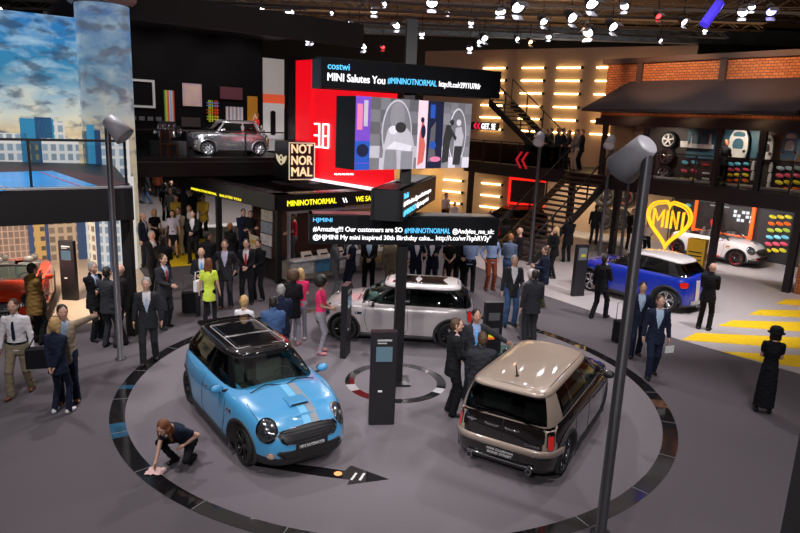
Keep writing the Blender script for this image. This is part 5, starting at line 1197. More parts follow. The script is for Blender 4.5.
# ------------------------------------------------------------------ central sign mast
MX, MY = .03, 11.95; FS = mat('sign_face_black', (.008, .008, .010), .25); SHELL = mat('sign_shell', (.010, .011, .013), .4)
o = obj('sign_mast', MB().box((0, 0, 3.4), (.19, .19, 6.8)).box((0, 0, .02), (.5, .5, .04)), mat('mast_black', (.006, .005, .006), .4)); o.location = (MX, MY, 0); o.rotation_euler = (0, 0, rad(8)); tag(o, 'thick black mast rising from the small ring and carrying the signs', 'mast')
LWH = glow('text_white', (1, .98, 1.), 1.25); LBL = glow('text_blue', (.10, .55, .95), 1.1)
def banner(name, label, ang, x0, x1, z0, z1, d=.25, off=0.):
    t = thing(name, label, 'sign'); t.matrix_world = Matrix.Translation((MX, MY, 0)) @ Matrix.Rotation(rad(ang), 4, 'Z'); 
    # open ring box around the mast
    obj('housing', MB().box(((x0+x1)/2, -.2, (z0+z1)/2), (x1-x0, .1, z1-z0)).box(((x0+x1)/2, .25, (z0+z1)/2), (x1-x0, .06, z1-z0)).box((x0+.03, 0, (z0+z1)/2), (.06, .5, z1-z0)).box((x1-.03, 0, (z0+z1)/2), (.06, .5, z1-z0)), [SHELL], t)
    obj('lid', MB().box(((x0-.2)/2-.0, .0, z1-.01), (abs(x0)-.2, .48, .02)).box(((x1+.2)/2, .0, z1-.01), (x1-.2, .48, .02)), mat('sign_lid', (.03, .026, .028), .3), t)
    obj('screen', MB().box(((x0+x1)/2, -.256, (z0+z1)/2), (x1-x0-.02, .012, z1-z0-.02)), FS, t); return t
t = banner('banner_sign', 'topmost long black banner sign of the mast, above the photo screens', 25, -1.72, 1.76, 5.54, 6.03)
Y = -.268
lettering('costwi', t, LBL, -1.62, Y, 5.845, .38, .10, bold=.02); _, w1, _ = lettering('MINI Salutes You', t, LWH, -1.62, Y, 5.66, 1.03, .125, bold=.02)
lettering('#MININOTNORMAL', t, LBL, -.54, Y, 5.67, .95, .11, bold=.012); lettering('http://t.co/r29Y1U7Rfr', t, LWH, .46, Y, 5.655, .86, .125, bold=.009)
t = banner('banner_sign', 'lowest long black banner sign with two lines about a Birthday cake', 10, -1.76, 1.78, 2.82, 3.36)
lettering('HJMINI', t, LBL, -1.69, Y, 3.215, .34, .09, bold=.02); lettering('#Amazing!!! Our customers are SO', t, LWH, -1.69, Y, 3.035, 1.63, .115, bold=.022)
lettering('#MININOTNORMAL', t, LBL, -.02, Y, 3.04, .86, .105, bold=.012); lettering('@Andylee_me_uk:', t, LWH, .89, Y, 3.025, .80, .12, bold=.012)
lettering('@HJMINI My mini inspired 30th Birthday cake...', t, LWH, -1.69, Y, 2.89, 2.22, .115, bold=.022); lettering('http://t.co/wr7kphRV3y"', t, LWH, .58, Y, 2.89, 1.06, .125, bold=.009)
t = banner('banner_sign', 'middle black banner sign pointing towards the viewer with small slanted text', 78, -1.38, 1.95, 3.43, 3.95)
lettering('Rohi', t, LBL, -1.28, Y, 3.80, .34, .09, bold=.02); lettering('#MINI salutes @yourself and everyone', t, LWH, -1.28, Y, 3.65, 2.6, .10, bold=.02); lettering('#MININOT', t, LBL, -1.28, Y, 3.50, 1.05, .10, bold=.02); lettering('@alwaysmini', t, LWH, -.15, Y, 3.50, 1.2, .10, bold=.02)
# photo screens: a two-sided box, plain generic pictures
t = thing('photo_screen', 'large screen block on the mast showing black and white couples', 'screen'); t.matrix_world = Matrix.Translation((MX, MY, 0)) @ Matrix.Rotation(rad(42), 4, 'Z')
sx0, sx1, sz0, sz1 = -1.39, 1.40, 4.225, 5.43
obj('housing', MB().box((0, -.2, (sz0+sz1)/2), (sx1-sx0, .1, sz1-sz0)).box((0, .25, (sz0+sz1)/2), (sx1-sx0, .06, sz1-sz0)).box((sx0+.03, 0, (sz0+sz1)/2), (.06, .5, sz1-sz0)).box((sx1-.03, 0, (sz0+sz1)/2), (.06, .5, sz1-sz0)), SHELL, t)
def P_(c, e=.55): return mat('photo_%d_%d_%d' % tuple(int(k*99) for k in c), c, .5, var=.25, scale=7, emit=c, es=e)
GR = lambda v: P_((v, v*.97, v*1.08))
mats_ = [GR(.10), GR(.42), GR(.22), GR(.03), GR(.62), P_((.16, .06, .45)), P_((.02, .08, .40)), P_((.55, .12, .10)), P_((.72, .55, .62)), P_((.012, .015, .04)), P_((.65, .18, .32)), GR(.16)]
def ZZ(f): return sz0+(sz1-sz0)*f
def XX(f): return sx0+(sx1-sx0)*f
pic = MB()
def R_(x0, x1, z0, z1, m, lay=0): pic.box((XX((x0+x1)/2), -.258-.003*lay, ZZ((z0+z1)/2)), ((sx1-sx0)*(x1-x0), .01, (sz1-sz0)*(z1-z0)), m=m)
def PL_(pts, m, lay=1): pic.prism([(XX(x), ZZ(z)) for x, z in pts], 0, .004, m, M=Matrix(((1, 0, 0, 0), (0, 0, -1, -.258-.003*lay), (0, 1, 0, 0), (0, 0, 0, 1))))
def EL_(cx, cz, rx, rz, m, lay=1, a0=0, a1=360, n=28): PL_([(cx+rx*math.cos(rad(a0+(a1-a0)*k/n)), cz+rz*math.sin(rad(a0+(a1-a0)*k/n))) for k in range(n)], m, lay)
R_(0, .11, 0, 1, 5); R_(.11, .50, 0, 1, 11); R_(.50, .585, 0, 1, 8); R_(.585, .73, 0, 1, 9); R_(.73, 1, 0, 1, 2)
R_(0, .11, .10, .40, 6, 1); EL_(.055, .27, .045, .09, 9, 2); R_(0, .11, 0, .09, 6, 2); R_(.01, .05, .55, .9, 10, 1); R_(.06, .09, .6, .95, 1, 1)
random.seed(7)
for i in range(5):
    for j in range(6):
        if (i+j) % 2: R_(.11+.078*i, .11+.078*(i+1), j/6, (j+1)/6, (1 if j < 2 else 0), 1)
for i in range(4):
    for j in range(6):
        if (i+j) % 2: R_(.73+.0675*i, .73+.0675*(i+1), j/6, (j+1)/6, (4 if j < 2 else 11), 1)
EL_(.325, .52, .125, .47, 1, 2); EL_(.325, .52, .115, .44, 11, 3); EL_(.325, .75, .06, .2, 2, 4)
PL_([(.20, 0), (.22, .35), (.25, .58), (.33, .60), (.40, .60), (.45, .5), (.48, .30), (.47, 0)], 1, 5); EL_(.35, .60, .045, .075, 3, 7); EL_(.29, .56, .035, .06, 4, 6); PL_([(.24, .30), (.44, .26), (.45, .34), (.30, .40)], 4, 7)
PL_([(.22, 0), (.23, .28), (.32, .28), (.33, 0)], 2, 6); PL_([(.36, 0), (.36, .26), (.46, .26), (.46, 0)], 2, 6)
PL_([(.51, .05), (.52, .5), (.535, .68), (.555, .7), (.56, .45), (.575, .35), (.56, .1)], 7, 2); EL_(.54, .72, .015, .04, 9, 3); EL_(.55, .55, .02, .1, 9, 3)
PL_([(.60, .1), (.62, .6), (.66, .7), (.66, .3), (.68, .1)], 0, 2); R_(.61, .65, .75, .95, 6, 2); EL_(.64, .35, .03, .06, 6, 3); EL_(.67, .14, .05, .04, 10, 3)
EL_(.87, .50, .085, .42, 4, 2); EL_(.87, .50, .078, .39, 11, 3); PL_([(.83, .05), (.84, .4), (.85, .62), (.90, .64), (.93, .5), (.92, .35), (.91, .05)], 1, 5); EL_(.875, .70, .022, .05, 4, 6); PL_([(.835, .05), (.845, .34), (.92, .34), (.905, .05)], 3, 6)
PL_([(.73, .08), (.735, .45), (.76, .66), (.80, .66), (.82, .5), (.80, .4), (.79, .1)], 3, 4); EL_(.81, .70, .02, .045, 3, 5); PL_([(.79, .55), (.85, .42), (.86, .47), (.81, .6)], 3, 7)
obj('picture', pic, mats_, t)
# ------------------------------------------------------------------ lamp posts
LG = mat('lamp_head_grey', (.36, .35, .38), .45)
def lamp_post(base, H, label, r=.062):
    t = thing('lamp_post', label, 'lamp post', (base[0], base[1], 0)); d = Vector((MX-base[0], MY-base[1], 0)).normalized()
    obj('pole', MB().lathe([(r*1.9, 0), (r*1.9, .02), (r*1.05, .03), (r*.95, H-.1), (r*.6, H)], 20), POLE, t)
    ax = (d*.72+Vector((0, 0, -.69))).normalized(); M_ = Matrix.Translation(Vector((0, 0, H+.04))-ax*.06+d*.06) @ ax.to_track_quat('Z', 'Y').to_matrix().to_4x4()
    obj('lamp_head', MB().lathe([(.001, 0), (.12, 0), (.135, .012), (.205, .46), (.195, .46), (.13, .03), (.001, .03)], 28, M=M_), LG, t)
    obj('lamp_rim', MB().lathe([(.178, .42), (.178, .40), (.001, .40)], 28, M=M_), mat('lamp_diffuser', (.6, .6, .6), .5), t)
lamp_post((2.72, 7.33), 4.85, 'grey lamp post nearest the camera, in front of the beige estate', .066)
lamp_post((-5.71, 12.54), 4.78, 'grey lamp post at left between the suited men', .06)
lamp_post((4.83, 23.46), 4.72, 'grey lamp post in front of the stairs'); lamp_post(G2(598, 264), 4.7, 'grey lamp post before the wheel wall, left of the pair'); lamp_post((8.88, 25.54), 4.1, 'shorter grey lamp post before the wheel wall, right of the pair')
# ------------------------------------------------------------------ info totems
def totem(base, ang, label, H=1.62, w_=.42, d=.14, kind='screen'):
    t = thing('info_totem', label, 'info totem', (base[0], base[1], .0), rad(ang)); obj('body', MB().prism(bez_round(w_, d, .02, 3), 0, H), mat('totem_black', (.012, .011, .014), .45), t)
    if kind == 'screen':
        obj('screen', MB().box((0, -d/2-.004, H-.38), (w_*.62, .01, .26)), mat('totem_screen', (.02, .03, .04), .1, emit=(.12, .2, .25), es=.5), t); obj('screen_frame', MB().box((0, -d/2-.002, H-.38), (w_*.70, .008, .31)), STEEL, t)
        obj('heading', MB().box((0, -d/2-.004, H-.14), (w_*.55, .008, .03)).box((-.04, -d/2-.004, H-.19), (w_*.35, .008, .02)), mat('totem_text', (.4, .4, .4), .5), t); obj('paper', MB().box((-.05, -d/2-.004, .62), (.07, .01, .03)), WHITE, t)
    elif kind == 'label':
        obj('print', MB().box((0, -d/2-.004, H-.3), (w_*.6, .008, .16)).box((0, -d/2-.004, H-.6), (w_*.6, .008, .1)), mat('totem_text_dim', (.10, .10, .11), .5), t)
        mb = MB(); [mb.box((-w_*.25+.03+.012*k, -d/2-.006, H-.62-.05*k), (.06+.024*k, .01, .045), m=k) for k in range(4)]; obj('energy_label', mb, [mat('lab%d' % k, c, .5, emit=c, es=.3) for k, c in enumerate(((.02, .4, .1), (.3, .6, .05), (.8, .7, .05), (.8, .15, .03)))], t)
    elif kind == 'yellow':
        obj('screen', MB().box((0, -d/2-.004, H-.28), (w_*.72, .01, .38)), mat('totem_grey', (.14, .16, .17), .3), t); obj('energy_label', MB().box((.02, -d/2-.006, H-.33), (w_*.4, .012, .09)), mat('label_yellow', (.6, .5, .03), .5), t)
totem((-.21, 10.15), 8, 'black info totem in front of the central mast', 1.66, .44, .16)
totem((-1.12, 13.3), 80, 'thin black info totem seen edge-on beside the white hatchback', 1.62, .44, .13)
totem(G2(489, 370), 12, 'black info totem with coloured label behind the three talking men', 1.5, .40, .14, 'label')
totem(G2(577, 296), 20, 'black info totem with grey and yellow panel by the front of the blue car', 1.62, .42, .14, 'yellow')
totem(G2(71, 300), -4, 'black info totem with small screen beside the red car', 1.62, .42, .14)
# black desk with screen near totem
g = at(506, 366); t = thing('display_table', 'dark green angled glass display stand behind the beige estate', 'display stand', (g.x, g.y, 0), .4); obj('plate', MB().box((0, 0, .38), (.7, .42, .05)), mat('glass_green', (.05, .10, .09), .2), t); obj('foot', MB().box((0, 0, .18), (.3, .3, .35)), BLACK, t)
# foreground pillar at the right
struct('pillar_1', MB().box((2.83, 3.62, 4.), (.3, .5, 8), rz=.35), mat('pillar_grey', (.12, .11, .12), .5))
# ------------------------------------------------------------------ ceiling rig
TR = mat('truss_dark', (.10, .085, .08), .5, .3); TRW = mat('truss_warm', (.32, .20, .10), .5, .3)
def truss(a, b, label, s=.36, m=TR):
    a, b = Vector(a), Vector(b); L = (b-a).length; d = (b-a).normalized(); n = Vector((-d.y, d.x, 0)); mb = MB(); t = thing('lighting_truss', label, 'truss')
    for i in (-1, 1):
        for j in (0, 1): c = MB(); o_ = n*i*s/2+Vector((0, 0, s*j)); c.tube([a+o_, b+o_], .03, 6); obj('chord', c, m, t)
    k = int(L/.55); 
    for i in (-1, 1):
        pts = [a+d*(L*q/k)+n*i*s/2+Vector((0, 0, s*(q % 2))) for q in range(k+1)]; mb.tube(pts, .016, 4)
    mb.tube([a+d*(L*q/k)+n*(s/2 if q % 2 else -s/2) for q in range(k+1)], .016, 4); obj('lacing', mb, m, t)
U2 = Vector((-.616, .788, 0)); N2 = Vector((.788, .616, 0))
tl = ['nearest', 'second', 'third', 'fourth', 'fifth', 'sixth', 'seventh', 'farthest']
for k in range(8):
    c = Vector((1.5, 15+3.6*k, 9.2+.12*k)); truss(c-Vector((15, -1.2, 0)), c+Vector((15, -1.2, 0)), 'dark lattice truss crossing the ceiling, %s from the camera' % tl[k], m=TRW if k in (3, 5) else TR)
for k in range(5):
    x = -11+6.2*k; truss((x, 13, 10.75), (x+2.5, 42, 10.9), 'dark lattice truss running into the hall, %s from the left' % ['first', 'second', 'third', 'fourth', 'fifth'][k])
for k in range(9):
    c = Vector((0, 18+3.*k, 12.2)); o = obj('roof_beam', MB().box((c.x, c.y, c.z), (60, .35, .5), rz=-.05), mat('roof_beam_brown', (.22, .13, .075), .8)); tag(o, 'heavy brown roof beam high over the hall, %s from the camera' % (tl+['last'])[k], 'beam')
for k, (a, b) in enumerate((((-16, 27, 8.75), (-4, 26, 8.75)), ((-14, 30, 9.2), (6, 30, 9.2)), ((-12, 24, 8.9), (4, 25, 8.9)))): truss(a, b, 'low dark truss over the chrome car gallery, %s one' % ['lowest', 'rear', 'front'][k], .3)
LENS = glow('spot_lens', (.93, .92, 1.), 9.); LENSR = glow('spot_lens_red', (1, .03, .03), 5.); LENSB = glow('spot_lens_blue', (.35, .35, 1.), 6.); LENSW = glow('spot_lens_warm', (1, .6, .3), 5.)
sn = 0
_o1 = 'first second third fourth fifth sixth seventh eighth ninth'.split(); _o2 = 'tenth eleventh twelfth thirteenth fourteenth fifteenth sixteenth seventeenth eighteenth nineteenth'.split()
ORD = _o1+_o2+['twentieth']+['twenty-'+q for q in _o1]+['thirtieth']+['thirty-'+q for q in _o1]+['fortieth']+['forty-'+q for q in _o1]
SP = [(290, 11, 1.5), (282, 18, 1.1), (141, 56, .8), (154, 53, .8), (174, 60, .8), (312, 38, 1.2), (321, 35, 1.2), (308, 39, 1.), (349, 23, 1.), (374, 9, 1.3), (364, 45, 1.2), (354, 41, .8), (397, 24, 1.3), (410, 35, 1.), (422, 33, .9), (432, 1, 1.8), (471, 22, .9), (499, 11, 1.2), (484, 37, 1.2), (479, 41, .9), (470, 47, 1.),
      (502, 10, 1.3), (517, 5, 2.2), (543, 20, 1.4), (571, 16, 1.8), (589, 31, 1.7), (612, 25, 1.7), (517, 38, .8), (549, 36, .9), (591, 1, 2.2), (625, 5, 1.4), (683, 21, 1.2), (743, 11, 1.5), (752, 6, 1.1), (262, 8, .7), (236, 40, .6), (162, 23, .7), (332, 12, .6), (385, 3, .8), (448, 12, .7), (660, 40, .7), (705, 30, .7), (137, 19, .9), (190, 42, .5), (205, 15, .5), (2, 8, 1.6)]
def fixture(px, py, sc, lens, label, kind='par'):
    z = 8.7 if py > 28 else 9.05
    g = at(px, py, z) if py < 100 else None
    g = Vector((g.x, g.y, z)); t = thing('stage_spotlight', label, 'spotlight', g)
    d = Vector((random.uniform(-.7, .7), -.9-random.random()*.3, -.9)).normalized(); Mx = d.to_track_quat('Z', 'Y').to_matrix().to_4x4(); sc *= .76*g.y/26
    obj('can', MB().lathe([(.001, -.24*sc), (.10*sc, -.22*sc), (.13*sc, -.1*sc), (.17*sc, .12*sc), (.155*sc, .12*sc), (.14*sc, .07*sc)], 16, M=Mx), STEEL, t)
    obj('lens', MB().lathe([(.001, .085*sc), (.145*sc, .075*sc)], 16, M=Mx), lens, t)
    for s_ in (-1, 1): obj('barn_door', MB().box((0, s_*.17*sc, .22*sc), (.26*sc, .01, .2*sc), M=Mx), mat('barn_door', (.25, .25, .28), .35, .3), t)
    obj('yoke', MB().tube([(-.2*sc, 0, 0), (-.2*sc, 0, .28*sc), (.2*sc, 0, .28*sc), (.2*sc, 0, 0)], .015, 5).tube([(0, 0, .28*sc), (0, 0, .75)], .02, 5), STEEL, t)
random.seed(11)
for k, (px, py, sc) in enumerate(SP):
    band = 'top edge' if py < 12 else 'upper row' if py < 30 else 'lower row'
    near = 'above the gallery' if px < 230 else 'above the red wall' if px < 345 else 'above the top banner' if px < 470 else 'above the tube-lit wall' if px < 620 else 'above the brick shop'
    fixture(px, py, sc, LENS, 'white stage spotlight %s, %s, %s counted from the left' % (near, band, ORD[sorted(p[0] for p in SP).index(px)]))
for px, py, sc, l_, lb in ((658, 15, 1.1, LENSR, 'red stage spotlight above the brick shop'), (383, 46, .8, LENSR, 'red stage spotlight above the top banner, left one'), (411, 43, .9, LENSR, 'red stage spotlight above the top banner, right one'), (474, 54, .9, LENSR, 'red stage spotlight beside the tube-lit wall'), (771, 10, 1.6, LENSB, 'large bluish stage spotlight at the far right'), (530, 41, .9, LENSW, 'amber stage spotlight above the tube-lit wall'), (359, 26, .8, LENSR, 'red stage spotlight between the trusses left of centre')): fixture(px, py, sc, l_, lb)
g = at(711, 12, 8.9); t = thing('moving_head', 'blue lit moving head lamp hanging above the awning', 'spotlight', g); obj('head', MB().tube([(.25, 0, .3), (-.22, -.1, -.42)], .16, 14), mat('head_blue', (.04, .03, .30), .3, emit=(.06, .03, .8), es=.6), t); obj('yoke', MB().tube([(-.2, .2, 0), (0, .2, .5), (.3, .2, .6)], .03, 6), STEEL, t)
# ------------------------------------------------------------------ lights
def spot(loc, tgt, e, ang=60, r=.18, col=(1, .95, .97), blend=.6):  # serves stage lights and added fill lights alike
    l = bpy.data.lights.new('stage_and_fill_light', 'SPOT'); l.energy = e; l.spot_size = rad(ang); l.spot_blend = blend; l.shadow_soft_size = r; l.color = col
    o = bpy.data.objects.new('stage_and_fill_light', l); o.location = loc; d = Vector(tgt)-Vector(loc); o.rotation_euler = d.to_track_quat('-Z', 'Y').to_euler(); link(o)
E0 = 900
for loc, tgt, e, a in (((-3, -2.5, 8.2), (-3, 12, .5), 1.5, 58), ((3.5, -2.5, 8.2), (4, 12, .5), 1.5, 58), ((0, -3, 8.2), (0, 24, 1.5), 1.4, 50), ((-5, 6, 9.2), (-3, 10.5, 0), 1.1, 62), ((5, 6, 9.2), (3, 10, 0), .95, 62), ((0, 7, 9.4), (0, 12, 0), .85, 66), ((-6, 14, 9.1), (-2, 11, 0), .9, 64), ((6, 15, 9.1), (2.5, 10, 0), .9, 64), ((0, 19, 9.0), (0, 12, 0), 1.3, 66),  # first three: added frontal fill from behind the camera
                      ((-3, 16, 9.), (-6, 14, 0), .6, 60), ((-8, 10, 8.8), (-8.5, 15, .6), 2.2, 55), ((-10, 14, 8.8), (-9.5, 17, 0), .9, 50), ((2, 22, 9), (0, 16, 0), 1.2, 60), ((-5, 19, 8.9), (-6, 18, 0), .45, 60),
                      ((9, 14, 9.2), (7, 19, 0), 2.4, 60), ((13, 16, 9), (10, 20, 0), 1.1, 60), ((4, 18, 9.2), (6, 19, 0), 1.1, 55), ((7, 10, 9.2), (9, 14, 0), .45, 60), ((-9, 30, 8.8), (-10, 33, 0), 2.6, 80), ((-8, 20, 7.2), (-7.2, 25.8, 4.0), 2.6, 34), ((-5.2, 22.0, 7.2), (-6.8, 26.3, 4.0), .8, 34),
                      ((0, 28, 9), (-1, 22, 0), 1.2, 70), ((4, 27, 9), (3, 22, 0), .5, 60), ((8, 19, 9.4), (11, 24, 6.8), .55, 50), ((-13, 15, 9), (-10, 12, 3.4), .5, 50)):
    spot(loc, tgt, e*E0, a)
BFp = lambda x, y, z: BF @ Vector((x, y, z))
spot((8, 36, 9), (8, 44, 11.4), 500, 120); spot((-4, 36, 9), (-4, 44, 11.4), 300, 120)  # added fill spots without fixtures, brighten the far glazing band
for x in (-7, -4.5, -2, .5): spot(BFp(x, -.7, 5.62), BFp(x, .3, 5.7), 9, 150, .05, (1, .6, .35))  # added spots with no lamps there, lift the brick under the awning
for x in (-6, -3, 0, 2.5): spot(BFp(x, .5, 5.15), BFp(x, 1.9, 4.0), 60, 110, .05, (1, .85, .7))
for x in (-5.5, -2.5): spot(BFp(x, 1.6, 2.6), BFp(x, 3.6, 0), 260, 120, .1, (1, .93, .9))
for x in (-4, -1): spot(BFp(x, 3.2, 2.6), BFp(x, 5, 1.3), 50, 100, .05)
for x in (-8.2, -5.5, -1.5, 2.5): spot(BFp(x, -2.0, 8.8), BFp(x, .6, 7.2), 330, 75, .1, (1, .55, .28))
spot(BFp(1.5, -2.5, 5), BFp(1.8, .3, 1.3), 130, 80, .1, (1, .6, .3))
spot(WF @ Vector((-.5, -2.5, 2.55)), WF @ Vector((-.3, 0, 1.3)), 330, 120, .1, (1, .82, .6)); spot(WF @ Vector((-8.5, -2.2, 2.5)), WF @ Vector((-8.5, 0, 1.3)), 120, 120, .1, (1, .8, .5))
spot((0.5, 33, 2.6), (.5, 36.5, 1.5), 160, 120, .1, (1, .75, .4)); spot((-12, 17, 2.6), (-12.5, 19, .5), 420, 130, .15, (1, .85, .7)); spot((-9, 15.4, 2.62), (-9, 17, 0), 420, 130, .15, (1, .85, .7))
spot(KR @ Vector((2.5, 1.6, 2.35)), KR @ Vector((2.5, 1.6, 0)), 60, 150, .2, (1, .85, .7)); spot(KR @ Vector((-1.2, 3, 2.6)), KR @ Vector((2, 3.5, .5)), 30, 120, .2)
for x in (1, 3.5, 6): spot(GF @ Vector((x, 2.6, 8.1)), GF @ Vector((x, 5, 6.0)), 60, 100, .1)
wd = bpy.data.worlds.new('hall_air'); bpy.context.scene.world = wd; wd.use_nodes = True; bg = wd.node_tree.nodes['Background']; bg.inputs[0].default_value = (.9, .8, .85, 1); bg.inputs[1].default_value = .09
l = bpy.data.lights.new('hall_fill', 'AREA'); l.shape = 'RECTANGLE'; l.size = 30; l.size_y = 22; l.energy = 520; l.color = (1, .9, .92); o = bpy.data.objects.new('hall_fill', l); o.location = (0, 20, 11.8); link(o)  # added unseen fill that supplies the ambient light
l = bpy.data.lights.new('ceiling_fill', 'AREA'); l.shape = 'RECTANGLE'; l.size = 30; l.size_y = 24; l.energy = 1100; l.color = (1, .78, .60); o = bpy.data.objects.new('ceiling_fill', l); o.location = (2, 28, 9.9); o.rotation_euler = (PI, 0, 0); link(o)  # added unseen fill facing up to brighten ceiling and beams
sc = bpy.context.scene; sc.view_settings.view_transform = 'Standard'; sc.view_settings.look = 'None'; sc.view_settings.exposure = .38; sc.view_settings.gamma = 1
# ------------------------------------------------------------------ cars in the place
PB = mat('paint_sky_blue', (.065, .31, .58), .28, coat=1., var=.02); CHAMP = mat('paint_champagne', (.40, .32, .26), .3, .25, coat=1., var=.02); BLK = mat('paint_black', (.010, .008, .008), .12, coat=1., var=.02)
WHT = mat('paint_white', (.66, .62, .62), .25, coat=1., var=.02); SILV = mat('paint_silver_white', (.50, .46, .46), .28, .15, coat=1., var=.02); ROYAL = mat('paint_royal_blue', (.012, .035, .42), .2, coat=1., var=.02); REDP = mat('paint_red', (.72, .045, .008), .25, coat=1., var=.02)
RB = mat('rim_black', (.06, .06, .065), .18, .85); RS = mat('rim_silver', (.6, .6, .62), .25, .8); SGREY = mat('stripe_grey', (.24, .27, .30), .35); SBL = mat('stripe_pale_blue', (.16, .46, .70), .35)
RIMBS = mat('rim_edge_silver', (.45, .45, .5), .2, .8)
car('hatchback_car', 'sky blue hatchback with black roof and bonnet scoop, nearest on the carpet', (-2.31, 10.08), -54.5, dict(paint=PB, roofp=BLK, rim=RB, W=.862, xf=1.98, sunroof=(.18, -1.12, -.42), scoop=True, stripes=((-.05, .07, SBL), (.08, .20, SGREY)), platetxt='MINI BAYSWATER', roofline=CHROME, spoiler=True, tail=True))
c2 = dict(paint=BLK, roofp=CHAMP, rim=RB, ringm=RIMBS, wb=2.547, xr=-1.93, nr=6.5, rear_pillarm=CHAMP, rpw=4.2, pillars=(-1.0,), pipes=(-.46, .46), tailc=(-1.80, .69, .70), taild=.75, tailr=(.045, .11), beltm=CHAMP,
          gh=dict(xf=1.0, xr=-1.89, w=.745, xft=.42, xrt=-1.83, wt=.59, z0=.93, z1=1.335, nf=7, nr=8, rc=2.5), rear_trim=True)
root, bv = car('estate_car', 'black estate car with champagne beige roof seen from behind', (2.54, 10.26), 60, c2)
def rear_strip(z0, z1, m, name, off=.012, ymax=.80, y0=None):
    mb = MB(); n = 36; vs = []
    for k in range(n+1):
        a = -1+2*k/n; ang = a*1.15
        for z in (z0, z0, (z0+z1)/2, z1, z1):
            d = Vector((math.cos(ang), math.sin(ang), 0)); l, nn = hit(bv, Vector((-1.15, 0, z))-d*3*Vector((1, 1, 0)).length/1.414, d) 
            if l is None: l = Vector((-1.9, 0, z))
            vs.append(l-d*off)
        vs[-5] = vs[-5]+d*(off+.01); vs[-1] = vs[-1]+d*(off+.01)
    mb.add(vs, [(k*5+j, k*5+j+1, k*5+5+j+1, k*5+5+j) for k in range(n) for j in range(4)], 0, True); return obj(name, mb, m, root)
rear_strip(.475, .575, CHAMP, 'bumper_band', .02)
mb = MB(); seam(bv, [(-2, 0, .9), (-2, 0, .58)], (1, 0, 0), .005, 0, mb); obj('rear_door_gap', mb, SEAM, root)
for sy in (1, -1):
    dd = Vector((1, -.75*sy, 0)).normalized(); ax = Vector((0, 0, 1)).cross(dd).normalized()
    obj('corner_panel', ringband(bv, bez_round(.24, .44, .06), .55, (-1.80, .69*sy, .74), ax, (0, 0, 1), dd, .010), CHAMP, root)
    l, n = hit(bv, (-4, .12*sy, .80), (1, 0, 0)); mb = MB(); mb.tube([(l.x-.015, .05*sy, .80), (l.x-.04, .08*sy, .80), (l.x-.04, .22*sy, .80), (l.x-.015, .26*sy, .80)], .014, 6); obj('door_handle', mb, CHROME, root)
    mb = MB(); mb.tube([(l.x-.02, .62*sy, .93), (l.x-.03, .35*sy, .955), (l.x+.02, .12*sy, 1.0)], .010, 5); obj('rear_wiper', mb, CHROME, root)
l, n = hit(bv, (-4, 0, .36), (1, 0, 0)); mb = MB(); mb.box((l.x-.012, 0, .40), (.016, .54, .13)); p_ = obj('number_plate', mb, BLACK, root)
lettering('MINI CLUBMAN', p_, PLATEM, l.x-.022, .2, .41, .40, .035, rz=-PI/2, bold=.03); lettering('BOND STREET', p_, PLATEM, l.x-.022, .19, .355, .38, .035, rz=-PI/2, bold=.03)
obj('plate_frame', MB().tube([(l.x-.02, y, z) for y, z in ((-.28, .33), (.28, .33), (.28, .47), (-.28, .47))], .008, 5, closed=True), CHROME, root)
pts = []
for k in range(13):
    y = -.52+1.04*k/12; l2, _ = hit(bv, (-4, y, .30), (1, 0, 0)); pts.append((l2.x-.02, y, .295-.0*abs(y)))
obj('chrome_lip', MB().tube(pts, .016, 6), CHROME, root)
l3, n = hit(bv, (-4, -.45, .62), (1, 0, 0)); lettering('COOPER', root, CHROME, l3.x-.012, -.36, .615, .22, .04, rz=-PI/2, bold=.03, name='badge_lettering')
l3, n = hit(bv, (-4, .45, .78), (1, 0, 0)); mb = MB(); mb.box((l3.x-.008, .48, .80), (.01, .14, .02)).sphere((l3.x-.01, .48, .80), (.008, .035, .035), 10); obj('winged_badge', mb, CHROME, root)
rb = c2['_rb']; l4, _ = hit(rb, (-1.45, 0, 3), (0, 0, -1)); mb = MB(); mb.tube([l4, l4+Vector((-.09, 0, .20))], [.018, .006], 6).sphere(l4, (.05, .03, .02), 8); obj('roof_aerial', mb, BLACK, root)
for sy in (1, -1):
    pts = [hit(rb, (x, sy*.52, 3), (0, 0, -1))[0] for x in (.2, -.2, -.6, -1.0, -1.4, -1.75)]; obj('roof_gutter', MB().tube([p+Vector((0, 0, .002)) for p in pts if p], .010, 5), mat('gutter', (.2, .15, .12), .4), root)
car('hatchback_car', 'silvery white hatchback with white roof parked side-on behind the mast', (.04, 14.86), 176, dict(paint=SILV, roofp=WHT, rim=RB, sunroof=(.18, -1.12, -.42), platetxt='MINI BAKER STREET', spokes=6))
root, bv = car('coupe_crossover_car', 'royal blue crossover coupe with white roof and white rear stripes', (7.48, 19.37), 128, dict(paint=ROYAL, roofp=WHT, rim=RS, wb=2.595, W=.895, xf=2.02, xr=-1.90, R=.345, spokes=5, nr=4.2, mirrorm=WHT, beltm=BLACK,
    ztop=[(-2.1, 1.06), (-1.6, 1.10), (-1.0, 1.10), (.6, 1.06), (1.0, 1.05), (1.5, .99), (1.8, .91), (2.1, .83)], tailc=(-1.76, .70, .86), tailr=(.12, .085), zblack=.34, xA=.75, xB=-.45, lampc=(1.75, .62, .80), grz=.68,
    gh=dict(xf=.98, xr=-1.80, w=.79, xft=.30, xrt=-1.45, wt=.58, z0=1.08, z1=1.47, nf=4.5, nr=5, arch=.09, rc=1.0)))
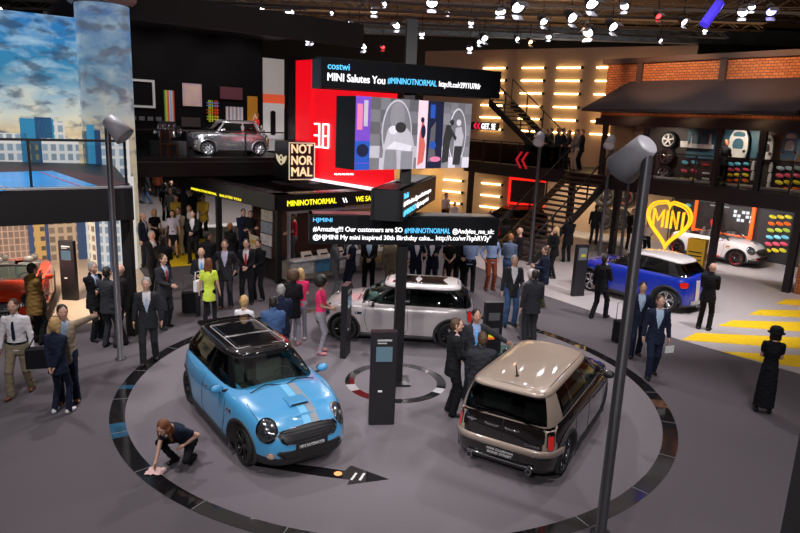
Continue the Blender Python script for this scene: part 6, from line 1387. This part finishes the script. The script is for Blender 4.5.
for y in (-.22, .22):
    mb = MB(); pts = [(z, hit(bv, (-4, y, z), (1, 0, 0))[0]) for z in (.42, .52, .62, .72, .82, .92, .99)]; vs = []
    for z, l in pts:
        for q in (-.10, .10): vs.append((l.x-.012, y+q, z))
    mb.add(vs, [(2*k, 2*k+1, 2*k+3, 2*k+2) for k in range(6)]); obj('tailgate_stripe', mb, WHT, root)
mb = MB(); mb.box((-1.90, 0, .36), (.08, .9, .12)); obj('rear_skid_plate', mb, RS, root)
root, bv = car('roadster_car', 'white open roadster parked inside the ground floor shop', (13.0, 26.25), -52.7, dict(paint=WHT, rim=RB, ringm=mat('rim_red', (.5, .02, .02), .3), two=True, open=(-.95, .62, .60), platetxt='MINI', scoop=True,
    ztop=[(-1.8, .86), (-1.5, .93), (-1.0, .965), (.6, .95), (1.0, .945), (1.5, .87), (1.8, .78), (2., .71)], gh=dict(open=True, xf=.96, xr=-1.7, w=.735), intakem=mat('trim_red', (.5, .02, .02), .4)))
def screen_frame(root, m=BLACK, pm=BLACK, x0=.86, x1=.42, z1=1.24, w0=.66, w1=.54):
    fr = [(x0, -w0, .93), (x1, -w1, z1), (x1-.02, 0, z1+.02), (x1, w1, z1), (x0, w0, .93)]; obj('windscreen_frame', MB().tube(fr, .028, 8), m, root)
    obj('windscreen', MB().add([(x0+.05, -w0, .94), (x0+.05, w0, .94), (x1, w1, z1), (x1, -w1, z1)], [(0, 1, 2, 3)]), GLASS, root)
screen_frame(root)
for sy in (1, -1): obj('roll_hoop', MB().tube([(-.55, sy*.2, .85), (-.58, sy*.22, 1.12), (-.58, sy*.46, 1.12), (-.55, sy*.48, .85)], .025, 8), CHROME, root)
obj('side_stripe', MB().box((.1, -.845, .30), (1.1, .012, .06)), mat('stripe_red', (.55, .02, .03), .4), root)
g = at(44, 323); root, bv = car('convertible_car', 'red open-top car under the pool deck at the left edge', (g.x-1.2, g.y+.84), -68, dict(paint=REDP, rim=RB, open=(-1.3, .62, .60), lit=True, gh=dict(open=True, xf=.96, xr=-1.7, w=.735), platetxt='MINI')); screen_frame(root)
CHM = mat('chrome_paint', (.66, .64, .66), .2, .92, var=.35, scale=5, coat=.6)
root, bv = car('classic_small_car', 'mirror chrome classic small car on the gallery deck', (-6.95, 25.75), 214, dict(paint=CHM, rim=RS, wb=2.036, W=.705, xf=1.52, xr=-1.50, R=.26, nf=5, nr=6, tw=.17, archm=CHM, crown=.03, spokes=8, spstyle='single', pillarm=CHM, beltm=CHROME, wf=.97, xseat=-.1,
    ztop=[(-1.6, .84), (.7, .86), (1.0, .86), (1.4, .82), (1.6, .78)], levels=[(0, .10, .12, .10), (.05, .03, .05, .05), (.2, 0, .0, .0), (.5, 0, .0, .0), (.8, .01, .02, .03), (.93, .03, .05, .06), (1., .07, .10, .10)], xA=.45, xB=-.35, xM=.45, zblack=.1, lampc=(1.45, .48, .66), lampr=(.10, .10), grz=.58, fogz=.35, tailc=(-1.42, .55, .6), tailr=(.04, .08), nopipe=True,
    gh=dict(xf=.80, xr=-1.28, w=.60, xft=.42, xrt=-1.02, wt=.50, z0=.84, z1=1.27, nf=6, nr=6, rc=1.2, wf=1.)), GZ)
root, bv = car('hatchback_car', 'dark car with red roof edge parked behind the staircase', (5.0, 29.6), 196, dict(paint=mat('paint_dark_green', (.03, .03, .03), .2, coat=1.), roofp=REDP, rim=RB, archm=REDP, beltm=REDP), 0)
t = thing('framed_display', 'small dark display with red frame behind the staircase', 'display'); p = wl(528, 192); t.matrix_world = WF @ Matrix.Translation((p.x, -.15, p.z)); obj('panel', MB().box((0, 0, 0), (1.9, .06, 1.25)), mat('display_dark', (.04, .035, .035), .3, var=.8, scale=3), t)
RF = mat('frame_red', (.6, .02, .02), .5, emit=(1, .02, .01), es=.8)
for nm, c, d in (('frame_side', (-.95, -.02, 0), (.12, .1, 1.3)), ('frame_rail', (0, -.02, .64), (2.0, .1, .12)), ('frame_rail', (0, -.02, -.64), (2.0, .1, .12))): obj(nm, MB().box(c, d), RF, t)
# ------------------------------------------------------------------ visitors
FT, HDp = 'f', 'h'
def P(px, py, how, ang, label, H=1.78, **k):
    g = at(px, py) if how == FT else by_head(px, py, H); return person((g.x, g.y), ang, label, H=H, **k)
NEAR = .017
P(22, 394, FT, -80, 'person in white shirt, dark tie and khaki trousers walking at left edge', top='white', tie='navy', legs='khaki', kind='shirt', step=.22, pose='stand', shoe='brown', hair='brown', h=NEAR)
P(31, 264, HDp, 55, 'person in mustard brown jacket beside the red car, hand on face', top='brown', legs='black', pose='face', hair='dark', kind='coat', h=NEAR)
P(62, 305, HDp, -70, 'person in beige jacket with camera, arm stretched out, behind blonde woman', top='beige', shirt='lightblue', legs='navy', pose='wave', hair='dark', shoe='brown', h=NEAR, turn=20)
P(62, 413, FT, 85, 'person with blond hair in navy suit, hands clasped behind, white shoes', H=1.68, top='navy', female=True, style='bob', hair='blond', pose='behind', shoe='white', h=NEAR)
P(97, 340, FT, -20, 'person in black suit with arms crossed left of lamp post', top='black', shirt='lightblue', tie='navy', pose='crossed', hair='grey', h=NEAR)
P(111, 347, FT, 75, 'person in charcoal suit seen from behind at the lamp post', top='charcoal', pose='front', hair='dark', h=NEAR)
P(125, 343, FT, 200, 'bald person in dark suit half hidden behind the lamp post', top='black', style='bald', pose='one', h=NEAR)
P(150, 362, FT, -75, 'person in grey suit with light blue tie walking towards camera', H=1.80, top='charcoal', shirt='white', tie='lightblue', step=.2, pose='stand', hair='grey', h=NEAR)
P(165, 328, FT, -20, 'person in dark suit with red and white lanyard behind the grey suited walker', H=1.8, top='charcoal', shirt='lightblue', tie='red', hair='brown', pose='front')
P(165, 300, FT, 95, 'person in black suit seen from behind, left of the lime top', H=1.8, top='black', hair='dark', pose='front')
P(142, 213, HDp, -5, 'bald person in navy suit under the gallery deck edge', top='navy', shirt='white', style='balding', hair='grey', pose='stand')
P(151, 231, HDp, -30, 'grey haired person with hand to the mouth in the crowd at left', top='black', shirt='white', pose='face', hair='grey')
P(154, 209, HDp, -50, 'person in short black dress with blond hair in the crowd', H=1.68, top='black', kind='dress', skirt='short', female=True, style='bob', hair='blond', pose='one')
P(174, 258, FT, -80, 'person in white blouse and short black skirt', H=1.7, top='lavender', legs='black', kind='tee', skirt='short', female=True, style='long', hair='dark', pose='stand')
P(180, 255, FT, -95, 'person in beige clothes right behind the white blouse', H=1.72, top='beige', shirt='white', legs='beige', hair='brown', pose='front')
P(194, 263, FT, -85, 'person in black suit and open white shirt walking, centre of crowd', H=1.82, top='black', shirt='white', hair='dark', pose='front', step=.12)
P(189, 205, HDp, -80, 'person with pale shirt looking over the shoulder of the black suit', top='black', shirt='white', hair='brown', pose='stand')
P(176, 195, HDp, -85, 'person in yellow jacket with dark straps, left of two', top='yellow', legs='black', kind='coat', hair='dark', pose='front')
P(203, 195, HDp, -90, 'person in yellow jacket carrying a camera, right of two', top='yellow', legs='black', kind='coat', hair='dark', pose='front')
P(170, 188, HDp, -80, 'person in grey jacket behind the left yellow jacket', top='grey', legs='navy', hair='dark', pose='stand', h=.03)
P(182, 187, HDp, -90, 'person in black between the two yellow jackets, left one', top='black', hair='brown', pose='stand', h=.03)
P(191, 190, HDp, -80, 'person in black between the two yellow jackets, right one', top='black', hair='dark', pose='stand', h=.03)
P(197, 183, HDp, -70, 'person in dark coat behind the right yellow jacket', top='black', hair='brown', kind='coat', pose='stand', h=.03)
P(148, 204, FT, 200, 'lone person in dark clothes walking far off at the left', top='charcoal', legs='denim', kind='coat', step=.22, hair='dark', pose='walk', h=.03)
P(158, 197, FT, 90, 'far person in orange-brown top near the gallery post', top='rust', legs='black', kind='coat', hair='dark', pose='stand', h=.03)
P(171, 181, HDp, -60, 'blond person far behind the crowd at left', top='black', hair='blond', pose='stand', h=.03)
P(165, 183, HDp, 100, 'far person in dark suit left of the blond one', top='black', hair='brown', pose='stand', h=.03)
P(196, 174, HDp, 90, 'far person in teal top above the crowd', top='teal', legs='black', kind='coat', hair='dark', pose='stand', h=.03)
P(216, 293, FT, 100, 'person in black suit from behind, head turned right, beside blazers', top='black', hair='dark', pose='front', turn=-60) if False else P(207, 232, HDp, 100, 'person in black suit from behind with head turned right', top='black', hair='dark', pose='front', turn=-50)
P(203, 315, FT, -75, 'bald person in grey suit and blue tie behind the lime top', H=1.75, top='charcoal', shirt='white', tie='skyblue', style='balding', hair='grey', pose='one')
P(210, 326, FT, 95, 'person in lime green top and black leggings seen from behind', H=1.68, top='lime', legs='black', kind='tunic', female=True, style='long', hair='auburn', pose='stand', h=NEAR)
P(226, 308, FT, -80, 'person in dark suit, open lavender shirt and brown shoes', H=1.84, top='charcoal', shirt='lavender', shoe='brown', hair='brown', pose='hip', h=NEAR)
P(247, 304, FT, -85, 'person in black suit with bright red tie', H=1.8, top='black', shirt='white', tie='red', hair='dark', pose='front', h=NEAR)
P(259, 300, FT, -110, 'person in black suit half hidden right of the red tie', H=1.72, top='black', hair='dark', pose='front')
P(230, 223, HDp, 80, 'person with reddish hair in black beside the kiosk', H=1.70, top='black', hair='red', style='tail', female=True, pose='front')
P(243, 209, HDp, -60, 'person in dark clothes inside the kiosk, left of two', top='navy', hair='brown', pose='front')
P(250.5, 211, HDp, -70, 'person in black sweater with crossed arms inside the kiosk, right one', top='black', hair='brown', pose='crossed')
P(258, 228, HDp, 190, 'person in red top with dark hair leaning at the kiosk counter', H=1.5, top='red', legs='black', kind='tee', hair='dark', style='bob', female=True, pose='front', lean=18)
P(294, 213, HDp, -160, 'person in red shirt inside the kiosk behind the window', top='maroon', legs='grey', kind='tee', hair='brown', pose='front')
P(244, 296, HDp, 85, 'person with blond ponytail and white top behind the blue hatchback', H=1.66, top='white', legs='black', kind='tee', female=True, style='tail', hair='blond', pose='front')
P(281, 285, HDp, 105, 'grey haired person in navy jacket behind the blue hatchback', H=1.76, top='navy', shirt='white', hair='grey', pose='front')
P(273, 297, HDp, 100, 'person in blue denim jacket bending behind the blue hatchback', H=1.70, top='denim', hair='dark', pose='front', kind='coat')
P(293, 345, FT, 85, 'person with brown afro, dark leather jacket and grey jeans', H=1.72, top='black', legs='jeansgrey', kind='coat', female=True, style='afro', hair='brown', pose='front', shoe='red', tone='tan', h=NEAR)
P(300, 340, FT, 100, 'blond person in pink shirt behind the leather jacket', H=1.70, top='pink', legs='jeansgrey', kind='tee', female=True, style='bob', hair='blond', pose='front', shoe='white')
P(320, 353, FT, -5, 'person with dark afro, pink shirt and grey jeans beside white hatchback', H=1.72, top='pink', legs='jeansgrey', kind='tee', female=True, style='afro', hair='dark', pose='front', shoe='red', tone='tan', h=NEAR)
P(334, 298, FT, 0, 'person in grey suit facing right behind the white bonnet', H=1.80, top='grey', hair='brown', pose='phone')
P(350, 296, FT, -150, 'person in navy suit with hands raised behind the white hatchback', H=1.80, top='navy', shirt='white', hair='brown', pose='phone')
P(368, 294, FT, -90, 'person in black suit and striped shirt left of the mast, under the banner', H=1.84, top='black', shirt='lightblue', hair='dark', pose='front')
P(390, 296, FT, -80, 'person in khaki brown suit behind the mast', H=1.82, top='khaki', legs='khaki', hair='brown', pose='stand')
P(414, 293, FT, -75, 'person in navy jacket and open white shirt right of the mast', H=1.82, top='navy', shirt='white', hair='brown', pose='hip')
P(431, 293, FT, -110, 'person in navy suit with crossed arms right of the mast', H=1.82, top='navy', shirt='white', hair='dark', pose='crossed')
P(447, 292, FT, -90, 'person in black dress under the lowest banner', H=1.72, top='black', kind='dress', skirt='long', female=True, style='bob', hair='brown', pose='front')
P(457, 290, FT, -70, 'person in black with small badge beside the light blue shirt', H=1.76, top='black', hair='dark', pose='front')
P(468, 292, FT, 80, 'person in light blue shirt and dark trousers seen from behind', H=1.82, top='blue', legs='black', kind='shirt', hair='brown', pose='front')
P(489, 290, FT, -75, 'person in blue shirt and rust red trousers', H=1.82, top='blue', legs='rust', kind='shirt', hair='brown', pose='hip', shoe='brown')
P(511, 234, HDp, 70, 'person in checked blue shirt beside the staircase', top='plaid', legs='denim', kind='shirt', hair='red', pose='front')
P(521, 228, HDp, 160, 'bald person in black polo shirt behind the checked shirt', top='black', legs='black', kind='tee', style='bald', pose='front')
P(509, 326, FT, -85, 'person in dark blazer, white shirt and blue jeans', H=1.86, top='charcoal', shirt='white', legs='denim', hair='grey', pose='stand', h=NEAR)
P(529, 345, FT, 100, 'person in dark grey suit from behind beyond the beige estate', H=1.82, top='charcoal', hair='dark', pose='one', h=NEAR)
P(532, 270, HDp, 110, 'white haired person in grey behind the dark grey suit', H=1.74, top='grey', hair='white', pose='front')
P(541, 306, FT, 185, 'person in navy sweater and dark green trousers holding a camera', H=1.74, top='navy', legs='green', kind='coat', hair='brown', pose='phone', shoe='brown', h=NEAR)
P(552, 278, FT, 190, 'person with long blond hair in dark suit by the staircase', H=1.78, top='black', female=True, hair='blond', style='long', pose='face')
P(566, 262, FT, 100, 'person in black and red in shadow under the staircase', top='black', hair='dark', pose='front', kind='coat')
P(450, 414, FT, 5, 'person in black suit at left of the three talking men', H=1.78, top='black', shirt='lavender', tie='grey', hair='brown', pose='front', h=NEAR, turn=-10)
P(470, 399, FT, -75, 'person with glasses and turquoise tie, arm stretched to the right', H=1.76, top='charcoal', shirt='blue', tie='skyblue', hair='dark', tone='tan', pose='reachl', h=NEAR)
P(483, 333, HDp, 95, 'person in dark grey fleece seen from behind at the estate car', H=1.74, top='charcoal', kind='coat', hair='brown', pose='front', h=NEAR)
P(598, 318, FT, 40, 'person in black suit walking past the front of the blue car', H=1.78, top='black', hair='dark', pose='one', step=.2, h=NEAR)
P(634, 356, FT, -100, 'person in dark suit pulling a trolley case behind lamp post', H=1.76, top='navy', shirt='lightblue', hair='dark', pose='bag', step=.15)
P(650, 376, FT, -95, 'person in navy suit and pale blue shirt carrying a paper', H=1.78, top='navy', shirt='lightblue', hair='brown', pose='stand', step=.2, h=NEAR)
P(703, 330, FT, 50, 'bald person in black suit standing behind the blue car', H=1.80, top='black', style='bald', pose='front', h=NEAR)
P(762, 412, FT, 65, 'person in long black dress and dark hat by the yellow stripes', H=1.68, top='black', legs='black', kind='dress', skirt='long', female=True, style='bob', hair='dark', pose='front', h=NEAR)
g = at(184, 462); crouch = person((g.x, g.y), -108, 'person with long auburn hair crouching to wipe the floor ring', H=1.68, top='navy', legs='black', kind='tee', female=True, low='crouch', pose='clean', style='cleaner', hair='auburn', h=.015)
P(629, 250, FT, -100, 'person in black suit standing by the wheel wall', top='black', hair='dark', pose='front')
P(597, 205, HDp, 60, 'person in dark clothes in front of the plaster wall wheels', top='charcoal', hair='brown', pose='stand', h=.03)
P(649, 219, HDp, 30, 'person in white shirt bending behind the near lamp post', H=1.6, top='white', legs='black', kind='shirt', hair='brown', pose='front')
g = BF @ Vector((bl(712, 235, 4.3).x, 4.45, 0)); person((g.x, g.y), -80, 'person in bright red shirt standing behind the white roadster', H=1.78, top='red', legs='black', kind='tee', hair='brown', pose='front', h=.03)
g = (PF @ Vector((-1.3, -2.2, 0))); person((2.05, 30.6), -60, 'person in white shirt playing saxophone under the deck', H=1.78, top='white', legs='black', kind='shirt', hair='dark', pose='front', h=.03)
person((2.4, 29.6), -70, 'bald person in white shirt in front of the saxophone player', H=1.5, top='white', legs='black', kind='shirt', style='bald', pose='front', h=.03)
# visitors on the landing
for k, (px, y, an, tp, hc, lb) in enumerate(((528, .8, -120, 'black', 'red', 'leftmost person on the landing, in black'), (540, .7, -60, 'black', 'auburn', 'second person on the landing from the left, in black'), (545.5, 1.1, 200, 'charcoal', 'auburn', 'third person on the landing from the left, in grey'), (550, 1.6, 180, 'charcoal', 'brown', 'person half hidden in the left group on the landing'),
        (557, .6, 10, 'navy', 'red', 'person in navy at the left of the right group on landing'), (562, 1.0, -40, 'black', 'dark', 'person in black in the middle of the right group on landing'), (568, .8, 170, 'charcoal', 'auburn', 'shorter person in grey on the landing facing left'), (576, .6, 190, 'grey', 'brown', 'person in grey jacket and beige trousers on the landing'), (581, 1.3, 185, 'black', 'auburn', 'rightmost person on the landing, in black'))):
    p = bl(px, 150, y); g = BF @ Vector((p.x, y, 0)); person((g.x, g.y), an, lb, H=1.72 if k in (2, 6) else 1.78, top=tp, legs='beige' if k == 7 else 'black', hair=hc, pose='front', z0=3.22, h=.03)
p = bl(724, 160, .8); g = BF @ Vector((p.x, .8, 0)); person((g.x, g.y), 30, 'person with brown hair in black looking at goods in upper shop', H=1.66, top='black', female=True, style='bob', hair='auburn', pose='phone', z0=3.22, h=.025)
g = GF @ Vector((5.95, 3.0, 0)); person((g.x, g.y), -140, 'person in red top behind the chrome car on the gallery', H=1.68, top='red', legs='black', kind='tee', hair='red', style='bob', female=True, pose='face', z0=GZ, h=.03)
# ------------------------------------------------------------------ things people hold or wear loosely
def bag(loc, rz, label, m, sz=(.42, .16, .30), strap=True, z=0.):
    t = thing('shoulder_bag', label, 'bag', (loc[0], loc[1], z), rz); obj('bag_body', MB().prism(bez_round(sz[0], sz[1], .05), 0, sz[2]), m, t)
    if strap: obj('strap', MB().tube([(-sz[0]*.4, 0, sz[2]), (-.08, 0, sz[2]+.22), (.08, 0, sz[2]+.22), (sz[0]*.4, 0, sz[2])], .012, 5), m, t)
g = at(42, 402); bag((g.x, g.y+.1), .3, 'black shoulder bag carried between the white shirt and the navy suit', cloth('black'), (.48, .2, .34), z=.62)
g = at(190, 313); t = thing('trolley_case', 'black trolley case standing left of the lime green top', 'suitcase', (g.x, g.y, 0), .4)
def trolley(t):
    obj('case_body', MB().prism(bez_round(.38, .24, .04), .05, .55), cloth('black'), t); obj('pull_handle', MB().tube([(-.13, .08, .5), (-.13, .08, .98), (.13, .08, .98), (.13, .08, .5)], .011, 5), mat('handle_grey', (.25, .25, .27), .4, .5), t)
    for x in (-.14, .14): obj('wheel', MB().lathe([(.001, -.02), (.04, -.02), (.04, .02), (.001, .02)], 12, axis='y', M=Matrix.Translation((x, .1, .04))), RUBBER, t)
trolley(t)
g = at(620, 342); t = thing('trolley_case', 'black trolley case pulled along beside the near lamp post', 'suitcase', (g.x, g.y, 0), .2); trolley(t)
g = at(199, 322); bag((g.x, g.y), 1.2, 'small white bag at the left hip of the lime green top', cloth('white'), (.26, .12, .26), z=.80)
g = at(657, 379); o = obj('paper_sheet', MB().box((0, 0, 0), (.21, .012, .15), rz=.3), WHITE); o.location = (g.x+.13, g.y-.1, .70); tag(o, 'white paper in the hand of the walking navy suit', 'paper')
g = at(762, 412); hz = 1.60; t = thing('brimmed_hat', 'dark brimmed hat on the head of the person in the long black dress', 'hat', (g.x+.01, g.y+.01, hz)); obj('brim', MB().lathe([(.09, .0), (.145, -.035), (.15, -.03), (.09, .012)], 24), cloth('black'), t); obj('crown', MB().lathe([(.113, -.02), (.114, .03), (.10, .07), (.06, .092), (.001, .10)], 24), cloth('black'), t)
g = at(156, 472); o = obj('cleaning_cloth', MB().box((0, 0, .01), (.01, .01, .01)), mat('cloth_pinkwhite', (.75, .50, .48), .8)); tag(o, 'crumpled pink cloth under the crouching person\'s hand', 'cloth')
mb = MB(); random.seed(3); n = 9; vs = [(x/n-.5, y/n-.5, 0) for x in range(n+1) for y in range(n+1)]
vs = [(x*.26+random.uniform(-.012, .012), y*.20+random.uniform(-.012, .012), .012+abs(math.sin(x*19)*math.cos(y*15))*.035) for x, y, z in vs]; mb.add(vs, [(i*(n+1)+j, (i+1)*(n+1)+j, (i+1)*(n+1)+j+1, i*(n+1)+j+1) for i in range(n) for j in range(n)], 0, True)
o.data = mb.mesh('cleaning_cloth', [mat('cloth_pinkwhite')]); o.location = (g.x, g.y, 0)
g = at(69, 352); t = thing('photo_camera', 'black camera hanging at the side of the beige jacket', 'camera', (g.x-.55+.9, g.y+1.0, 1.02), .3); obj('camera_body', MB().box((0, 0, 0), (.14, .06, .10)), BLACK, t); obj('camera_lens', MB().lathe([(.001, -.12), (.035, -.12), (.038, 0)], 14, axis='y'), BLACK, t)
t = thing('saxophone', 'brass saxophone held by the player in white shirt', 'instrument', (2.1, 30.25, 0)); obj('horn', MB().tube([(.0, -.02, 1.45), (-.02, -.1, 1.35), (-.02, -.12, .95), (-.02, -.2, .85), (-.02, -.3, .95), (-.02, -.36, 1.12)], [.012, .018, .035, .045, .055, .10], 10), mat('brass', (.6, .35, .08), .25, .9), t)
for o in QUEUE: C.objects.link(o)
